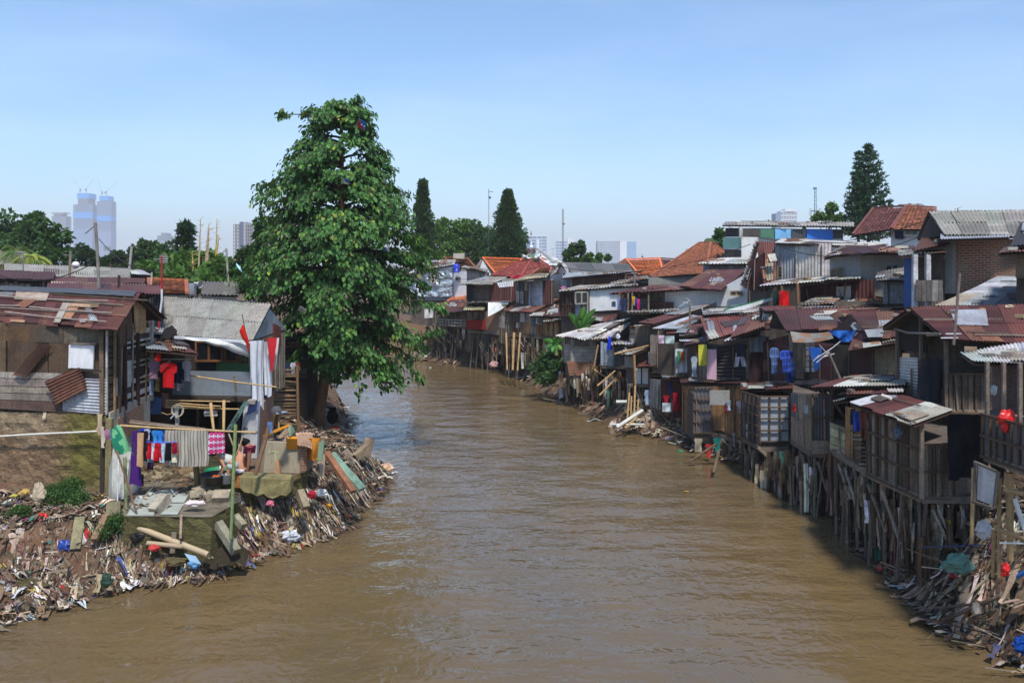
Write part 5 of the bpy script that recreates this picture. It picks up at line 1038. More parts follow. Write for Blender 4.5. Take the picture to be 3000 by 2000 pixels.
# ------------------------------------------------------------------ trees
def leaf_faces(m, p, d, nrm, l, w, col, fold=.25):
    """one leaf: pointed oval folded along its midrib; d = tip direction"""
    d = d.normalized(); s = d.cross(nrm).normalized(); n = s.cross(d); b = len(m.v)
    pts = [p, p+d*l*.35+s*w*.5+n*w*fold, p+d*l*.75+s*w*.32+n*w*fold*.5, p+d*l, p+d*l*.75-s*w*.32+n*w*fold*.5, p+d*l*.35-s*w*.5+n*w*fold, p+d*l*.5]
    m.v.extend(tuple(x) for x in pts)
    for f in ((0, 1, 6), (1, 2, 6), (2, 3, 6), (0, 6, 5), (5, 6, 4), (4, 6, 3)):
        m.f.append(tuple(b+i for i in f)); m.c.append(col); m.uv.append([(0, 0)]*3)
def quad_leaf(m, p, d, s, l, w, col):
    b = len(m.v); m.v.extend(tuple(x) for x in (p, p+d*l*.5+s*w*.5, p+d*l, p+d*l*.5-s*w*.5)); m.f.append((b, b+1, b+2, b+3)); m.c.append(col); m.uv.append([(0, 0)]*4)
def rv(rng): 
    while 1:
        v = V((rng.uniform(-1, 1), rng.uniform(-1, 1), rng.uniform(-1, 1)))
        if .05 < v.length < 1: return v.normalized()

def big_tree():
    rng = random.Random(12); YT = 36.8; s = YT/FP
    r = T('broadleaf_tree', 'tall broadleaf tree with layered drooping branches standing at the left water edge', 'tree', P(925, 1275, YT))
    tr = [(925, 1290, .30), (936, 1200, .26), (950, 1110, .24), (968, 1010, .24), (980, 930, .22), (990, 850, .20), (997, 740, .17), (1000, 600, .13), (1002, 450, .08), (1002, 330, .03)]
    tp = [P(a, b, YT+.15*math.sin(i)) for i, (a, b, _) in enumerate(tr)]
    m = MB(); m.tube(tp, [x[2] for x in tr], 12, c(122, 92, 70))
    for a in (0, 1.3, 2.6, 4.1, 5.2): m.tube([tp[0]+V((.2*math.cos(a), .2*math.sin(a), .5)), tp[0]+V((.55*math.cos(a), .55*math.sin(a), .0)), tp[0]+V((1.0*math.cos(a), 1.0*math.sin(a), -.4))], [.12, .1, .04], 7, c(112, 86, 66))
    m.build('trunk', 'bark', r, smooth=True)
    def trunk_at(z):
        for a, b in zip(tp, tp[1:]):
            if a.z <= z <= b.z: return a.lerp(b, (z-a.z)/(b.z-a.z))
        return tp[-1] if z > tp[-1].z else tp[0]
    # crown half widths left/right of u=1000 by photo row
    prof = [(275, 30, 30), (300, 60, 60), (335, 120, 105), (350, 125, 120), (385, 110, 110), (410, 160, 120), (470, 170, 165), (520, 185, 160), (560, 225, 200), (590, 250, 225), (640, 235, 220), (700, 275, 250), (760, 315, 265), (820, 315, 265), (860, 270, 260), (910, 210, 250), (960, 190, 235), (1000, 120, 235), (1050, 60, 220), (1100, 40, 200), (1130, 30, 180)]
    def hw(v, side):
        for (v0, l0, r0), (v1, l1, r1) in zip(prof, prof[1:]):
            if v0 <= v <= v1: t = (v-v0)/(v1-v0); return (l0+(l1-l0)*t if side < 0 else r0+(r1-r0)*t)*s
        return 30*s
    lm = MB(); bm_ = MB()
    greens = [c(68, 108, 54), c(76, 120, 58), c(58, 96, 50), c(88, 130, 62), c(52, 86, 46)]; tips = [c(112, 148, 56), c(96, 140, 60), c(128, 150, 62), c(140, 144, 70)]
    def leaves_along(p0, p1, n, spread, l0, tip=False, dens=1.0):
        n = int(n*rng.uniform(.45, 1.35))
        d = (p1-p0); dn = d.normalized()
        for _ in range(n):
            t = rng.random()**.8; p = p0.lerp(p1, t); side = rv(rng); side.z *= .9; p = p+side*spread*rng.random()**.6
            out = V((p.x-tc.x, p.y-tc.y, 0)); out = out.normalized() if out.length > .1 else dn
            dd = (out*rng.uniform(.1, .8)+V((0, 0, -1))*rng.uniform(.5, 1.3)+rv(rng)*.5).normalized()
            up = (V((0, 0, 1))*.5+out*1.0+rv(rng)*.55)
            col = jit(rng, rng.choice(tips) if (tip and t > .72 and rng.random() < .12) or rng.random() < .006 else rng.choice(greens), .22)
            l = l0*rng.uniform(.7, 1.25); leaf_faces(lm, p, dd, up, l, l*rng.uniform(.55, .72), col)
    NB = 165; ga = 2.39996
    for i in range(NB):
        f = (i+.5)/NB; v_end = 285+f**.82*835; az = i*ga+rng.uniform(-.4, .4); ca, sa = math.cos(az), math.sin(az)
        side = 1 if ca > 0 else -1; reach = hw(v_end, side); depth = (hw(v_end, -1)+hw(v_end, 1))/2
        if i > 8 and rng.random() < .1: continue
        if v_end > 1000 and ca < 0 and rng.random() < .55: continue
        L_ = rng.uniform(.72, .98)*(1+.26*noise.noise(V((ca*1.6, sa*1.6, v_end*.012))))
        if rng.random() < .2: L_ *= 1.14
        ex = ca*reach*L_; ey = sa*depth*L_*.95; zt_ = PZ(v_end, YT); ln = math.hypot(ex, ey)
        rise = rng.uniform(-.15, .35)*ln if f < .6 else rng.uniform(.1, .75)*ln   # lower limbs arch up, then droop
        tc = trunk_at(min(tp[-1].z-.2, max(zt_+ (.12*ln if f < .15 else rise*.5), PZ(985, YT)))); end = V((PX(1000, YT)+ex, YT+ey, zt_)); 
        mid = tc.lerp(end, .5)+V((0, 0, .18*ln+.1)); P1 = []
        for k in range(7):
            t = k/6; P1.append(tc*(1-t)**2+mid*2*t*(1-t)+end*t*t)
        bm_.tube(P1, [.065*(1-k/7)*(.5+ln/6)+.012 for k in range(7)], 6, c(84, 68, 54), cap=False)
        for k in range(2, 7):
            q0 = P1[k]; t = k/6
            for sd in (-1, 1):
                if rng.random() < .1: continue
                d0 = (P1[k]-P1[k-1]).normalized(); lat = V((-d0.y, d0.x, 0)).normalized()*sd
                tl = (1.15-.65*t)*min(1.3, .35+ln*.28); q1 = q0+lat*tl*.8+d0*tl*.6+V((0, 0, -.25*tl*rng.uniform(.3, 1.6)))
                bm_.tube([q0, q0.lerp(q1, .5)+V((0, 0, .05)), q1], [.018, .012, .005], 4, c(80, 70, 50), cap=False)
                leaves_along(q0, q1, int(17+16*tl), .3, .21, tip=True)
        leaves_along(P1[4], P1[6], 36, .24, .23, tip=True)
        if ln > 1.6: leaves_along(P1[2], P1[5], 30, .4, .21)
    # drooping sprays at the lower right and the hanging twig over the water
    for (a, b) in (((1150, 1040), (1170, 1135)), ((1110, 1000), (1110, 1125)), ((1180, 1050), (1232, 1115)), ((1060, 960), (1040, 1120)), ((1215, 985), (1290, 965)), ((1230, 880), (1305, 905)), ((890, 1000), (860, 1070)), ((1050, 1080), (1052, 1165)), ((720, 780), (686, 800)), ((820, 335), (842, 330))):
        tc = trunk_at(PZ(a[1], YT)) ; p0, p1 = P(*a, YT-1.2), P(*b, YT-1.6); bm_.tube([tc.lerp(p0, .4), p0, p1], [.03, .018, .005], 5, c(80, 70, 50), cap=False); leaves_along(p0, p1, 60 if a[0] != 1050 else 22, .3, .26, tip=True)
    tc = tp[-1]
    for k in range(9): a = k*.7; leaves_along(tp[-1]+V((0, 0, -.5)), tp[-1]+V((.5*math.cos(a), .5*math.sin(a), .35)), 12, .18, .34, tip=True)
    bm_.build('branches', 'bark', r, smooth=True); lm.build('crown', 'leaf', r)
    print('big tree leaves', len(lm.f)//6)
big_tree()
def kite(label, u, v, Y, cs, sz=1.0, rot=0, tri=False):
    r = T('kite', label, 'kite', P(u, v, Y), 'kites caught in the big tree'); s = Y/FP*sz; 
    def q(a, b): x = a*math.cos(rot)-b*math.sin(rot); y = a*math.sin(rot)+b*math.cos(rot); return P(u, v, Y)+V((x*s, -.02*b, y*s))
    m = MB(); m.slab([q(-14, 0), q(0, 13), q(0, -14)], .012, cs[0]); m.slab([q(0, 13), q(14, 0), q(0, -14)], .012, cs[1])
    if len(cs) > 2: m.box(q(0, 1)-V((0, .02, 0)), (5*s, .015, 6*s), cs[2]); m.box(q(5, -4)-V((0, .02, 0)), (3*s, .015, 7*s), cs[2])
    m.build('sail', 'paint', r); m = MB(); m.beam(q(0, 13)-V((0, .03, 0)), q(0, -14)-V((0, .03, 0)), .012, .012, c(190, 180, 160)); m.build('spar', 'wood', r)
kite('red and blue kite near the top of the big tree', 1060, 366, 33.8, (c(190, 40, 80), c(30, 110, 200), c(220, 220, 230)), 1.1, .3)
kite('white kite with blue edge in the middle of the big tree', 1014, 532, 33.2, (c(214, 214, 222), c(60, 90, 170)), .65, .8)
kite('pale kite with dark spots low on the left of the big tree', 885, 908, 33.0, (c(190, 196, 200), c(206, 208, 210)), .9, 0)
kite('blue and white kite at the right of the big tree crown', 1132, 730, 32.9, (c(40, 110, 190), c(214, 220, 230)), .7, .5)
kite('narrow white kite hanging in the lower centre of the tree', 1058, 884, 32.6, (c(206, 210, 220), c(90, 110, 170)), .5, -.4)
m = MB(); m.tube([P(692, 772, 33), P(698, 782, 33), P(706, 792, 33), P(702, 780, 33)], [.02, .06, .09, .03], 5, c(150, 200, 214)); one(m, 'plastic_bag', 'plastic', 'pale blue plastic bag snagged at the far left of the tree crown', 'plastic bag')

def crown_tree(name, label, base, top, blobs, n, lsz, cols, trunk=(.2, c(90, 74, 58)), group=None, seed=1, mat='leaf', twig=True, z0=None, flat=.8):
    """blobs: (u,v,Y,ru,rv) crown masses in photo units; leaves sit in a shell round each mass and over finer sub-masses"""
    rng = random.Random(seed); r = T(name, label, 'tree', base, group); m = MB()
    t0 = V(base); cen = sum((P(b[0], b[1], b[2]) for b in blobs), V())/len(blobs); lo = V((t0.x, t0.y, min(cen.z, max(t0.z+.5, (t0.z+cen.z)/2))))
    m.tube([t0, lo, V((t0.x*.5+cen.x*.5, t0.y, cen.z))], [trunk[0], trunk[0]*.8, trunk[0]*.4], 8, trunk[1])
    lf = MB(); tot = sum(b[3]*b[4] for b in blobs)
    for b in blobs:
        s = b[2]/FP; cc = P(b[0], b[1], b[2]); R_ = V((b[3]*s, b[3]*s*flat, b[4]*s)); m.tube([lo, lo.lerp(cc, .6)+V((0, 0, -.1)), cc], [trunk[0]*.5, trunk[0]*.3, .02], 5, trunk[1])
        k = max(8, int(n*b[3]*b[4]/tot)); sub = [rv(rng) for _ in range(max(6, int(b[3]*b[4]/120)))]; per = max(3, k//len(sub))
        for sv in sub:
            d = sv*rng.uniform(.62, 1.0); sc = cc+V((d.x*R_.x, d.y*R_.y, d.z*R_.z)); sr = min(R_.x, R_.z)*rng.uniform(.28, .5); tone = rng.uniform(.75, 1.3)
            for _ in range(per):
                e = rv(rng); p = sc+V((e.x, e.y, e.z*.75))*sr*rng.uniform(.55, 1.05)
                dd = (e+V((0, 0, -.45))+rv(rng)*.5).normalized(); side = dd.cross(rv(rng)).normalized(); l = lsz*rng.uniform(.7, 1.4)
                col = tuple(x*tone for x in jit(rng, rng.choice(cols), .2)); quad_leaf(lf, p, dd, side, l, l*.62, col)
    m.build('trunk', 'bark', r); lf.build('crown', mat, r); return r
GR = [c(52, 82, 42), c(62, 94, 46), c(46, 74, 40)]; GD = [c(38, 62, 42), c(44, 68, 44), c(34, 56, 38)]; GB = [c(84, 118, 46), c(72, 104, 44), c(60, 92, 40)]
gz = 2.0
crown_tree('broadleaf_tree', 'dark dense tree at the far left edge behind the roofs', (PX(20, 70), 70, gz), 0, [(-30, 690, 70, 90, 60), (20, 650, 70, 50, 38), (70, 700, 69, 60, 40), (10, 740, 68, 90, 40)], 5200, .34, GR, seed=1)
crown_tree('broadleaf_tree', 'tall tree with an open spreading crown right of the far left tree', (PX(125, 66), 66, gz), 0, [(110, 660, 66, 48, 32), (150, 690, 66, 46, 34), (90, 700, 66, 50, 36), (160, 730, 66, 40, 36), (115, 750, 65, 70, 40), (185, 745, 66, 20, 18)], 6500, .32, GR, seed=2)
crown_tree('broadleaf_tree', 'small rounded tree just left of the pale masts', (PX(240, 75), 75, gz), 0, [(232, 748, 75, 36, 30), (262, 765, 75, 26, 26), (222, 780, 75, 30, 20)], 2600, .32, GD, seed=3)
for i, (u, v, ru, rv_, l) in enumerate(((296, 778, 26, 22, 'low dark bush tree left of the distant red roof'), (352, 772, 40, 30, 'rounded dark tree in front of the distant red roof'), (405, 750, 40, 36, 'rounded tree behind the thin mast with the bird-like aerial'), (436, 738, 30, 30, 'taller rounded tree behind the striped antenna mast'), (480, 750, 36, 34, 'rounded tree right of the striped antenna mast'))):
    crown_tree('broadleaf_tree', l, (PX(u, 85), 85, gz), 0, [(u, v, 85, ru, rv_), (u+ru*.6, v+rv_*.5, 85, ru*.6, rv_*.6), (u-ru*.6, v+rv_*.5, 84, ru*.6, rv_*.6)], 2400, .36, GD if i < 3 else GR, seed=10+i, group='trees beyond the left roofs')
crown_tree('bamboo_grove', 'bright green bamboo grove in front of the yellow bamboo stalks', (PX(560, 55), 55, gz), 0, [(480, 790, 55, 60, 38), (540, 790, 55, 60, 44), (600, 785, 55, 60, 44), (640, 800, 54, 50, 40), (560, 770, 56, 50, 34), (500, 815, 53, 90, 26), (620, 825, 52, 60, 24)], 8000, .42, GB, seed=20)
for i, (a, b, cc, l) in enumerate((((2160, 0), 0, 0, ''),)): pass
for i, (u0, v0, u1, v1, l) in enumerate(((581, 790, 588, 640, 'leftmost tall dry bamboo stalk'), (600, 770, 612, 655, 'dry bamboo stalk forked at its top'), (606, 770, 613, 670, 'shorter leaning dry bamboo stalk'), (630, 800, 636, 640, 'tallest yellow bamboo stalk'), (627, 800, 641, 690, 'yellow bamboo stalk beside the tallest one'), (567, 790, 563, 735, 'short yellow bamboo stalk at the left'))):
    rng = random.Random(i); t = T('bamboo_stalk', l+' above the bamboo grove', 'bamboo stalk', P(u0, v0, 54), 'bare bamboo stalks'); m = MB(); p0, p1 = P(u0, v0+30, 54), P(u1, v1, 54); m.tube([p0, p0.lerp(p1, .5), p1], [.07, .055, .02], 6, c(196, 170, 90) if 'yellow' in l else c(180, 160, 130)); 
    for k in range(26): p = p0.lerp(p1, rng.uniform(.25, 1)); e = rv(rng); e.z = abs(e.z)*.6; m.beam(p, p+e*.28, .02, .02, c(190, 170, 130))
    m.build('stalk', 'bamboo', t)
def whorl_tree(name, label, u, vt, vb, Y, tiers, cols, trunk_r=.14, seed=1, droop=0.0, needle=.22, dens=26, group=None, up=.25):
    rng = random.Random(seed); r = T(name, label, 'tree', (PX(u, Y), Y, 1.8), group); m = MB(); lf = MB(); p1 = P(u, vt, Y); p0 = V((p1.x, p1.y, 1.8)); m.tube([p0, p0.lerp(p1, .5), p1], [trunk_r, trunk_r*.6, .02], 7, c(70, 60, 50))
    for v, hw_, nb in tiers:
        c0 = P(u, v, Y); s = Y/FP
        for k in range(nb):
            a = k*2*math.pi/nb+rng.uniform(-.3, .3)+v; L_ = hw_*s*rng.uniform(.82, 1.08); d = V((math.cos(a), math.sin(a), 0)); e = c0+d*L_+V((0, 0, L_*(up-droop)*rng.uniform(.7, 1.3))); mid = c0.lerp(e, .5)-V((0, 0, L_*.07))
            m.tube([c0, mid, e], [.04, .025, .01], 4, c(60, 54, 44), cap=False)
            for j in range(int(dens*max(.4, L_))):
                t = rng.random()**.7; p = c0.lerp(mid, t*2) if t < .5 else mid.lerp(e, t*2-1); q = (d*.5+rv(rng)*.8+V((0, 0, .35))).normalized(); l = needle*rng.uniform(.7, 1.3)
                quad_leaf(lf, p, q, q.cross(rv(rng)).normalized(), l, l*.3, jit(rng, rng.choice(cols), .25))
    m.build('trunk', 'bark', r); lf.build('crown', 'needle', r); return r
whorl_tree('monkey_puzzle_tree', 'small tiered conifer with separate dark tufts beside the dry bamboo stalks', 543, 651, 790, 62, [(660, 10, 5), (672, 18, 7), (684, 22, 7), (697, 14, 5), (708, 26, 8), (714, 14, 5), (735, 28, 8), (740, 16, 5), (760, 38, 9)], [c(44, 68, 46), c(38, 60, 42)], .12, 3, needle=.5, dens=46, up=.12)
tiers = lambda v0, v1, h0, h1, n, nb=9, pw=1.0: [(v0+(v1-v0)*((i/(n-1))), h0+(h1-h0)*((i/(n-1))**pw), nb) for i in range(n)]
whorl_tree('norfolk_pine', 'tall norfolk pine with the highest pointed top above the blue tarpaulins', 2545, 424, 740, 66, tiers(430, 472, 5, 28, 5, 6)+tiers(492, 705, 32, 78, 14, 9, .8), [c(44, 76, 50), c(52, 84, 52), c(38, 66, 44)], .25, 5, needle=.3, dens=46, up=.42)
whorl_tree('norfolk_pine', 'lower norfolk pine leaning against the left of the tallest one', 2515, 446, 740, 67, tiers(452, 690, 4, 50, 17, 7, .8), [c(46, 76, 52), c(54, 84, 54)], .2, 6, needle=.3, dens=38, up=.25)
def cone_tree(label, u, Y, prof, n, cols, seed, name):
    rng = random.Random(seed); r = T(name, label, 'tree', (PX(u, Y), Y, gz)); m = MB(); m.tube([(PX(u, Y), Y, gz), P(u, prof[0][0], Y)], [.35, .03], 7, c(80, 66, 54)); m.build('trunk', 'bark', r); lf = MB(); s = Y/FP
    for _ in range(n//26):
        v = prof[0][0]+(prof[-1][0]-prof[0][0])*rng.random()**.8
        for (v0, h0), (v1, h1) in zip(prof, prof[1:]):
            if v0 <= v <= v1: hw_ = h0+(h1-h0)*(v-v0)/(v1-v0); break
        a = rng.uniform(0, 6.283); k = rng.uniform(.45, 1.0)*(1+.7*noise.noise(V((math.cos(a)*1.7, math.sin(a)*1.7, v*.06+seed)))+.35*noise.noise(V((math.cos(a)*4, math.sin(a)*4, v*.15+seed)))); x = hw_*s*k; cc = P(u, v, Y)+V((math.cos(a)*x, math.sin(a)*x, 0)); tone = rng.uniform(.6, 1.4); sr = .3+.35*hw_*s*.2
        for _k in range(26):
            e = rv(rng); d = (e+V((math.cos(a)*.5, math.sin(a)*.5, .3))).normalized(); l = rng.uniform(.22, .42); quad_leaf(lf, cc+V((e.x, e.y, e.z*.8))*sr, d, d.cross(rv(rng)).normalized(), l, l*.55, tuple(x*tone for x in jit(rng, rng.choice(cols), .2)))
    lf.build('crown', 'leaf', r)
GD2 = [c(48, 76, 48), c(54, 84, 52), c(42, 68, 44)]
cone_tree('narrow dark columnar tree just right of the big tree crown', 1238, 90, [(534, 1), (560, 5), (600, 12), (640, 22), (680, 26), (790, 30)], 11000, GD2, 3, 'cypress_tree')
for i, (u, v, ru, rv_, l) in enumerate(((1300, 690, 44, 42, 'left round tree of the tall green clump behind the foil house'), (1345, 685, 44, 42, 'middle round tree of the tall green clump behind the orange roof'), (1395, 690, 44, 44, 'right round tree of the tall green clump before the conical tree'))):
    crown_tree('broadleaf_tree', l, (PX(u, 100+i*2), 100+i*2, gz), 0, [(u, v, 100, ru, rv_), (u-20, v+45, 99, ru, rv_*.8), (u+22, v+45, 99, ru, rv_*.8), (u, v-20, 101, ru*.6, rv_*.6), (u, v+80, 98, ru, 26)], 7500, .34, GB if i < 2 else GR, seed=40+i, group='round trees behind the river bend')
cone_tree('large dark conical tree behind the small mosque dome', 1488, 95, [(562, 1), (590, 7), (612, 16), (640, 25), (665, 38), (700, 54), (740, 56), (790, 60)], 20000, GD2, 7, 'conical_tree')
crown_tree('broadleaf_tree', 'small tree with two pointed lobes right of the mosque dome', (PX(1680, 85), 85, gz), 0, [(1672, 730, 85, 14, 18), (1693, 725, 85, 15, 20), (1680, 750, 85, 28, 20)], 2600, .3, GR, seed=60)
crown_tree('broadleaf_tree', 'low rounded bush tree before the white apartment slabs', (PX(1750, 85), 85, gz), 0, [(1730, 757, 85, 30, 12), (1765, 758, 85, 24, 12), (1700, 762, 85, 26, 12)], 1800, .3, GB, seed=61)
crown_tree('broadleaf_tree', 'thin airy tree beside the telecom tower', (PX(2430, 75), 75, gz), 0, [(2438, 612, 75, 12, 18), (2420, 630, 75, 18, 12), (2400, 640, 75, 22, 12), (2455, 635, 75, 16, 14)], 1300, .3, GB, seed=62)
crown_tree('broadleaf_tree', 'yellow green shrub tree behind the brown tiled roof', (PX(2108, 75), 75, gz), 0, [(2108, 690, 75, 14, 22), (2112, 715, 75, 16, 20), (2020, 738, 75, 12, 6)], 1200, .3, GB, seed=63)
crown_tree('broadleaf_tree', 'dark leafy tree rising behind the left of the big tree crown', (PX(775, 45), 45, gz), 0, [(770, 665, 45, 26, 24), (735, 760, 45, 40, 40), (790, 720, 45, 40, 50), (700, 790, 45, 30, 30), (745, 820, 44, 50, 30), (700, 835, 43, 40, 18)], 5200, .24, [c(46, 70, 44), c(56, 84, 46)], seed=64)
def palm(label, u, vc, Y, vb, n=14, L_=1.6, col=c(70, 98, 50), name='palm_tree', group=None, seed=1):
    rng = random.Random(seed); r = T(name, label, 'palm', P(u, vb, Y), group); m = MB(); top = P(u, vc, Y); m.tube([P(u, vb, Y), top], [.16, .11], 8, c(110, 96, 78)); m.build('trunk', 'bark', r); m = MB()
    for k in range(n):
        a = k*2.4; el = rng.uniform(-.1, 1.0); d = V((math.cos(a), math.sin(a), 0)); L2 = L_*rng.uniform(.8, 1.2)
        pts = [top+d*L2*t*math.cos(el)+V((0, 0, L2*(math.sin(el)*t-.75*t*t))) for t in [i/8 for i in range(9)]]; m.tube(pts, [.02]*9, 4, c(120, 130, 70), cap=False)
        for i in range(1, 9):
            for sd in (-1, 1):
                for q in (0, .5):
                    p = pts[i-1].lerp(pts[i], q); tan = (pts[i]-pts[i-1]).normalized(); sv = V((-d.y, d.x, 0))*sd; e = (sv*.8+tan*.6+V((0, 0, -.5))).normalized(); quad_leaf(m, p, e, e.cross(V((0, 0, 1))).normalized(), L2*.32, .06, jit(rng, col, .2))
    m.build('fronds', 'leaf', r); return r
palm('coconut palm with drooping fronds in front of the left trees', 48, 735, 52, 830, 16, 1.5, c(90, 120, 60)); palm('small palm with yellowing fronds above the long grey roof', 90, 752, 50, 820, 12, 1.1, c(150, 160, 70), seed=3)
palm('palm with thin upright fronds left of the white terrace building', 2088, 705, 78, 780, 14, 1.4, c(84, 120, 60), seed=5)
def banana(label, u, v, Y, leaves, group='banana plants'):
    r = T('banana_plant', label, 'banana plant', P(u, v, Y), group); m = MB(); m.tube([P(u, v+30, Y), P(u, v, Y)], [.14, .1], 9, c(120, 130, 70)); m.build('trunk', 'bark', r); rng = random.Random(int(u)); lm = MB()
    for du, dv, w_, col in leaves:
        a = P(u, v, Y); b = P(u+du, v+dv, Y-.3); side = V((b-a).cross(V((0, 1, 0)))).normalized(); L_ = (b-a).length; wd = w_*Y/FP
        def fn(x, y): 
            k = math.sin(min(1, y*1.03)*math.pi)**.55; return a.lerp(b, y)+side*(x-.5)*wd*k+V((0, -.25*L_*y*y+abs(x-.5)*.12*k, .1*L_*math.sin(y*3)-abs(x-.5)*wd*.25*k))
        lm.grid(fn, 6, 14, lambda x, y: jit(rng, col if abs(x-.5) > .1 else tuple(q*1.7 for q in col), .1))
    lm.build('leaves', 'leaf', r, smooth=True)
GBN = c(84, 138, 60)
banana('large banana plant growing above the white block hut roof', 1702, 965, 50, [(-36, -50, 20, GBN), (-14, -40, 18, c(60, 110, 56)), (8, -68, 26, c(104, 160, 66)), (18, -48, 20, GBN), (42, -62, 16, GBN), (44, -36, 16, c(60, 110, 52)), (-6, -28, 20, c(70, 120, 60)), (30, -14, 18, c(56, 100, 50))])
banana('lower banana plant left of the white block hut', 1630, 1010, 50.5, [(-38, -16, 18, GBN), (-30, 8, 16, c(60, 110, 56)), (22, -26, 14, GBN), (-14, 20, 16, c(60, 116, 60)), (16, 14, 14, GBN), (-8, -24, 14, c(76, 130, 60))])
def shrub(label, pts, n, lsz, cols, seed, name='leafy_shrub', Yo=None):
    rng = random.Random(seed); u, v, Y = pts[0][:3]; r = T(name, label, 'shrub', P(u, v, Y)); m = MB(); st = MB()
    for (u, v, Y, ru, rv_) in pts:
        cc = P(u, v, Y); s = Y/FP; st.tube([cc-V((0, 0, rv_*s)), cc], [.02, .01], 4, c(80, 84, 50), cap=False)
        for _ in range(n//len(pts)): e = rv(rng)*rng.random()**.5*(1+.7*noise.noise(V((u*.1+_*.013, _*.01, seed)))); p = cc+V((e.x*ru*s, e.y*ru*s, e.z*rv_*s)); d = (rv(rng)+V((0, 0, .3))).normalized(); l = lsz*rng.uniform(.6, 1.4); quad_leaf(m, p, d, d.cross(rv(rng)).normalized(), l, l*.4, jit(rng, rng.choice(cols), .25))
    st.build('stem', 'bark', r); m.build('leaves', 'leaf', r)
GW = [c(64, 96, 44), c(52, 84, 44), c(84, 112, 50), c(44, 70, 42)]
shrub('leafy weeds growing against the base of the mossy wall', [(210, 1425, 23.6, 34, 26), (170, 1460, 23.2, 44, 30), (235, 1470, 23, 30, 36), (200, 1510, 22.6, 44, 30), (160, 1440, 23.3, 30, 20)], 9000, .075, GW, 1)
shrub('low weeds at the left edge of the bank', [(20, 1530, 22.2, 44, 36), (60, 1500, 22.3, 30, 20), (0, 1570, 21.8, 40, 20), (130, 1580, 21.8, 40, 22)], 5200, .075, GW, 2); shrub('small weeds between the plank and the concrete posts', [(340, 1530, 21.9, 26, 26), (300, 1560, 21.7, 24, 22), (250, 1540, 22, 24, 24)], 3600, .07, GW, 3)
shrub('green undergrowth on the bank below the banana plants', [(1610, 1050, 51, 30, 26), (1580, 1075, 51, 24, 18), (1640, 1075, 50, 26, 20), (1600, 1110, 50, 30, 20)], 2600, .26, GR, 4)
# ------------------------------------------------------------------ far towers, masts
def tower(name, label, u0, u1, vt, Y, cols, floors, bays, side=.25, parts=(), vb=790, frame=False, group=None):
    r = T(name, label, 'tower', (PX((u0+u1)/2, Y), Y, 2), group); x0, x1, z1 = PX(u0, Y), PX(u1, Y), PZ(vt, Y); dp = (x1-x0)*.8; z0 = PZ(vb, Y); W = x1-x0
    ch = (z1-z0)/floors
    m = MB(); ins = .05*W if frame else .02*W
    if not frame: m.box(((x0+x1)/2, Y+dp/2, (z0+z1)/2), (W-2*ins, dp-2*ins, z1-z0-.5), cols[1]); m.build('glazing', 'tower', r)
    else: m.box(((x0+x1)/2-.0*W, Y+dp/2, (z0+z1)/2), (W*.22, dp*.5, z1-z0), cols[1]); m.build('core', 'tower', r)
    m = MB()
    for k in range(floors+1): m.box(((x0+x1)/2, Y+dp/2, z0+ch*k), (W, dp, ch*.3), cols[0])
    for k in range(bays+1): m.box((x0+W*k/bays, Y+.3, (z0+z1)/2), (W*.03, .6, z1-z0), cols[0]); m.box((x0+W*k/bays, Y+dp-.3, (z0+z1)/2), (W*.03, .6, z1-z0), cols[0])
    for k in range(1, 4): 
        for xx in (x0+.3, x1-.3): m.box((xx, Y+dp*k/4, (z0+z1)/2), (.6, W*.03, z1-z0), cols[0])
    m.build('frame', 'tower', r)
    for nm, a, b, va, vb_, cc in parts: m = MB(); xa, xb = PX(a, Y), PX(b, Y); m.box(((xa+xb)/2, Y+dp/2, (PZ(va, Y)+PZ(vb_, Y))/2), (xb-xa, dp+.8, abs(PZ(va, Y)-PZ(vb_, Y))), cc); m.build(nm, 'tower', r)
    return r
def crane(label, u, v, Y, tip, group='tower cranes'):
    r = T('tower_crane', label, 'crane', P(u, v, Y), group); m = MB(); a = P(u, v, Y); b = P(u, v-14, Y); e = P(*tip, Y); m.beam(a, b, 1.4, 1.4, c(150, 120, 120)); m.build('mast', 'tower', r); m = MB(); m.beam(b, e, .7, .7, c(150, 155, 168)); m.beam(b, b+(b-e)*.18-V((0, 0, 2)), 3, 2.5, c(120, 120, 128)); m.build('jib', 'tower', r)
BL = c(60, 150, 225)
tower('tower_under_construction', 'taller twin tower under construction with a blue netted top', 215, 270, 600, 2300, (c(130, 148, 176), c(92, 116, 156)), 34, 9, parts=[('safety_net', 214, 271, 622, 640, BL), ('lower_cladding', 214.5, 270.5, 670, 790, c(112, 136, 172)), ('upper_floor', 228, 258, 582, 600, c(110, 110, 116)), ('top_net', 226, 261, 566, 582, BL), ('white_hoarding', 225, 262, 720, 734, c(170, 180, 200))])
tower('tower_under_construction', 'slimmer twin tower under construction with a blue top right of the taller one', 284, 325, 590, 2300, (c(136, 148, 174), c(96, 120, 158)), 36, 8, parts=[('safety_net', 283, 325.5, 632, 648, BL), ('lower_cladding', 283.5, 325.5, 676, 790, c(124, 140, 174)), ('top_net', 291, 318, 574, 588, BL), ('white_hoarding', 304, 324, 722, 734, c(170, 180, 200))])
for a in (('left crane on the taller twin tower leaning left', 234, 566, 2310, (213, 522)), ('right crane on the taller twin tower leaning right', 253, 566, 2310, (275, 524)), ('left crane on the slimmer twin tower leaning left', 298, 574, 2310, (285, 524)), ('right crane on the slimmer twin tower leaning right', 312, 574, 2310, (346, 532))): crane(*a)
tower('office_tower', 'hazy office tower with a flat disc roof left of the twin towers', 152, 192, 634, 2100, (c(150, 150, 158), c(110, 126, 150)), 28, 6, parts=[('roof_disc', 150, 188, 622, 626, c(150, 150, 156)), ('roof_core', 158, 180, 626, 634, c(100, 104, 116))])
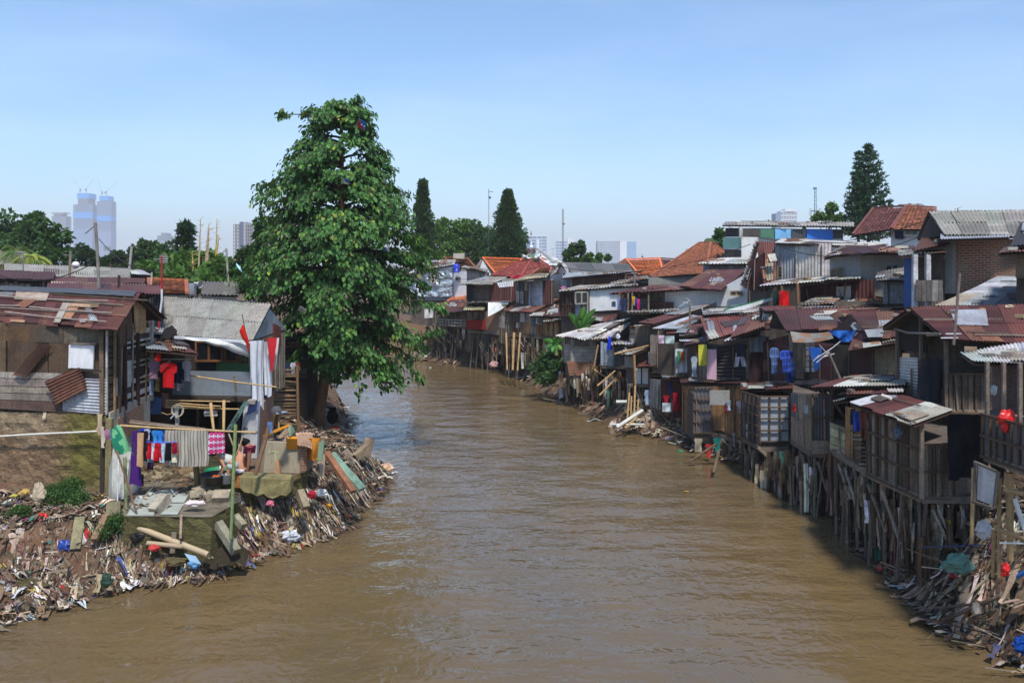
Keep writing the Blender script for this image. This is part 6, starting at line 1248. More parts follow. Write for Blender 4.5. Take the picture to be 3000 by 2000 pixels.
tower('office_tower', 'low stepped hazy tower behind the rounded trees', 453, 502, 704, 2400, (c(150, 156, 168), c(130, 142, 160)), 10, 5, parts=[('upper_block', 461, 492, 690, 704, c(84, 92, 112)), ('roof_block', 472, 486, 682, 690, c(90, 98, 116))])
tower('unfinished_tower', 'bare concrete frame tower standing left of the big tree', 684, 752, 658, 900, (c(150, 144, 140), c(60, 70, 96)), 14, 10, frame=True, vb=800, parts=[('core_block', 702, 712, 650, 790, c(66, 76, 104)), ('stair_core', 714, 720, 650, 790, c(150, 150, 156))])
WT = c(214, 216, 220)
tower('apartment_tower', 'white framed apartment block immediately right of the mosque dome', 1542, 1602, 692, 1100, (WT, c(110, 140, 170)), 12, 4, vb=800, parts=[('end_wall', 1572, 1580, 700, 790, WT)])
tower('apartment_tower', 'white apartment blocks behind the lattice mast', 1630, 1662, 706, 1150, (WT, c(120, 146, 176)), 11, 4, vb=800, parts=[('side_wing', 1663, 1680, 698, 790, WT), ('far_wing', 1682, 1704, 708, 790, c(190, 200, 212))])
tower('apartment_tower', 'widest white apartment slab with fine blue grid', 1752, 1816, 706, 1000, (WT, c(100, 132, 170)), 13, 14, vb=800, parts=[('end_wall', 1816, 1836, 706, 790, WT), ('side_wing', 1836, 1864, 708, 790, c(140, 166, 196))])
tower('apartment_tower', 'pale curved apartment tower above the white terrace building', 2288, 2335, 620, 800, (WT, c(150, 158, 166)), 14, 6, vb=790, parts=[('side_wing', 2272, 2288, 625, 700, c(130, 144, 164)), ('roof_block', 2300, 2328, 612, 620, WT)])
def mast(label, u, vt, vb, Y, w_, lattice=True, col=c(96, 104, 116), heads=(), name='lattice_mast'):
    r = T(name, label, 'mast', P(u, vb, Y)); m = MB(); a, b = P(u, vb, Y), P(u, vt, Y); ww = w_*Y/FP
    if lattice:
        n = max(6, int((b.z-a.z)/(ww*1.6)))
        for sx, sy in ((-1, -1), (1, -1), (0, 1)): m.beam(a+V((sx*ww/2, sy*ww/2, 0)), b+V((sx*ww*.3, sy*ww*.3, 0)), ww*.16, ww*.16, col)
        for k in range(n): z0_, z1_ = a.z+(b.z-a.z)*k/n, a.z+(b.z-a.z)*(k+1)/n; s = 1 if k % 2 else -1; m.beam((a.x-s*ww/2, a.y-ww/2, z0_), (a.x+s*ww/2, a.y-ww/2, z1_), ww*.1, ww*.1, col)
    else: m.tube([a, b], [ww*.5, ww*.25], 6, col)
    m.build('mast_tower', 'tin', r)
    for (du, v, w2, h2, cc) in heads: m = MB(); m.box(P(u+du, v, Y), (w2*Y/FP, w2*Y/FP*.6, h2*Y/FP), cc); m.build('aerial', 'paint', r)
mast('slim grey antenna mast rising over the round trees', 1432, 553, 760, 95, 3, heads=((6, 562, 14, 1.2, c(120, 124, 130)), (3, 579, 6, 6, c(60, 64, 70))))
mast('thin lattice radio mast before the white apartment blocks', 1649, 612, 800, 300, 6, heads=((2, 656, 8, 4, c(90, 100, 116)),))
mast('teal telecom tower with panel antennas above the white terrace', 2388, 549, 650, 220, 7, col=c(70, 130, 150), heads=((0, 552, 9, 6, c(90, 140, 160)), (-13, 622, 5, 22, c(190, 196, 196)), (14, 622, 5, 24, c(196, 200, 196)), (0, 618, 22, 3, c(90, 130, 140))), name='telecom_tower')
mast('small grey aerial mast behind the far tiled roofs', 1882, 742, 770, 90, 1.5, False, heads=((0, 752, 6, 3, c(60, 60, 64)),)); mast('thin aerial above the low bush tree', 1620, 728, 775, 120, 1, False, heads=((0, 729, 12, 1, c(150, 150, 156)),))
# far tree line that closes the horizon, and the distant roofs
rng = random.Random(9); m = MB()
for k in range(30000):
    Y = rng.uniform(150, 420); u = rng.uniform(-500, 3500); x = PX(u, Y); 
    zt_ = 5+2.5*noise.noise(V((x*.03, Y*.01, 0)))+rng.uniform(-3, 1); p = V((x, Y, max(1.5, zt_))); e = rv(rng); quad_leaf(m, p, e, e.cross(rv(rng)).normalized(), 1.5, 1.1, jit(rng, rng.choice(GD), .3))
o = m.build('far_treeline', 'leaf', kind='stuff', org=(0, 200, 0)); o['label'] = 'distant mass of trees closing the horizon'
hut('distant_red_roof', 'distant dark red roofed house among the left trees', [P(318, 751, 90), P(398, 752, 90), P(412, 782, 84), P(326, 782, 84)], 'tile', [c(110, 50, 46)], 1, 1, 90, wk='flat', z0=2)
hut('distant_house', 'distant house wall of orange brick right of the bamboo grove', [P(648, 760, 75), P(690, 760, 75), P(690, 775, 72), P(648, 775, 72)], 'tile', [c(180, 110, 80)], 1, 1, 91, wk='brick', z0=2)
# ------------------------------------------------------------------ right bank
PAL = dict(R=RUST, D=RUSTD, G=GALV, W=WHT, X=MIXR, A=ASB, O=WOOD, K=WOODD, P=PLY, S=SHAN, B=[c(58, 60, 66), c(48, 50, 56)], N=[DARK], C=[c(206, 202, 194)], L=[c(150, 148, 142)], M=[c(88, 52, 50), c(76, 46, 46)],
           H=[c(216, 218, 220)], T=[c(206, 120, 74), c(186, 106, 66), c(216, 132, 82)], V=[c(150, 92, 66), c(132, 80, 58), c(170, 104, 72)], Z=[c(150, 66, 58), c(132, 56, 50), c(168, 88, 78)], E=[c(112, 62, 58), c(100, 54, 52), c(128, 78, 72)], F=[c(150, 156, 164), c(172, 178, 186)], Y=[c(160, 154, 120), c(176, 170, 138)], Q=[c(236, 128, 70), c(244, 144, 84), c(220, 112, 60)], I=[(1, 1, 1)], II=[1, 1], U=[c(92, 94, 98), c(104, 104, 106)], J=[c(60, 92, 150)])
SEED = [100]
def lattice(parent, q, nx, ny, r_=.05, col=c(92, 74, 60), name='lattice'):
    q = [V(p) for p in q]; n = (q[1]-q[0]).cross(q[3]-q[0]).normalized(); cen = sum(q, V())/4
    if n.dot(V((0, 0, CAMH))-cen) < 0: n = -n
    m = MB(); rng = random.Random(int(cen.x*100)); j_ = lambda: rng.uniform(-.012, .012)
    for i in range(nx+1): s = min(1, max(0, i/nx+j_())); m.beam(lerpq(q, s, 0)+n*.05, lerpq(q, s, 1)+n*.05, r_, r_, jit(rng, col, .2))
    for i in range(ny+1): s = min(1, max(0, i/ny+j_())); m.beam(lerpq(q, 0, s)+n*.09, lerpq(q, 1, s)+n*.09, r_, r_, jit(rng, col, .2))
    return m.build(name, 'wood', parent)
def SH(label, W, RF, ST=(), D=2.2, name='shack', cat='shack', g=False, win=(), zb=None, extra=None, back=True, jitter=1.6):
    """W: (u0,Y0,vtop0,vbot0, u1,Y1,vtop1,vbot1, kind, palette[, lattice nx, ny]); RF: (4 corners (u,v,Y), kind, palette, rows); ST: (u0,v0,Y0,u1,v1,Y1,n)"""
    u0, Y0, _, vb0 = W[0][:4]; r = T(name, label, cat, P(u0, vb0, Y0)); sd = SEED[0]; SEED[0] += 10; rng = random.Random(sd)
    body_w = [w for w in W if not (len(w) > 12 and w[12] == 'f')]
    for i, w in enumerate(W):
        a, Ya, ta, ba, b, Yb, tb, bb, k, pl = w[:10]; q = [P(a, ta, Ya), P(b, tb, Yb), P(b, bb, Yb), P(a, ba, Ya)]
        nm = 'opening' if pl == 'N' else 'wall'  # an opening is a dark slab, interior shade put into its colour
        if len(w) > 12 and w[12] == 'f': q = [p-V((.06, .1, 0)) for p in q]; nm = 'wall_panel'
        wall(r, q, k, PAL[pl], sd+i, nm, mat='paint' if pl in 'HJ' else None)
        if len(w) > 11 and w[10]: lattice(r, q, w[10], w[11])
    for i, f in enumerate(RF): roof(r, [P(*p) for p in f[0]], f[1], PAL[f[2]], f[3], .85, sd+i, jitter=jitter, mat='asb' if f[2] == 'U' else None)
    for q, a in win: window(r, [P(*p)-V((.0, .03, 0)) for p in q], *a)
    if back:
        fp = [(PX(w[0], w[1]), w[1]) for w in body_w]+[(PX(body_w[-1][4], body_w[-1][5]), body_w[-1][5])]
        Ym = max(y for _, y in fp); fp = [(x+.08, y+.09) for x, y in fp]+[(fp[-1][0]+max(.1, D*fp[-1][0]/fp[-1][1]*.9), max(fp[-1][1]+D, fp[-1][1]+.5)), (fp[0][0]+D*max(.2, 1.08*fp[0][0]/fp[0][1]), fp[0][1]+D)]
        zt_ = min(PZ(t, y) for w in body_w for t, y in ((w[2], w[1]), (w[6], w[5])))-.06; zb_ = 1.2 if g else min(PZ(t, y) for w in body_w for t, y in ((w[3], w[1]), (w[7], w[5])))
        body(r, fp, zb if zb is not None else zb_, zt_, rng.choice([c(96, 86, 78), c(84, 74, 66), c(110, 98, 88)]))
    for (a, va, Ya, b, vb, Yb, n) in ST:
        A_, B_ = P(a, va, Ya), P(b, vb, Yb); m = MB(); m.beam(A_, B_, .12, .16, rng.choice(WOODD)); m.build('floor_beam', 'wood', r)
        for k in range(n):
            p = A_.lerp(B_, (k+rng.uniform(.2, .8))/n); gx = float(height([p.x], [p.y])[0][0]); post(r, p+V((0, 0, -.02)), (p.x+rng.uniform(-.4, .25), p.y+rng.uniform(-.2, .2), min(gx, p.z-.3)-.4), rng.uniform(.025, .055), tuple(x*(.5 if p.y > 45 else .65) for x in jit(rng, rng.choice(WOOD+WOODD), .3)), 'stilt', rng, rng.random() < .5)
            if k % 2 == 0: p2 = p+V((.7, .9, -.1)); post(r, p2, (p2.x, p2.y, -.2), .05, rng.choice(WOODD), 'stilt', rng)
        if n > 2:
            for k in range(n//3+1): t = rng.random()*.6; p, q_ = A_.lerp(B_, t), A_.lerp(B_, t+.35); zz = p.z*rng.uniform(.3, .6); post(r, p+V((-.06, -.06, -p.z*.1)), (q_.x-.06, q_.y-.06, zz), .035, rng.choice(WOOD), 'brace', rng)
    if extra: extra(r, rng)
    return r
# near row, from the lower right upstream
def ex0(r, rng):
    for u, v0, Y, v1 in ((2892, 1066, 17.5, 1222), (2940, 1068, 17.0, 1228), (2988, 1070, 16.6, 1240), (3060, 1074, 15.8, 1260)): post(r, P(u, v0-6, Y), P(u, v1, Y), .04, WOODD[0], 'roof_post')
SH('dark balcony shack with a bright white roof at the right edge', [(2885, 17.5, 1212, 1335, 3090, 15.5, 1268, 1405, 'tin_v', 'U', 9, 2)], [([(2815, 1036, 19.6), (3160, 980, 18.2), (3160, 1076, 15.6), (2850, 1060, 18)], 'tin', 'W', 1)], [(2890, 1338, 17.5, 3060, 1400, 15.7, 0)], D=1.0, extra=ex0)
SH('dim back room of the balcony shack at the right edge', [(2905, 19.4, 1062, 1205, 3120, 18.0, 1066, 1215, 'patch', 'K')], [([(2905, 1040, 20.4), (3150, 1030, 19.5), (3150, 1062, 18.0), (2905, 1060, 19.5)], 'tin', 'D', 1)], D=1.5)
def ex1(r, rng):
    m = MB(); X = PX(2780, 23); m.slab([(X-.02, 24.4, 6.6), (X-.02, 25.9, 6.1), (X-.02, 25.9, 5.4), (X-.02, 24.2, 5.5)], .03, c(34, 28, 26), back=V((1, 0, 0))); m.build('gable_panel', 'wood', r)  # dark slab across the open gable, shade of the loft painted into it
    for Yp in (23, 24.4, 25.9): post(r, (X-.08, Yp, 6.0 if Yp != 24.4 else 6.6), (X-.08, Yp, 4.0), .05, WOOD[1], 'corner_post')
    for k in range(5): y = 22.4+k*1.0; post(r, (X-.5, y, 6.08 if k in (0, 4) else 6.5 if k != 2 else 6.7), (X+3, y, 6.08 if k in (0, 4) else 6.5 if k != 2 else 6.7), .03, WOODD[1], 'rafter')
    m = MB(); m.tube([P(2620, 962, 26), P(2660, 975, 24.5), P(2755, 978, 22.4)], .035, 6, c(110, 104, 98)); m.build('gutter', 'tin', r)
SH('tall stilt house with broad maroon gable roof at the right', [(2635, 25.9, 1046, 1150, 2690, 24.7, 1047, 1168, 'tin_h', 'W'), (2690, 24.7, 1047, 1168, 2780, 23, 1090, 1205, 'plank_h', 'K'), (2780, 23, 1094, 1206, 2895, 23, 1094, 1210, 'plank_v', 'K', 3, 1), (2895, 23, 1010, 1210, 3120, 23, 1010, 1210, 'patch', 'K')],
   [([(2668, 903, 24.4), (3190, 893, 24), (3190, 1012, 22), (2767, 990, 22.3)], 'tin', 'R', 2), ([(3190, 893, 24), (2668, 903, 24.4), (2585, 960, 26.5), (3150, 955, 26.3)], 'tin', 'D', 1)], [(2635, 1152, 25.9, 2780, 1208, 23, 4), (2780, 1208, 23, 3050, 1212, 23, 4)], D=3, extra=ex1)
SH('inner wall of the stilt house under the broad maroon roof', [(2665, 25.8, 985, 1100, 2800, 24.6, 985, 1120, 'patch', 'K'), (2800, 24.6, 985, 1120, 3050, 24.4, 990, 1120, 'ply', 'K')], [([(2700, 962, 25.6), (3100, 958, 25.4), (3100, 968, 24.4), (2760, 970, 24.5)], 'tin', 'D', 1)], D=1.2)
def ex2(r, rng):
    for k in range(10): m = MB(); t = k/10; m.beam(P(2492+t*28, 1262+t*120, 24.4-t*1.2), P(2520+t*38, 1262+t*122, 24.2-t*1.2), .07, .05, rng.choice(WOOD)); m.build('rung', 'wood', r)
    for (a, b, cc) in ((2610, 1245, 0), (2700, 1245, 0)): post(r, P(a, b, 22-.0 if a < 2650 else 20.4), P(a, 1425 if a < 2650 else 1460, 22 if a < 2650 else 20.4), .05, WOOD[2], 'corner_post')
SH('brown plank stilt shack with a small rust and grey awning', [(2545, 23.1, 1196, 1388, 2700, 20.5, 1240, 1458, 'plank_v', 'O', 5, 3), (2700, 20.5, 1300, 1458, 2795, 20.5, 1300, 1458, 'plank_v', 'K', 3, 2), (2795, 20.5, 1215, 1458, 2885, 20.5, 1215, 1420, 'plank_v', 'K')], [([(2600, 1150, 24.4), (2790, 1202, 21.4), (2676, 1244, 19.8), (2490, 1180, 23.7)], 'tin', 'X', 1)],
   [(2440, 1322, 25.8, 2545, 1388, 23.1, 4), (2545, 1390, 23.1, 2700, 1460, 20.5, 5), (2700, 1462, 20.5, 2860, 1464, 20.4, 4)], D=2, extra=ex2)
SH('narrow plank extension with slatted fence left of the brown plank shack', [(2432, 26.2, 1235, 1318, 2476, 25.2, 1252, 1335, 'plank_h', 'Y'), (2476, 25, 1190, 1345, 2520, 24.1, 1195, 1360, 'plank_v', 'P')], [([(2450, 1160, 26.5), (2530, 1140, 26), (2520, 1165, 24.6), (2440, 1178, 25.4)], 'tin', 'U', 1)], D=1.5)
SH('corrugated bay on stilts right of the window grid bay', [(2318, 29.6, 1150, 1288, 2380, 27, 1155, 1322, 'patch', 'S'), (2380, 27, 1152, 1290, 2440, 26.8, 1155, 1288, 'tin_v', 'U', 1, 2), (2380, 26.98, 1288, 1330, 2440, 26.78, 1288, 1326, 'plank_h', 'K', 0, 0, 'f')],
   [([(2480, 1106, 28.5), (2660, 1096, 27.5), (2650, 1128, 24.5), (2380, 1134, 26)], 'tin', 'X', 1), ([(2500, 1130, 26.5), (2660, 1120, 26), (2640, 1152, 23.8), (2480, 1156, 24.8)], 'tin', 'X', 1), ([(2440, 1176, 26), (2470, 1150, 27), (2560, 1140, 26), (2555, 1160, 24.5)], 'tin', 'U', 1)], [(2320, 1292, 29.6, 2380, 1330, 27, 3), (2380, 1332, 27, 2460, 1330, 26.8, 3)], D=2.4)
def ex4(r, rng):
    post(r, P(2222, 1310, 30.9), P(2300, 1385, 30.9), .07, WOODD[1], 'brace'); post(r, P(2301, 1315, 30.8), P(2303, 1400, 31.2), .08, WOOD[0], 'stilt'); post(r, P(2212, 1320, 31.5), P(2212, 1402, 31.8), .1, WOODD[0], 'stilt')
SH('stilt bay with a grid of pale window panes over the water', [(2176, 33.4, 1146, 1278, 2226, 31, 1160, 1304, 'plank_v', 'U', 4, 5), (2226, 31, 1160, 1292, 2312, 30.8, 1160, 1292, 'flat', 'F', 3, 4)], [([(2170, 1122, 35), (2330, 1122, 33.5), (2322, 1140, 30.6), (2170, 1142, 33.5)], 'tin', 'D', 1)], [(2176, 1285, 33.4, 2226, 1312, 31, 3), (2226, 1316, 31, 2312, 1314, 30.8, 2)], D=2.6, extra=ex4)
SH('row house of orange plywood and grey sheet doors above the hanging debris', [(1998, 38.6, 1128, 1262, 2032, 37, 1130, 1268, 'plank_v', 'P'), (2032, 36, 1132, 1268, 2086, 35.8, 1132, 1268, 'tin_v', 'U', 1, 4), (2086, 35.8, 1130, 1262, 2130, 35.4, 1130, 1262, 'plank_v', 'P'), (2130, 35.4, 1128, 1270, 2180, 34.4, 1130, 1290, 'ply', 'P', 2, 1), (2082, 35.3, 1142, 1184, 2140, 35, 1142, 1186, 'flat', 'L', 0, 0, 'f')], [([(1995, 1104, 40), (2190, 1104, 37), (2185, 1124, 34.3), (1992, 1122, 38)], 'tin', 'D', 1)], [(1998, 1266, 38.6, 2086, 1272, 35.8, 6), (2086, 1272, 35.8, 2180, 1294, 34.4, 4)], D=2.4)
SH('low grey plank hut with red clothes under its metal sheet roof', [(1903, 41.5, 1108, 1192, 1936, 40.2, 1112, 1200, 'plank_v', 'L'), (1936, 40.2, 1112, 1220, 1996, 39.4, 1118, 1225, 'patch', 'D')], [([(1940, 1098, 42.5), (2040, 1098, 41), (2030, 1114, 38.8), (1938, 1106, 39.6)], 'tin', 'G', 1), ([(1905, 1092, 43), (1980, 1088, 42.5), (1975, 1100, 41), (1902, 1098, 41.4)], 'tin', 'W', 1)], [(1905, 1194, 41.5, 1996, 1230, 39.4, 6)], D=2)
SH('small hut with white sheet walls on a bamboo platform', [(1830, 43.5, 1018, 1075, 1858, 42.8, 1045, 1078, 'flat', 'L'), (1858, 42.8, 1076, 1126, 1902, 42.4, 1076, 1126, 'flat', 'H', 2, 1), (1902, 42.4, 1030, 1075, 1972, 42, 1040, 1075, 'flat', 'C', 0, 0, 'f')], [([(1860, 1018, 45.5), (1935, 1004, 44.8), (1850, 1040, 41.6), (1802, 1036, 42.2)], 'tin', 'A', 1), ([(1876, 1058, 44), (1972, 1050, 43), (1968, 1070, 41), (1866, 1074, 41.8)], 'tin', 'E', 1), ([(1900, 1084, 43.5), (1990, 1082, 43), (1985, 1094, 41), (1905, 1094, 41.4)], 'tin', 'K', 1)], [(1838, 1128, 42.6, 1902, 1130, 42.3, 5)], D=2)
SH('hut with patched tin front behind the blue hanging shirt', [(1760, 45.5, 1000, 1070, 1800, 45, 1010, 1072, 'patch', 'G'), (1800, 45, 1010, 1072, 1850, 44.6, 1012, 1072, 'tin_v', 'U')], [([(1790, 1000, 48), (1900, 1000, 47), (1885, 1010, 44), (1790, 1012, 44.4)], 'tin', 'G', 1)], [(1765, 1074, 45.5, 1850, 1076, 44.6, 4)], D=2)
def ex9(r, rng):
    m = MB(); m.slab([P(1660, 1058, 47.5), P(1745, 1060, 47.3), P(1745, 1100, 47.3), P(1668, 1100, 47.5)], .1, (.8, .7, .65)); m.build('brick_base', 'brick', r)
SH('white concrete block hut with small dark windows beside the banana plants', [(1652, 48.6, 990, 1062, 1672, 47.5, 990, 1066, 'block', 'I'), (1672, 47.5, 988, 1064, 1746, 47.3, 988, 1064, 'block', 'I')], [([(1750, 952, 51), (1850, 932, 50), (1718, 996, 46.5), (1634, 982, 48)], 'tin', 'W', 1), ([(1750, 960, 50), (1852, 945, 49.5), (1800, 990, 46.5), (1722, 996, 46.6)], 'tin', 'X', 1)], D=3, name='block_hut', g=True, extra=ex9,
   win=(([(1658, 992, 48.2), (1671, 992, 47.6), (1671, 1006, 47.6), (1658, 1006, 48.2)], (WOOD[0], c(40, 70, 60), 1, 1, .06)), ([(1682, 992, 47.4), (1700, 992, 47.4), (1700, 1012, 47.4), (1682, 1012, 47.4)], (WOOD[0], c(24, 22, 22), 1, 1, .06)), ([(1704, 992, 47.3), (1724, 992, 47.3), (1724, 1011, 47.3), (1704, 1011, 47.3)], (WOOD[0], c(70, 46, 36), 1, 1, .06))))
SH('dark block wall hut with timber posts in the middle of the right bank', [(1845, 46, 955, 1000, 1902, 45.6, 955, 1000, 'block', 'I', 2, 2)], [([(1836, 912, 49), (2006, 908, 48.5), (2000, 916, 45.5), (1834, 916, 46)], 'tin', 'L', 1), ([(1850, 950, 48), (1925, 945, 47.5), (1905, 956, 45.4), (1845, 958, 45.8)], 'tin', 'D', 1)], D=2, g=True)
# the crowded middle shelf of long roofs
SH('long low building with dark rusty roof slopes left of the pale pole aerial', [(1860, 44, 955, 1000, 1990, 42.5, 958, 1010, 'patch', 'K'), (1990, 42.5, 960, 1010, 2050, 41, 975, 1012, 'tin_h', 'D')], [([(2040, 896, 47), (2090, 893, 46.5), (1915, 950, 42.6), (1870, 945, 43.5)], 'tin', 'R', 1), ([(2030, 925, 45), (2062, 930, 44.5), (2000, 965, 41.5), (1915, 962, 42)], 'tin', 'G', 1), ([(1960, 962, 43), (2060, 950, 42), (2040, 978, 40), (1950, 978, 41)], 'tin', 'E', 1)], D=2, g=True)
SH('lean-to with dark awnings over crowded laundry in the middle', [(1905, 41.5, 980, 1075, 1975, 41, 990, 1080, 'patch', 'K'), (1975, 40.5, 1000, 1110, 2045, 39, 1010, 1112, 'plank_v', 'K')], [([(1950, 972, 43.5), (2050, 965, 42.5), (2045, 980, 40), (1990, 984, 40.5)], 'tin', 'W', 1), ([(2010, 1000, 41), (2066, 985, 40), (2072, 1002, 37.5), (2004, 1012, 38.4)], 'tin', 'D', 1), ([(1990, 990, 42), (2048, 988, 41.5), (2040, 1000, 39), (1990, 1000, 40)], 'tin', 'F', 1)], [(1975, 1114, 40.5, 2045, 1116, 39, 3)], D=2)
def ex5(r, rng):
    for v in (1032, 1046, 1064, 1082, 1106): m = MB(); m.beam(P(2070, v, 36.6), P(2100, v, 36.4), .04, .04, c(84, 50, 40)); m.build('door_slat', 'wood', r)
SH('upper shack with pink door panels and black corrugated front', [(2045, 38, 1005, 1112, 2070, 36.8, 1005, 1116, 'plank_v', 'K'), (2070, 36.8, 1022, 1116, 2100, 36.6, 1022, 1116, 'flat', 'L'), (2100, 36.6, 1015, 1116, 2185, 36, 1010, 1118, 'tin_h', 'B'), (2185, 36, 1000, 1120, 2250, 35, 985, 1122, 'plank_v', 'K')],
   [([(2050, 926, 39.5), (2200, 922, 38.6), (2215, 960, 36.4), (2074, 996, 35.6)], 'tin', 'E', 1), ([(2180, 930, 38), (2250, 905, 37), (2240, 955, 34), (2140, 990, 34.8)], 'tin', 'R', 1), ([(2055, 905, 41), (2225, 900, 40), (2224, 914, 38.4), (2060, 922, 39)], 'tin', 'W', 1), ([(2160, 978, 36), (2226, 970, 35.4), (2222, 982, 34.4), (2120, 1000, 34.8)], 'tin', 'W', 1)], [(2045, 1120, 38, 2185, 1122, 36, 4), (2185, 1124, 36, 2260, 1128, 34.6, 3)], D=2.5, extra=ex5)
m = MB(); m.slab([P(2071, 1024, 36.5), P(2099, 1024, 36.3), P(2099, 1112, 36.3), P(2071, 1110, 36.5)], .03, c(206, 166, 180)); one(m, 'door_leaf', 'paint', 'pale pink door leaf standing in the upper shack front', 'door')
def gable(r, apex, a, b, col=c(24, 20, 20)): m = MB(); m.slab([P(*apex), P(*a), P(*b)], .05, col); m.build('gable', 'wood', r)
def ex6(r, rng): gable(r, (2268, 912, 33.9), (2306, 966, 33.2), (2250, 962, 34.2))  # open gable filled by a black slab, its inner shade in the colour
SH('long shack with wide maroon roof and a triangular gable opening filled black', [(2235, 34.8, 1000, 1118, 2310, 33.2, 980, 1118, 'patch', 'D'), (2310, 33, 972, 1112, 2360, 32, 985, 1112, 'plank_v', 'K'), (2360, 32, 985, 1090, 2388, 31.5, 985, 1090, 'plank_h', 'C')],
   [([(2268, 910, 34.5), (2650, 898, 34), (2560, 962, 30.5), (2304, 968, 32)], 'tin', 'R', 1), ([(2225, 900, 36), (2650, 893, 35.4), (2650, 904, 34), (2238, 912, 34.6)], 'tin', 'R', 1), ([(2225, 905, 36), (2268, 908, 35), (2256, 962, 34), (2228, 965, 34.6)], 'tin', 'D', 1)], [(2235, 1122, 34.6, 2390, 1120, 31.4, 5)], D=3, extra=ex6)
def ex7(r, rng): gable(r, (2492, 922, 30.6), (2546, 988, 29.2), (2440, 968, 31.2), c(40, 28, 28))
SH('maroon walled shack with a dark panel for its open window and rusty eave', [(2388, 31, 1000, 1112, 2440, 30, 1010, 1112, 'tin_v', 'M'), (2440, 30, 1012, 1118, 2490, 29.4, 1012, 1120, 'flat', 'N'), (2490, 29.4, 1010, 1112, 2560, 28.4, 1010, 1110, 'tin_v', 'M'), (2560, 28.4, 1010, 1110, 2632, 27.4, 1005, 1108, 'patch', 'K')],
   [([(2492, 918, 31), (2680, 912, 30.4), (2640, 988, 27.4), (2546, 990, 28.4)], 'tin', 'R', 1), ([(2455, 930, 32), (2492, 920, 31), (2550, 990, 28.6), (2510, 1000, 29.4)], 'tin', 'D', 1), ([(2500, 988, 30), (2636, 985, 28.4), (2632, 1005, 27), (2486, 1028, 28.4)], 'tin', 'D', 1)], [(2388, 1116, 31, 2632, 1112, 27.4, 6)], D=2.4, extra=ex7)
# terrace of houses further up the slope (second and third rows), right to left
SH('brick house with grey fibre cement roof, white wall and partly dark brick side', [(2705, 31, 735, 890, 2765, 31, 715, 890, 'flat', 'L'), (2765, 31, 705, 860, 2800, 30.6, 700, 860, 'flat', 'C'), (2800, 30.6, 700, 920, 3080, 29.6, 700, 880, 'brick', 'II')],
   [([(2722, 622, 33.5), (3120, 618, 33), (3120, 690, 29.4), (2768, 688, 30)], 'asb', 'A', 2), ([(3120, 618, 33), (2722, 622, 33.5), (2688, 700, 36), (3080, 690, 36)], 'asb', 'A', 1), ([(2700, 700, 32.5), (2800, 700, 32), (2770, 716, 29.8), (2676, 736, 30.4)], 'tin', 'D', 1)], D=5, name='brick_house', cat='house', g=True,
   extra=lambda r, rng: (gable(r, (2728, 626, 33.2), (2768, 690, 30.8), (2692, 702, 33.5), c(46, 36, 32)), roof(r, [P(2755, 688, 30.4), P(2960, 684, 30), P(2956, 696, 29.3), P(2755, 702, 29.6)], 'tin', GALV, 1, 3, 5)))
def ex8(r, rng):
    for u in (2680, 2718): post(r, P(u, 745, 29.6), P(u, 900, 29.6), .09, c(196, 196, 198), 'balcony_post')
    wall(r, [P(2684, 820, 29.4), P(2762, 820, 29.2), P(2762, 882, 29.2), P(2682, 882, 29.4)], 'plank_v', [c(132, 130, 128), c(110, 106, 102)], 8, 'balcony_front')
SH('balcony room with blue cloth wall below the grey fibre cement roof', [(2648, 31.5, 756, 900, 2690, 31, 756, 900, 'flat', 'J'), (2690, 31, 750, 900, 2765, 30.5, 745, 900, 'patch', 'K')], [([(2630, 742, 33.2), (2770, 735, 32), (2768, 742, 29.4), (2636, 750, 30)], 'tin', 'A', 1)], D=2, g=True, extra=ex8)
SH('low shed with slate blue and patched metal roofs at the right', [(2780, 27.6, 890, 920, 3100, 26, 890, 920, 'plank_h', 'K')], [([(2960, 795, 31), (3160, 790, 30.5), (3160, 862, 27), (2815, 862, 28)], 'tin', 'F', 2), ([(2820, 862, 28), (3160, 850, 27.4), (3160, 895, 25.6), (2740, 895, 26.6)], 'tin', 'X', 1)], D=2, g=True)
SH('dark shack corner with torn roof at the upper right edge', [(2975, 25, 720, 815, 3100, 24, 720, 815, 'patch', 'K')], [([(2988, 655, 27.5), (3150, 650, 27), (3150, 700, 24), (2960, 722, 24.6)], 'tin', 'B', 1), ([(2940, 728, 26), (3100, 718, 25.5), (3100, 735, 23.5), (2925, 742, 24)], 'tin', 'D', 1)], D=3, g=True)
SH('grey mottled plaster house with warped maroon roof', [(2430, 38, 750, 815, 2520, 37.2, 738, 830, 'flat', 'F'), (2520, 37.2, 742, 860, 2650, 36.4, 745, 880, 'flat', 'L')], [([(2470, 722, 40), (2680, 722, 39), (2664, 742, 35.8), (2520, 742, 36.4)], 'tin', 'R', 1), ([(2412, 758, 38), (2470, 722, 40), (2520, 742, 36.8), (2440, 752, 37)], 'tin', 'D', 1)], D=3, g=True, name='plaster_house', cat='house',
   win=(([(2434, 790, 37.8), (2468, 784, 37.5), (2468, 812, 37.5), (2434, 812, 37.8)], (WOODD[0], c(30, 28, 28), 2, 1, .06)), ([(2592, 778, 36.6), (2632, 776, 36.5), (2632, 795, 36.5), (2592, 797, 36.6)], (c(150, 150, 146), c(60, 64, 66), 2, 1, .06))))
SH('narrow lean-to with grey sheet roof and blue grey walls before the plaster house', [(2588, 34, 822, 890, 2660, 33.4, 822, 890, 'patch', 'G')], [([(2570, 800, 36), (2652, 785, 35), (2648, 822, 33), (2568, 822, 33.6)], 'tin', 'A', 1)], D=2, g=True, name='lean_to')
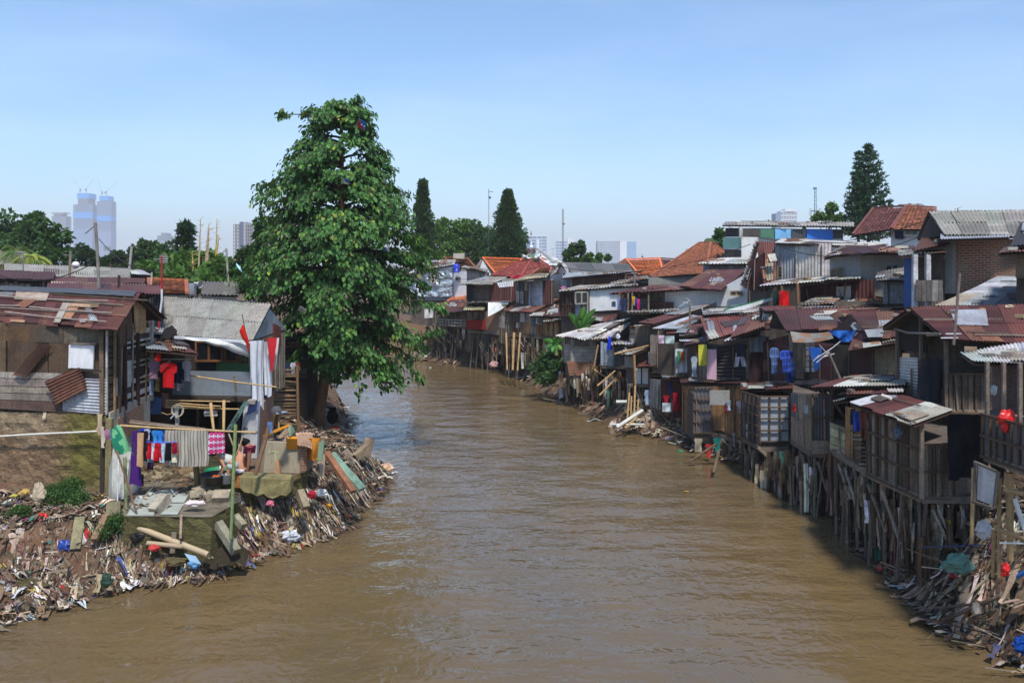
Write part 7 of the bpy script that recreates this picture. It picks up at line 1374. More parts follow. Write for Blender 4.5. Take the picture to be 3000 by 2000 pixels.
SH('tall block of grey and white tin sheets with flat white roof', [(2272, 44, 712, 825, 2330, 43.4, 715, 825, 'tin_v', 'F'), (2330, 43.4, 712, 825, 2396, 42.8, 712, 825, 'tin_v', 'W'), (2396, 42.8, 712, 825, 2436, 42.4, 712, 820, 'patch', 'C')], [([(2290, 700, 48), (2600, 715, 46), (2540, 724, 42), (2268, 712, 43.6)], 'tin', 'W', 1)], D=4, g=True, win=(([(2281, 782, 43.7), (2290, 782, 43.6), (2290, 812, 43.6), (2281, 812, 43.7)], (WOODD[0], c(28, 28, 30), 1, 3, .05)),))
SH('steep maroon gable shed left of the tall tin block', [(2195, 45, 770, 850, 2238, 44, 740, 850, 'patch', 'M'), (2238, 44, 780, 850, 2272, 43.6, 780, 830, 'patch', 'D')], [([(2214, 710, 46), (2275, 710, 45), (2275, 826, 42.8), (2238, 834, 43.2)], 'tin', 'R', 1), ([(2170, 835, 45.4), (2214, 710, 46), (2222, 712, 45.6), (2184, 845, 44.4)], 'tin', 'D', 1)], D=3, g=True)
m = MB(); m.slab([P(2240, 745, 44.1)-V((0, .5, 0)), P(2262, 742, 43.9)-V((0, .5, 0)), P(2268, 764, 43.5)-V((0, .5, 0)), P(2248, 767, 43.6)-V((0, .5, 0))], .03, c(190, 186, 170)); one(m, 'roof_patch', 'tin', 'pale patch sheet nailed on the steep maroon roof', 'sheet metal')
def ex26(r, rng):
    for u, v, Y in ((2336, 830, 36.6), (2290, 836, 37)): post(r, P(u, v, Y), P(u+2, 890, Y), .06, c(130, 96, 70), 'roof_post')
SH('long dark maroon shed under a bright white roof sheet', [(2345, 38, 838, 890, 2560, 36.4, 818, 895, 'tin_v', 'M')], [([(2290, 822, 40.5), (2530, 806, 39), (2520, 816, 36), (2226, 838, 37.4)], 'tin', 'W', 1)], D=3, g=True, extra=ex26)
SH('small buildings with grey sheet lean roofs before the long maroon shed', [(2340, 35.5, 885, 912, 2600, 34.6, 880, 905, 'plank_h', 'K')], [([(2400, 867, 38), (2480, 864, 37.6), (2440, 892, 35), (2346, 894, 35.4)], 'tin', 'A', 1), ([(2480, 868, 38), (2570, 872, 37), (2540, 894, 35), (2440, 892, 35.4)], 'tin', 'X', 1), ([(2556, 872, 37), (2620, 888, 36), (2600, 896, 34.4), (2530, 890, 35)], 'tin', 'D', 1)], D=2, g=True)
SH('three storey terrace house with blue tarpaulins and a white lower wall', [(2120, 60, 695, 730, 2172, 58, 695, 732, 'flat', 'H'), (2172, 58, 694, 760, 2470, 57, 700, 760, 'flat', 'H'), (2125, 60, 668, 694, 2172, 58.2, 668, 694, 'flat', 'B'), (2172, 58, 668, 694, 2470, 57, 672, 700, 'flat', 'U')],
   [([(2125, 650, 63), (2500, 652, 60), (2500, 664, 56), (2116, 660, 58.6)], 'tin', 'L', 1)], D=5, g=True, name='terrace_house', cat='house', extra=lambda r, rng: [wall(r, [P(a, 671, 57.5-i*.2), P(b, 672, 57.4-i*.2), P(b, v, 57.4-i*.2), P(a, v, 57.5-i*.2)], 'flat', [cc], 3, 'tarpaulin', mat='tarp') for i, (a, b, v, cc) in enumerate(((2228, 2270, 697, c(70, 120, 96)), (2271, 2318, 700, c(120, 180, 226)), (2320, 2352, 701, c(70, 70, 74)), (2364, 2440, 703, c(40, 120, 220)), (2178, 2226, 694, c(70, 60, 54))))]+[post(r, P(u, 664, 57.4), P(u, 700, 57.4), .12, c(200, 200, 196), 'terrace_post') for u in (2170, 2356)]+[wall(r, [P(2118, 696, 57.6), P(2172, 696, 57.2), P(2172, 726, 57.2), P(2118, 728, 57.6)], 'flat', [c(70, 110, 110)], 4, 'balcony_front', mat='glass')])
SH('white walled house with red tiled roof and blue shutters behind the pine', [(2610, 52, 676, 725, 2730, 50, 676, 725, 'flat', 'H')], [([(2560, 612, 58), (2655, 606, 56), (2612, 672, 51), (2500, 690, 53)], 'tile', 'E', 1), ([(2655, 606, 56), (2740, 610, 55), (2740, 674, 49.5), (2614, 673, 51)], 'tile', 'V', 1), ([(2630, 602, 60), (2700, 598, 60), (2740, 620, 55), (2660, 606, 57)], 'tin', 'A', 1)], D=4, g=True, name='tiled_house', cat='house', win=(([(2625, 668, 51.6), (2646, 668, 51.3), (2646, 698, 51.3), (2625, 698, 51.6)], (c(30, 50, 96), c(24, 40, 84), 1, 1, .1)), ([(2650, 668, 51.2), (2690, 668, 50.6), (2690, 690, 50.6), (2650, 690, 51.2)], (c(196, 196, 196), c(70, 104, 104), 2, 1, .1))))
SH('house with brown weathered clay tile hip roof', [(1900, 60, 812, 840, 2120, 58, 800, 840, 'flat', 'L')], [([(2050, 713, 66), (2082, 712, 65.5), (2068, 802, 58), (1906, 812, 60)], 'tile', 'V', 1), ([(2082, 712, 65.5), (2092, 714, 66), (2130, 745, 66), (2068, 800, 58.2)], 'tile', 'V', 1)], D=5, g=True, name='tiled_house', cat='house')
SH('house with bright orange tiled roof in front of the brown hip roof', [(1860, 66, 806, 830, 1950, 64, 806, 830, 'flat', 'L')], [([(1835, 762, 72), (1932, 758, 71), (1945, 808, 64), (1872, 806, 65)], 'tile', 'Q', 1), ([(1810, 775, 72), (1835, 760, 74), (1876, 806, 66), (1830, 800, 68)], 'tile', 'V', 1), ([(1932, 758, 74), (1990, 762, 74), (1975, 785, 70), (1948, 785, 70)], 'tile', 'E', 1)], D=5, g=True, name='tiled_house', cat='house')
SH('small white roofed room beside the brown hip roof', [(2060, 56, 776, 800, 2192, 54, 774, 800, 'patch', 'F')], [([(2110, 758, 58), (2200, 755, 57), (2195, 773, 53.4), (2044, 773, 55)], 'tin', 'W', 1)], D=3, g=True)
SH('white walled house with long maroon roof below the brown hip roof', [(1948, 50, 850, 908, 2098, 48, 852, 898, 'flat', 'H'), (2098, 48, 852, 898, 2190, 47, 800, 895, 'flat', 'H')], [([(2072, 792, 54), (2186, 792, 52), (2115, 850, 46.6), (1990, 838, 49)], 'tin', 'R', 1)], D=4, g=True, name='white_house', cat='house', win=(([(2140, 853, 47.4), (2174, 853, 47.1), (2174, 864, 47.1), (2140, 865, 47.4)], (c(160, 150, 120), c(60, 60, 56), 2, 1, .06)),))
def ex18(r, rng):
    for u in (1815, 1840, 1852, 1900): post(r, P(u, 858, 49), P(u, 912, 49), .05, WOODD[0], 'balcony_post')
SH('open clothes balcony under a thin rusty roof edge', [(1812, 51, 862, 910, 1904, 50.4, 858, 910, 'patch', 'D'), (1904, 50, 884, 910, 1972, 49.4, 884, 908, 'tin_h', 'D'), (1904, 50.6, 856, 884, 1950, 50.2, 854, 884, 'patch', 'K')], [([(1905, 838, 53), (2080, 835, 52), (2066, 846, 48.6), (1786, 860, 49.4)], 'tin', 'R', 1), ([(1835, 911, 51), (2005, 908, 50), (2000, 916, 48), (1835, 916, 48.6)], 'tin', 'W', 1)], D=2, g=True, extra=ex18)
SH('white fronted house with timber balcony and a thin grey roof', [(1640, 54, 858, 926, 1684, 53, 856, 926, 'patch', 'M', 4, 2), (1684, 53, 856, 926, 1727, 52.8, 852, 926, 'tin_v', 'F', 2, 1), (1727, 52.8, 850, 912, 1858, 52, 838, 905, 'flat', 'H')], [([(1700, 838, 57), (1870, 832, 56), (1868, 836, 51.6), (1636, 854, 53.4)], 'tin', 'L', 1), ([(1790, 828, 58), (1900, 808, 57), (1900, 816, 55), (1790, 836, 55)], 'tin', 'L', 1)], D=4, g=True, win=(([(1686, 856, 52.7), (1722, 855, 52.6), (1722, 888, 52.6), (1686, 890, 52.7)], (c(150, 146, 138), c(40, 40, 42), 2, 1, .09)),))
SH('long house with maroon corrugated side and pale blue roof edge', [(1646, 61, 818, 852, 1676, 60, 815, 852, 'patch', 'F'), (1676, 60, 815, 850, 1858, 58, 800, 838, 'tin_h', 'R')], [([(1660, 800, 64), (1880, 796, 62), (1830, 798, 58), (1646, 815, 60)], 'tin', 'F', 1)], D=4, g=True)
SH('gable house with long dark grey roof in the middle of the far bank', [(1612, 69, 808, 870, 1648, 67, 800, 870, 'flat', 'F'), (1648, 67, 812, 850, 1870, 66, 812, 850, 'flat', 'L')], [([(1638, 770, 72), (1858, 774, 70), (1875, 812, 65), (1676, 812, 66)], 'asb', 'U', 2), ([(1600, 815, 71), (1638, 770, 72), (1646, 772, 71), (1618, 820, 69)], 'tin', 'B', 1), ([(1646, 774, 70.6), (1656, 774, 70.6), (1682, 812, 65.6), (1668, 812, 65.8)], 'tin', 'X', 1)], D=4, g=True, name='gable_house', cat='house')
SH('patched tin house with a cream roof left of the grey gable house', [(1512, 62, 826, 886, 1548, 61, 824, 895, 'patch', 'S', 3, 1), (1548, 61, 824, 900, 1590, 60, 820, 896, 'patch', 'F'), (1590, 60, 822, 896, 1620, 59.6, 822, 890, 'tin_v', 'M')], [([(1560, 802, 65), (1612, 800, 64), (1600, 812, 59), (1506, 824, 60.6)], 'tin', 'Y', 1), ([(1580, 790, 67), (1616, 786, 66), (1612, 802, 63), (1560, 804, 64)], 'tile', 'V', 1)], D=3, g=True)
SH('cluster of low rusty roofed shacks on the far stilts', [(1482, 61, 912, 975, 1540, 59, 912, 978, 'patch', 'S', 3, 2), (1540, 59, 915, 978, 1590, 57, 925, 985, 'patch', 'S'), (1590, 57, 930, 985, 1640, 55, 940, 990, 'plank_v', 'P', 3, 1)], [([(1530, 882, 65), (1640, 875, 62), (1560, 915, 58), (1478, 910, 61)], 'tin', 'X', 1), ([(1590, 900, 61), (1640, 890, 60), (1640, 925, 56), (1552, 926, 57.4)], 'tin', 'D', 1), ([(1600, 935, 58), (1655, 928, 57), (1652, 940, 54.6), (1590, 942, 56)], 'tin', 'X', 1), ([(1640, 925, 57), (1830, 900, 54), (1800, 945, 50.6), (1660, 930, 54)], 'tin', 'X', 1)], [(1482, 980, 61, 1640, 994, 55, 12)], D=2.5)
SH('two storey timber house with open dark upper room and red railing cloth', [(1366, 67, 833, 880, 1432, 66, 833, 885, 'plank_v', 'B'), (1432, 65.6, 828, 885, 1524, 64, 826, 882, 'tin_v', 'M')], [([(1420, 812, 71), (1500, 808, 69), (1440, 834, 64.6), (1346, 832, 66)], 'tin', 'A', 1), ([(1370, 890, 68), (1434, 890, 67), (1416, 908, 63.6), (1356, 908, 64.8)], 'tin', 'Y', 1)], D=3, g=True, name='timber_house', cat='house')
SH('lower storey with red cloth railing and brown plaster base', [(1368, 66.5, 912, 966, 1424, 65, 912, 966, 'patch', 'K', 3, 1), (1424, 65, 912, 975, 1462, 64, 915, 975, 'brick', 'I'), (1462, 64, 890, 1000, 1482, 63, 890, 1010, 'patch', 'S')], [([(1368, 886, 68), (1480, 882, 66), (1500, 886, 63.6), (1368, 888, 65.6)], 'tin', 'L', 1)], [(1372, 970, 66.3, 1462, 978, 64, 8)], D=3, g=True, name='lower_storey', extra=lambda r, rng: (wall(r, [P(1368, 936, 66)-V((0, .4, 0)), P(1422, 936, 65)-V((0, .4, 0)), P(1421, 964, 65)-V((0, .4, 0)), P(1369, 962, 66)-V((0, .4, 0))], 'flat', [c(150, 46, 40)], 1, 'railing_cloth', mat='cloth'), wall(r, [P(1380, 972, 66.4), P(1460, 980, 64.6), P(1460, 1030, 64.6), P(1380, 1025, 66.4)], 'flat', [c(96, 76, 58)], 1, 'base_wall')))
SH('stilt house with maroon roof, orange tile patch and white railings', [(1290, 70, 915, 952, 1372, 68, 912, 958, 'patch', 'K'), (1255, 71.5, 915, 948, 1290, 70, 915, 952, 'plank_h', 'K')], [([(1320, 880, 74), (1372, 878, 72), (1370, 912, 67), (1276, 918, 69)], 'tin', 'R', 1), ([(1372, 846, 77), (1376, 846, 76), (1374, 880, 72), (1312, 884, 74)], 'tile', 'T', 1), ([(1270, 892, 75), (1330, 880, 74), (1300, 905, 70), (1262, 908, 71)], 'tin', 'D', 1)], [(1245, 948, 71.5, 1372, 960, 68, 12)], D=3, name='stilt_house', extra=lambda r, rng: (lattice(r, [P(1290, 935, 69.4), P(1370, 938, 67.4), P(1370, 956, 67.4), P(1290, 951, 69.4)], 9, 2, .05, c(170, 168, 160), 'railing'), [post(r, P(1262+k*34, 956, 70.5-k*.5), P(1284+k*34, 1000, 70.5-k*.5), .12, WOOD[0], 'brace') for k in range(3)]))
def foil(r, rng):
    m = MB(); a = [P(1200, 800, 78), P(1326, 780, 75), P(1326, 870, 75), P(1200, 868, 78)]
    m.grid(lambda x, y: lerpq(a, x, y)-V((0, .2+.22*noise.noise(V((x*9, y*6, 1)))+.08*noise.noise(V((x*20, y*13, 4))), 0)), 70, 40, c(186, 194, 200)); m.build('foil_cladding', foilm, r, smooth=False)
foilm = attr_mat('crumpled_foil', .4, .45, c(140, 150, 160), .2, 2, .05, streak=False, bmp=0)
SH('house clad in crumpled silver foil with a pale flat roof', [(1200, 78, 795, 878, 1328, 75, 778, 880, 'flat', 'F'), (1328, 75, 795, 885, 1366, 74, 795, 880, 'flat', 'H'), (1366, 76, 786, 845, 1426, 75, 796, 845, 'tin_v', 'W')], [([(1240, 765, 82), (1335, 762, 80), (1330, 775, 74.6), (1200, 800, 77.4)], 'tin', 'W', 1), ([(1360, 778, 79), (1430, 790, 78), (1424, 796, 74.8), (1350, 784, 75.4)], 'tin', 'A', 1)], D=4, g=True, name='foil_house', cat='house', extra=foil, win=(([(1265, 798, 76), (1276, 798, 75.8), (1276, 828, 75.8), (1265, 828, 76)], (c(176, 160, 146), c(28, 28, 30), 1, 3, .12)), ([(1336, 812, 74.6), (1350, 812, 74.4), (1350, 822, 74.4), (1336, 822, 74.6)], (c(160, 160, 160), c(60, 64, 66), 2, 1, .06))))
SH('tiled house with a concrete chimney block behind the foil house', [(1350, 84, 788, 830, 1460, 82, 788, 830, 'flat', 'L')], [([(1300, 755, 92), (1368, 757, 90), (1396, 788, 83), (1330, 780, 85)], 'tile', 'V', 1)], D=4, g=True, name='tiled_house', cat='house', extra=lambda r, rng: wall(r, [P(1328, 742, 86), P(1360, 742, 86), P(1360, 758, 86), P(1328, 757, 86)], 'flat', [c(176, 170, 156)], 1, 'chimney', t=1.5))
SH('house with bright orange tile roof and pale grey gable', [(1404, 79, 806, 830, 1450, 77, 806, 835, 'flat', 'F')], [([(1414, 756, 86), (1530, 760, 85), (1500, 800, 77), (1450, 802, 77)], 'tile', 'Q', 1), ([(1385, 792, 84), (1414, 756, 86), (1420, 758, 86), (1396, 796, 83)], 'tin', 'A', 1)], D=4, g=True, name='tiled_house', cat='house', extra=lambda r, rng: gable(r, (1415, 760, 85.4), (1450, 806, 78.4), (1398, 806, 79), c(176, 176, 176)))
# mosque
def mosque(r, rng):
    cx = P(1556, 752, 74); m = MB(); m.lathe(cx+V((0, 0, -.9)), [(.75, 0), (.75, .75), (0, .75)], 8, c(60, 64, 60)); m.build('turret', 'plaster', r)
    m = MB(); m.lathe(cx+V((0, 0, -.15)), [(.85, 0), (.8, .03), (.3, .32), (.3, .45)], 4, c(66, 110, 74)); m.build('turret_roof', 'paint', r)
    m = MB(); m.lathe(cx+V((0, 0, .32)), [(.24, 0), (.26, .14), (.38, .3), (.41, .38), (.42, .46), (.37, .62), (.24, .74), (.08, .84), (.05, .98), (.02, 1.2), (0, 1.2)], 24, c(196, 196, 200)); d = m.build('dome', 'foilm2', r, smooth=True)
    m = MB(); m.tube([cx+V((0, 0, 1.4)), cx+V((0, 0, 2.3))], .025, 6, c(120, 116, 110)); m.lathe(cx+V((0, 0, 2.0)), [(0, -.12), (.1, 0), (0, .12)], 8, c(150, 140, 110)); m.build('finial', 'tin', r)
M['foilm2'] = attr_mat('polished_metal', .25, .8, c(120, 120, 124), .2, 1, 0, streak=False, bmp=0)
SH('small mosque with dark red pyramid tile roof and silver dome', [(1470, 66.5, 816, 850, 1620, 66, 816, 850, 'flat', 'L')], [([(1548, 756, 74), (1560, 756, 74), (1524, 813, 66.5), (1440, 808, 70)], 'tile', 'Z', 1), ([(1558, 756, 74), (1572, 756, 75), (1634, 800, 73), (1526, 813, 66.5)], 'tile', 'Z', 1)], D=6, g=True, name='mosque', cat='mosque', extra=mosque)
for i, (du, dv, ax, l) in enumerate(((-21, 0, (-1, -.3, 0), 'left'), (-6, 0, (-.15, -1, 0), 'front'), (24, 0, (1, -.5, 0), 'right'), (14, 4, (.2, -1, -.9), 'small downward'))):
    q = T('horn_loudspeaker', l+' horn loudspeaker on the mosque turret', 'loudspeaker', P(1556+du, 758, 73.2), 'horn loudspeakers round the mosque turret'); m = MB(); m.lathe(P(1556+du, 751+dv, 73)-V(ax).normalized()*.25, [(.05, 0), (.07, .12), (.14, .25), (.21 if i < 3 else .12, .38), (.18 if i < 3 else .09, .36), (.05, .15)], 16, c(214, 212, 208), axis=ax); m.build('horn', 'paint', q, smooth=True); m = MB(); m.tube([P(1556+du*.8, 755+dv, 73.3), P(1556+du*.3, 755, 73.8)], .04, 5, c(120, 120, 120)); m.build('bracket', 'tin', q)
SH('white sloping roofed hall behind the mosque dome', [(1590, 100, 770, 800, 1680, 98, 778, 800, 'flat', 'H')], [([(1568, 730, 104), (1575, 728, 104), (1660, 774, 98), (1590, 778, 98)], 'tin', 'H', 1)], D=5, g=True, name='white_hall', cat='house')
wt = T('water_tank', 'blue plastic water tank with a white bird mark beside the foil house', 'water tank', P(1337, 798, 74)); m = MB(); m.lathe(P(1337, 799, 74), [(0, 0), (.27, 0), (.28, .06), (.26, .08), (.28, .3), (.28, .62), (.22, .72), (.1, .75), (.1, .8), (0, .8)], 20, c(30, 60, 190)); m.build('tank', 'plastic', wt, smooth=True)
m = MB(); b0 = P(1337, 791, 73.7); m.slab([b0+V((-.02, 0, -.04)), b0+V((.05, 0, .16)), b0+V((.07, 0, .14)), b0+V((.06, 0, .0))], .01, c(220, 226, 236)); m.slab([b0+V((-.09, 0, -.05)), b0+V((.02, 0, .02)), b0+V((.06, 0, -.02)), b0+V((0, 0, -.06))], .01, c(220, 226, 236)); m.build('bird_mark', 'paint', wt)
# ------------------------------------------------------------------ washing, poles and odd things on the right bank
WR = 'washing along the right bank shacks'
for a in (('shirt', 'bright red shirt hanging under the white roof of the maroon shed', 2298, 853, 36.2, 28, 42, c(200, 20, 26), 'towel'), ('shirt', 'dark green shirt left of the bright red shirt', 2276, 852, 36.4, 24, 44, c(26, 50, 50), 'towel'),
          ('shirt', 'blue plaid shirt hanging below the long maroon roof', 2304, 1026, 31.6, 40, 64, c(40, 60, 130), 'shirt'), ('shirt', 'blue grey shirt left of the blue plaid shirt', 2268, 1018, 32, 26, 76, c(66, 84, 120), 'shirt'), ('shirt', 'dark blue shirt hanging behind the plaid shirt', 2316, 1060, 32.2, 24, 60, c(26, 44, 96), 'towel'),
          ('trousers', 'white trousers below a dark jacket on the upper shack', 2168, 1034, 35.4, 38, 40, c(206, 204, 220), 'trousers'), ('jacket', 'dark and white jacket hanging above the white trousers', 2170, 1008, 35.3, 40, 36, c(54, 58, 76), 'shirt'), ('cloth', 'large grey cloth hanging right of the jacket', 2220, 984, 34.8, 50, 48, c(110, 118, 128), 'towel'), ('cloth', 'long dark maroon curtain cloth below the large grey cloth', 2222, 1030, 34.9, 46, 90, c(54, 36, 40), 'towel'),
          ('banner', 'yellow banner with a red top and dark writing marks', 2058, 1010, 36.4, 24, 60, c(190, 186, 70), 'towel'), ('cloth', 'pale blue cloth hanging left of the yellow banner', 2034, 1044, 37, 24, 60, c(160, 172, 186), 'rag'), ('banner', 'white banner with green and orange parts over the grey hut', 1996, 1022, 39.4, 34, 70, c(196, 200, 206), 'towel'), ('cloth', 'orange cloth strip on the white banner', 1999, 1030, 39.2, 12, 28, c(210, 84, 40), 'towel'), ('cloth', 'green cloth strip on the white banner', 1989, 1028, 39.2, 10, 36, c(60, 130, 96), 'towel'),
          ('shirt', 'vivid blue shirt hanging alone above the bamboo sticks', 1786, 986, 45, 16, 38, c(30, 60, 220), 'dress'), ('cloth', 'white cloth bundle hanging with blue grey clothes', 1779, 1010, 45.2, 22, 52, c(140, 150, 160), 'rag'),
          ('shirt', 'lilac shirt at the left of the open clothes balcony', 1814, 873, 48.8, 12, 34, c(120, 124, 170), 'towel'), ('shirt', 'dark grey blue shirt on the open clothes balcony', 1828, 872, 48.7, 24, 42, c(44, 54, 74), 'shirt'), ('cloth', 'yellow cloth on the open clothes balcony', 1856, 868, 48.9, 8, 26, c(200, 160, 40), 'towel'), ('cloth', 'bright pink cloth on the open clothes balcony', 1872, 876, 48.9, 10, 30, c(206, 50, 120), 'towel'), ('cloth', 'blue cloth between the yellow and pink ones', 1863, 872, 48.95, 8, 24, c(40, 60, 150), 'towel'), ('shirt', 'black shirt at the right of the clothes balcony', 1886, 874, 48.8, 22, 34, c(28, 30, 40), 'towel'), ('cloth', 'small teal cloth hanging left of the lilac shirt', 1798, 883, 50, 12, 16, c(120, 150, 170), 'towel'),
          ('cloth', 'black tarpaulin sheet draped beside the striped grey tin panel', 2730, 1052, 23.2, 78, 128, c(42, 44, 52), 'towel'), ('cloth', 'large black plastic sheet hanging beside the brown plank shack', 2838, 1214, 19.9, 112, 188, c(20, 22, 30), 'towel'),
          ('cloth', 'red cloth hanging in the low grey plank hut', 1952, 1158, 39.6, 24, 44, c(170, 30, 50), 'rag'), ('cloth', 'blue cloth above the red cloth in the low hut', 1964, 1120, 39.7, 10, 32, c(30, 60, 150), 'rag'), ('cloth', 'crimson patterned cloth right of the red cloth', 1982, 1150, 39.2, 20, 54, c(150, 20, 46), 'towel'), ('cloth', 'white and green cloth below the red cloth', 1954, 1180, 39.5, 26, 26, c(190, 200, 206), 'towel'),
          ('rag', 'light blue rag hanging below the small white sheet hut', 1896, 1142, 41.6, 26, 44, c(150, 166, 190), 'rag'), ('rag', 'pale rag pinned under the grey board on the plywood wall', 2136, 1172, 34.6, 14, 30, c(150, 166, 190), 'rag'), ('rag', 'white shirt under the grey board on the plywood wall', 2168, 1174, 34, 22, 36, c(200, 190, 196), 'shirt'), ('rag', 'dark red rag left of the pale rag on the plywood wall', 2126, 1182, 34.9, 12, 28, c(120, 30, 50), 'rag'),
          ('shirt', 'blue and white shirt by the steps of the brown plank shack', 2512, 1206, 23.9, 22, 56, c(60, 90, 190), 'towel'), ('shirt', 'rose brown shirt right of the blue and white shirt', 2533, 1206, 23.6, 26, 74, c(150, 90, 76), 'towel'), ('shirt', 'black shirt left of the blue and white shirt', 2500, 1196, 24.1, 14, 48, c(30, 34, 54), 'towel'), ('cloth', 'dark cloth sack hanging by the steps', 2546, 1280, 23.2, 20, 66, c(50, 52, 58), 'rag'),
          ('cloth', 'long white cloth strip hanging over the far bank rubbish', 1644, 1088, 49.5, 14, 78, c(206, 212, 222), 'towel'), ('cloth', 'white lettered banner at the far end of the stilt house', 1256, 905, 70.5, 26, 26, c(206, 206, 204), 'towel'), ('tarpaulin', 'blue tarpaulin piece hanging beside the white planks', 2392, 1018, 30.6, 46, 66, c(34, 84, 160), 'point'), ('tarpaulin', 'blue tarpaulin bulging under the middle maroon gable', 2480, 968, 29.8, 110, 34, c(40, 96, 180), 'point'),
          ('rag', 'small red rag on the corrugated bay', 2328, 1184, 28.6, 12, 22, c(200, 20, 24), 'rag'), ('cloth', 'small pink cloths drying behind the low awning', 1938, 982, 40.4, 16, 24, c(206, 180, 200), 'towel'), ('cloth', 'row of pale green cloths drying behind the low awning', 1962, 984, 40.4, 26, 22, c(170, 190, 190), 'towel'), ('rag', 'grey and brown rag curtain hanging below the orange plywood row', 2150, 1268, 33.8, 12, 40, c(180, 176, 168), 'rag'),
          ('tarpaulin', 'teal netting strip hanging into the water below the plywood row', 2102, 1282, 34, 26, 62, c(40, 110, 106), 'point'), ('rag', 'cream sheet hanging from the left stilts of the plywood row', 2046, 1284, 35.2, 34, 40, c(160, 150, 130), 'rag'), ('rag', 'red and white rag among the left stilts of the plywood row', 2076, 1300, 34.8, 22, 40, c(180, 50, 50), 'rag'), ('tarpaulin', 'crimson tarpaulin folded along the mosque roof eave', 1526, 805, 64.8, 60, 12, c(180, 60, 72), 'towel')):
    garment(*a, group=WR, cat='washing' if a[0] in ('cloth', 'rag') else a[0], pat='check' if 'plaid' in a[1] else None, amp=.05)
for a in (('plastic_bag', 'bright red plastic bag hanging on the right balcony wall', 2950, 1234, 16.8, 46, 60, c(206, 26, 24)), ('sack', 'white sack hanging low among the bamboo props at the right', 2880, 1552, 17.6, 44, 52, c(206, 204, 204)), ('helmet', 'white round helmet hanging in the balcony shack', 2912, 1142, 17.6, 20, 26, c(200, 206, 206)),
          ('green_cloth', 'large sage green cloth caught on the rubbish mound', 2806, 1652, 18.6, 84, 56, c(100, 136, 122)), ('red_bag', 'small red bag on the rubbish mound below the bamboo props', 2944, 1668, 17.4, 24, 36, c(206, 30, 30)), ('pink_cloth', 'pink red cloth below the sage green cloth', 2796, 1682, 18.8, 24, 18, c(170, 46, 60)), ('jar', 'pale round jar lying in the dark branches', 2862, 1785, 18, 30, 36, c(176, 164, 150)),
          ('blue_tarpaulin', 'blue tarpaulin bundle at the lower right corner of the water', 2992, 1888, 16.9, 46, 44, c(20, 70, 150)), ('floating_bag', 'small red and white packet floating by the right stilts', 2578, 1664, 22.2, 18, 10, c(196, 60, 66)), ('floating_bag', 'yellow scrap floating below the window grid bay', 2012, 1439, 30, 14, 4, c(170, 130, 40)), ('floating_bag', 'green scrap floating under the plywood row', 1993, 1322, 36.4, 16, 8, c(40, 130, 90)),
          ('bundle', 'yellow cloth bundle standing at the water below the window grid bay', 2266, 1376, 31, 24, 18, c(180, 170, 50)), ('bundle', 'white and blue cloth bundle just below the yellow one', 2262, 1398, 31, 26, 34, c(150, 160, 190)), ('bundle', 'pale laundry heap with pink edge right of the yellow bundle', 2288, 1424, 30.4, 34, 46, c(120, 96, 104)), ('white_bucket', 'row of stacked glass jars in the brown plank shack window', 2632, 1265, 21.2, 24, 36, c(110, 120, 140)), ('floating_bag', 'tiny white scrap floating at the river bend', 1260, 1077, 66, 8, 3, c(206, 206, 206)), ('floating_bag', 'second white scrap floating left of the bamboo props', 1338, 1089, 64, 8, 3, c(206, 206, 206)), ('rag_heap', 'pink and white rags heaped at the far waterline', 1445, 1068, 63.5, 26, 18, c(190, 150, 150)),
          ('roof_stone', 'pale stone lying on the ridge of the broad maroon roof', 2958, 898, 24, 26, 10, c(196, 176, 150)), ('roof_stone', 'second tan stone on the broad maroon roof ridge', 2878, 906, 24, 20, 8, c(170, 120, 80)), ('cloth_lump', 'folded pink and grey cloths on the dark block hut roof', 1650, 845, 60, 18, 12, c(170, 110, 150)), ('white_bowl', 'white bowl hanging beside the vivid blue shirt', 1811, 985, 45, 12, 14, c(206, 214, 222))):
    clump(*a, seed=len(a[1]), mat='plastic' if 'bag' in a[0] else 'cloth', flat=.7)
text_obj(bpy.data.objects['banner.001'] if 0 else T('yellow_banner_writing', 'small dark writing on the yellow banner', 'lettering', P(2058, 1040, 36)), 'IN\nLIFE', P(2050, 1040, 36.2), (1, 0, 0), (0, 0, 1), .26, c(50, 50, 40)) if 0 else None
BP = 'bamboo props on the right bank'
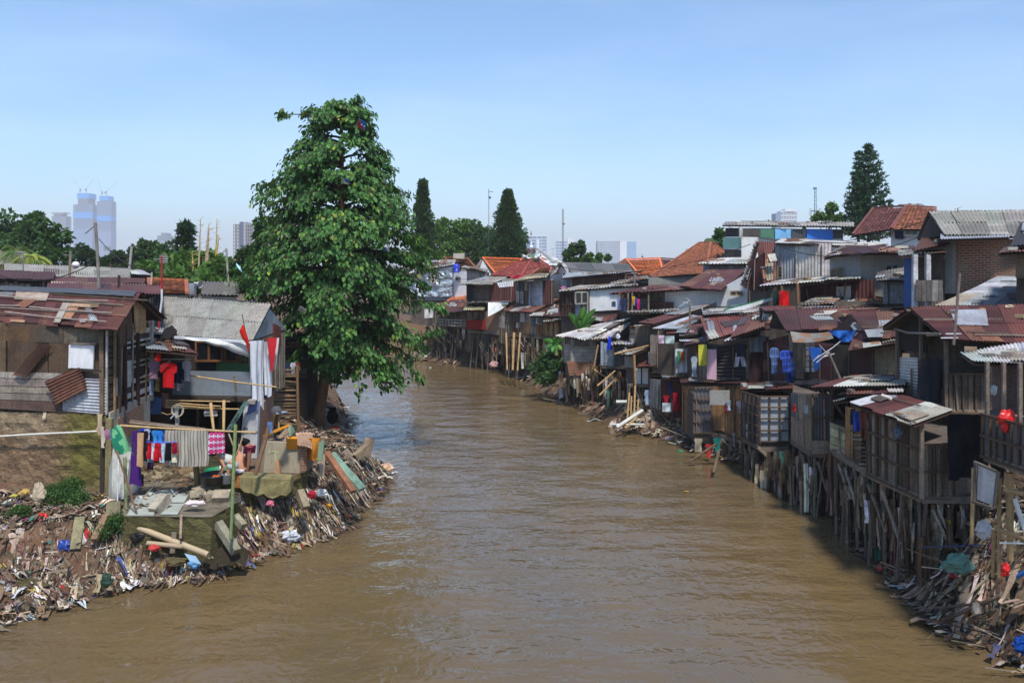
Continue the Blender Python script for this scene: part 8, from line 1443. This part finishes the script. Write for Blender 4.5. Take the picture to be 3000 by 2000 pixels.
for i, (a, b, r_, l, cc) in enumerate((((2853, 1370, 17.6), (2846, 1592, 17.4), .045, 'yellow bamboo prop left of the white board', 0), ((2928, 1400, 17), (2926, 1690, 17), .04, 'thin bamboo prop right of the white board', 0), ((2958, 1385, 16.8), (2960, 1640, 16.8), .075, 'thick bamboo prop near the right edge', 0), ((2912, 1560, 17.2), (2908, 1690, 17.2), .04, 'short bamboo prop behind the white sack', 0), ((2950, 1436, 16.6), (3040, 1456, 15.8), .05, 'upper slanting bamboo rail at the right edge', 0), ((2918, 1548, 16.9), (3030, 1588, 16), .045, 'lower slanting bamboo rail at the right edge', 0),
        ((2972, 1460, 16.7), (3010, 1575, 16.5), .045, 'white pipe leaning at the right edge', 1), ((2930, 1590, 16.6), (3040, 1592, 16), .02, 'thin white pipe level above the rubbish mound', 1), ((1483, 975, 57.5), (1486, 1084, 56), .07, 'left tall bamboo prop standing in the far water', 0), ((1506, 975, 57), (1502, 1084, 55.6), .09, 'middle bamboo prop standing in the far water', 0), ((1524, 975, 56.8), (1516, 1086, 55.4), .07, 'right tall bamboo prop standing in the far water', 0),
        ((1800, 1037, 41.4), (1936, 1002, 44), .05, 'outer bamboo rail of the plank roof', 0), ((1858, 1040, 41.6), (1862, 1128, 41.6), .06, 'yellow bamboo corner post of the white sheet hut', 0), ((1861, 1130, 41.4), (1858, 1215, 40.6), .05, 'yellow bamboo stilt below the white sheet hut', 0), ((1844, 1150, 41.6), (1838, 1225, 40.9), .05, 'left bamboo stilt beside the yellow stilt', 0), ((1850, 1160, 41.2), (1848, 1222, 40.8), .045, 'short bamboo stilt behind the yellow stilt', 0), ((1870, 1170, 41), (1868, 1215, 40.7), .045, 'stubby bamboo stilt right of the yellow stilt', 0),
        ((1806, 1252, 39.4), (1882, 1202, 40.5), .085, 'thick white pipe sloping into the water', 1), ((1786, 1243, 40), (1888, 1243, 39.6), .05, 'thin white pipe lying level over the thick white pipe', 1), ((1830, 1255, 39.5), (1866, 1222, 40.2), .07, 'pale log beside the thick white pipe', 0), ((1806, 1177, 42), (1838, 1177, 41.8), .09, 'short white pipe end below the white sheet hut', 1), ((1752, 1010, 46), (1740, 1075, 46), .05, 'left crossed bamboo stick by the block hut', 0), ((1765, 1000, 46), (1760, 1090, 45.6), .05, 'right crossed bamboo stick by the block hut', 0),
        ((1756, 1158, 43.4), (1805, 1108, 44), .05, 'lower leaning stick on the bank below the block hut', 0), ((1750, 1130, 44), (1802, 1086, 44.6), .05, 'upper leaning stick on the bank below the block hut', 0), ((1735, 1078, 46.2), (1775, 1105, 45.6), .05, 'crossing stick on the bank below the block hut', 0), ((2020, 1352, 33.8), (2098, 1300, 34), .05, 'grey drift branch under the plywood row', 2), ((2090, 1385, 32), (2106, 1320, 33), .06, 'upright drift branch standing in the water', 2), ((2736, 1780, 18.8), (2900, 1765, 18.2), .03, 'long bare branch reaching from the rubbish mound over the water', 2), ((2760, 1818, 18.6), (2930, 1745, 17.8), .045, 'thick bare branch on the rubbish mound', 2))):
    pole('branch' if cc == 2 else 'pipe' if cc else 'bamboo_prop', l, 'branch' if cc == 2 else 'pipe' if cc else 'pole', P(*a), P(*b), r_, (c(164, 134, 92), c(206, 206, 200), c(104, 86, 70))[cc], ('bamboo', 'plastic', 'bark')[cc], BP if not cc else None, bam=not cc)
m = MB(); m.slab([P(2866, 1356, 17.4), P(2926, 1382, 16.9), P(2914, 1482, 16.9), P(2862, 1462, 17.4)], .04, c(200, 198, 196)); bd = T('white_board', 'stained white board in a wooden frame below the right balcony', 'board', P(2880, 1470, 17.2)); m.build('panel', 'plaster', bd); lattice(bd, [P(2864, 1352, 17.35), P(2930, 1380, 16.85), P(2918, 1488, 16.85), P(2860, 1468, 17.35)], 1, 1, .05, WOODD[0], 'frame')
m = MB(); m.slab([P(2975, 1688, 17), P(3030, 1662, 16.4), P(3030, 1672, 16.4), P(2980, 1694, 17)], .1, c(30, 110, 190)); one(m, 'blue_plank', 'paint', 'bright blue plank at the right edge of the rubbish mound', 'plank')
def yagi(label, base, top, Y, els, r_=.05):
    t = T('tv_aerial', label, 'antenna', P(*base, Y)); m = MB(); m.tube([P(*base, Y), P(*top, Y)], r_, 7, c(120, 110, 104)); m.build('mast', 'wood', t); m = MB()
    for a, b in els: m.tube([P(*a, Y), P(*b, Y)], .02, 5, c(170, 174, 180))
    m.build('elements', 'tin', t)
yagi('blurred grey tv aerial on a leaning wooden pole before the blue tarpaulin', (2470, 1130), (2428, 1035), 28.5, [((2388, 1052), (2440, 1018)), ((2392, 1062), (2430, 1030)), ((2400, 1010), (2438, 1052)), ((2440, 1018), (2462, 1000)), ((2410, 1046), (2444, 1036)), ((2382, 1058), (2400, 1040))])
yagi('tall grey pole with a double crossbar before the broad maroon roof', (2794, 1010), (2812, 800), 22, [((2770, 978), (2816, 978)), ((2756, 990), (2806, 990))], .035)
yagi('pale pole with a spiky tv aerial in front of the white walled house', (2022, 975), (2020, 885), 41, [((1990, 898), (2020, 880)), ((2000, 885), (2026, 892)), ((2010, 872), (2024, 884))], .05)
yagi('thin mast in front of the orange roofs', (1860, 850), (1858, 792), 52, [((1850, 800), (1866, 800))]); yagi('low aerial over the small white roofed room', (2252, 650), (2252, 643), 58, [((2240, 644), (2262, 646))], .04); yagi('thin aerial above the grey fibre cement roof', (2806, 622), (2806, 608), 33, [((2796, 612), (2818, 604))], .02)
m = MB(); m.grid(lambda x, y: P(2120+150*x, 905-38*x+y*(22-12*x), 39)+V((0, .05*math.sin(9*x), 0)), 12, 4, lambda x, y: c(40, 120, 84) if y < .3 else c(214, 214, 220)); one(m, 'banner', 'tarp', 'long white banner with a green top edge beside the red shirt', 'banner')
m = MB(); m.grid(lambda x, y: P(2060+40*x, 900-16*x+y*(24-3*x), 40.5)+V((0, .05*math.sin(9*x), 0)), 8, 4, c(30, 30, 34)); one(m, 'tarpaulin', 'tarp', 'black sagging tarpaulin left of the long white banner', 'tarpaulin')
m = MB(); m.grid(lambda x, y: P(2315+118*x, 970+y*(30-12*x)+6*math.sin(3*x), 31.6-.6*x)-V((0, .3*y, 0)), 14, 5, lambda x, y: c(120, 84, 56) if noise.noise(V((x*4, y*3, 9))) > 0 else c(110, 108, 104)); one(m, 'tarpaulin', 'tarp', 'grey and rust brown sheet folded under the wide maroon roof eave', 'tarpaulin')
sheet('corrugated_sheet', 'white corrugated sheet nailed slanting on the maroon upper wall', [P(1455, 828, 63.4), P(1504, 822, 63), P(1504, 838, 62.8), P(1462, 842, 63.2)], c(206, 210, 214), 'tin', pitch=.2)
m = MB(); m.grid(lambda x, y: P(1430+60*x, 886+y*(40*(1-x)**.7), 63.8)-V((0, .6*y, 0)), 12, 6, c(196, 200, 200)); one(m, 'sheet_curtain', 'tin', 'large curling pale metal sheet below the maroon upper wall', 'sheet metal')

# rags and debris hanging from the decks over the water
rng = random.Random(21); m = MB()
DK = [((1905, 1194, 41.3), (1996, 1232, 39.2), 70), ((1998, 1266, 38.3), (2086, 1274, 35.6), 110), ((2086, 1272, 35.6), (2180, 1294, 34.2), 60), ((1245, 950, 71), (1372, 962, 67.5), 60), ((1372, 970, 66), (1470, 980, 63.5), 50), ((1482, 984, 60), (1640, 998, 54.5), 110), ((2440, 1330, 25.6), (2545, 1392, 22.9), 70), ((2545, 1392, 22.9), (2700, 1462, 20.3), 80), ((2700, 1466, 20.3), (2860, 1466, 20.2), 60), ((2176, 1290, 33), (2226, 1318, 30.8), 30), ((2226, 1320, 30.8), (2380, 1336, 26.8), 60), ((1640, 1062, 48), (1750, 1075, 46), 50), ((1760, 1076, 45.2), (1900, 1130, 42), 70)]
for a, b, n_ in DK:
    A_, B_ = P(*a), P(*b)
    for _ in range(int(n_*2.2)):
        p = A_.lerp(B_, rng.random())+V((rng.uniform(0, .7), rng.uniform(0, .9), rng.uniform(-1.1, .05))); l = rng.uniform(.25, 1.7); w_ = rng.uniform(.03, .2); o_ = rng.random()*50; cc = jit(rng, rng.choice(TRB if rng.random() < .14 else TR), .25)
        m.grid(lambda x, y: p+V(((x-.5)*w_*(1+.6*noise.noise(V((y*3, o_, 0)))), .06*math.sin(4*y+o_)+.04*math.sin(9*x+o_), -y*l)), 3, 5, cc)
o = m.build('hanging_debris', 'litter', kind='stuff', org=(0, 0, 0)); o['label'] = 'muddy rags and strips hanging from the decks over the water'

for i, (a, b, sag, l) in enumerate((((2130, 662, 60), (2730, 640, 40), 1.2, 'power cable across the white terrace building'), ((1180, 800, 75), (1640, 760, 68), 1.0, 'power cable from the foil house to the grey gable house'), ((1640, 780, 62), (2200, 715, 48), .9, 'power cable over the orange tiled roofs'), ((2270, 715, 43), (2700, 690, 32), .7, 'power cable above the plaster house roof'), ((2050, 905, 40), (2560, 885, 33), .5, 'cable sagging over the long maroon roof'), ((290, 700, 31), (474, 790, 29.3), .4, 'cable between the bent mast and the striped mast'), ((-20, 800, 32), (290, 760, 31), .5, 'cable running left from the bent bamboo mast'), ((1510, 1000, 56), (1690, 985, 47.5), .5, 'cable from the far bamboo props to the white block hut'))):
    A_, B_ = P(*a), P(*b); m = MB(); m.tube([A_.lerp(B_, t/14)-V((0, 0, sag*4*t/14*(1-t/14))) for t in range(15)], .018, 4, c(36, 36, 38)); one(m, 'overhead_cable', 'paint', 'sagging '+l, 'cable', 'overhead cables')
# ------------------------------------------------------------------ camera, light, sky, haze
cam = bpy.data.cameras.new('camera'); co = bpy.data.objects.new('camera', cam); COL.objects.link(co)
cam.sensor_fit = 'HORIZONTAL'; cam.sensor_width = 36; cam.lens = FP/3000*36
cam.shift_y = -(1000-V0)/3000; cam.clip_end = 20000; cam.clip_start = .1
co.location = (0, 0, CAMH); co.rotation_euler = (R(90), 0, 0); SC.camera = co
SUN = V((.12, -.47, .87)).normalized()
sl = bpy.data.lights.new('sun', 'SUN'); sl.energy = 2.9; sl.angle = R(6.0); sl.color = (1, .95, .87)
so = bpy.data.objects.new('sun', sl); COL.objects.link(so); so.location = (0, 0, 60); so.rotation_euler = SUN.to_track_quat('Z', 'Y').to_euler()
w = bpy.data.worlds.new('World'); SC.world = w; w.use_nodes = True; nt = w.node_tree; bg = nt.nodes['Background']
sk = N(nt, 'ShaderNodeTexSky'); sk.sky_type = 'NISHITA'; sk.sun_disc = False
sk.sun_elevation = math.asin(SUN.z); sk.sun_rotation = math.atan2(SUN.x, SUN.y)
sk.air_density = 1.0; sk.dust_density = .6; sk.ozone_density = 2.0; sk.altitude = 10
# thin high cloud, drawn on the sky itself by direction
tc = N(nt, 'ShaderNodeTexCoord'); mp = N(nt, 'ShaderNodeMapping'); mp.inputs['Scale'].default_value = (1.0, 1.0, 5.0); L(nt, tc.outputs['Generated'], mp.inputs[0])
cl = ramp(nt, nz(nt, mp.outputs[0], 1.7, 7, .55), [(0.46, 0.0), (0.9, 0.3)])
L(nt, mix(nt, cl, mix(nt, 1.0, sk.outputs[0], (.67, .87, 1.02), 'MULTIPLY'), (6.0, 7.2, 8.7)), bg.inputs[0]); bg.inputs[1].default_value = .103
hz = bpy.data.meshes.new('haze'); bm = bmesh.new(); bmesh.ops.create_cube(bm, size=1); bm.to_mesh(hz); bm.free()
ho = bpy.data.objects.new('haze', hz); COL.objects.link(ho); ho.scale = (9600, 9600, 264); ho.location = (0, 2700, -4+132); ho['kind'] = 'stuff'; ho['label'] = 'pale blue city haze that fades the far towers'
hm = bpy.data.materials.new('haze'); hm.use_nodes = True; nt = hm.node_tree; nt.nodes.remove(nt.nodes['Principled BSDF'])
pv = N(nt, 'ShaderNodeVolumePrincipled'); pv.inputs['Color'].default_value = (.94, .97, 1, 1); pv.inputs['Density'].default_value = .00030; pv.inputs['Anisotropy'].default_value = .2
L(nt, pv.outputs[0], nt.nodes['Material Output'].inputs['Volume']); hz.materials.append(hm)
SC.view_settings.view_transform = 'Standard'; SC.view_settings.look = 'None'; SC.view_settings.exposure = 0.9; SC.view_settings.gamma = 1
cy = SC.cycles; cy.max_bounces = 6; cy.diffuse_bounces = 3; cy.glossy_bounces = 3; cy.transmission_bounces = 3; cy.volume_bounces = 2; cy.transparent_max_bounces = 8
cy.sample_clamp_indirect = 4; cy.use_denoising = True
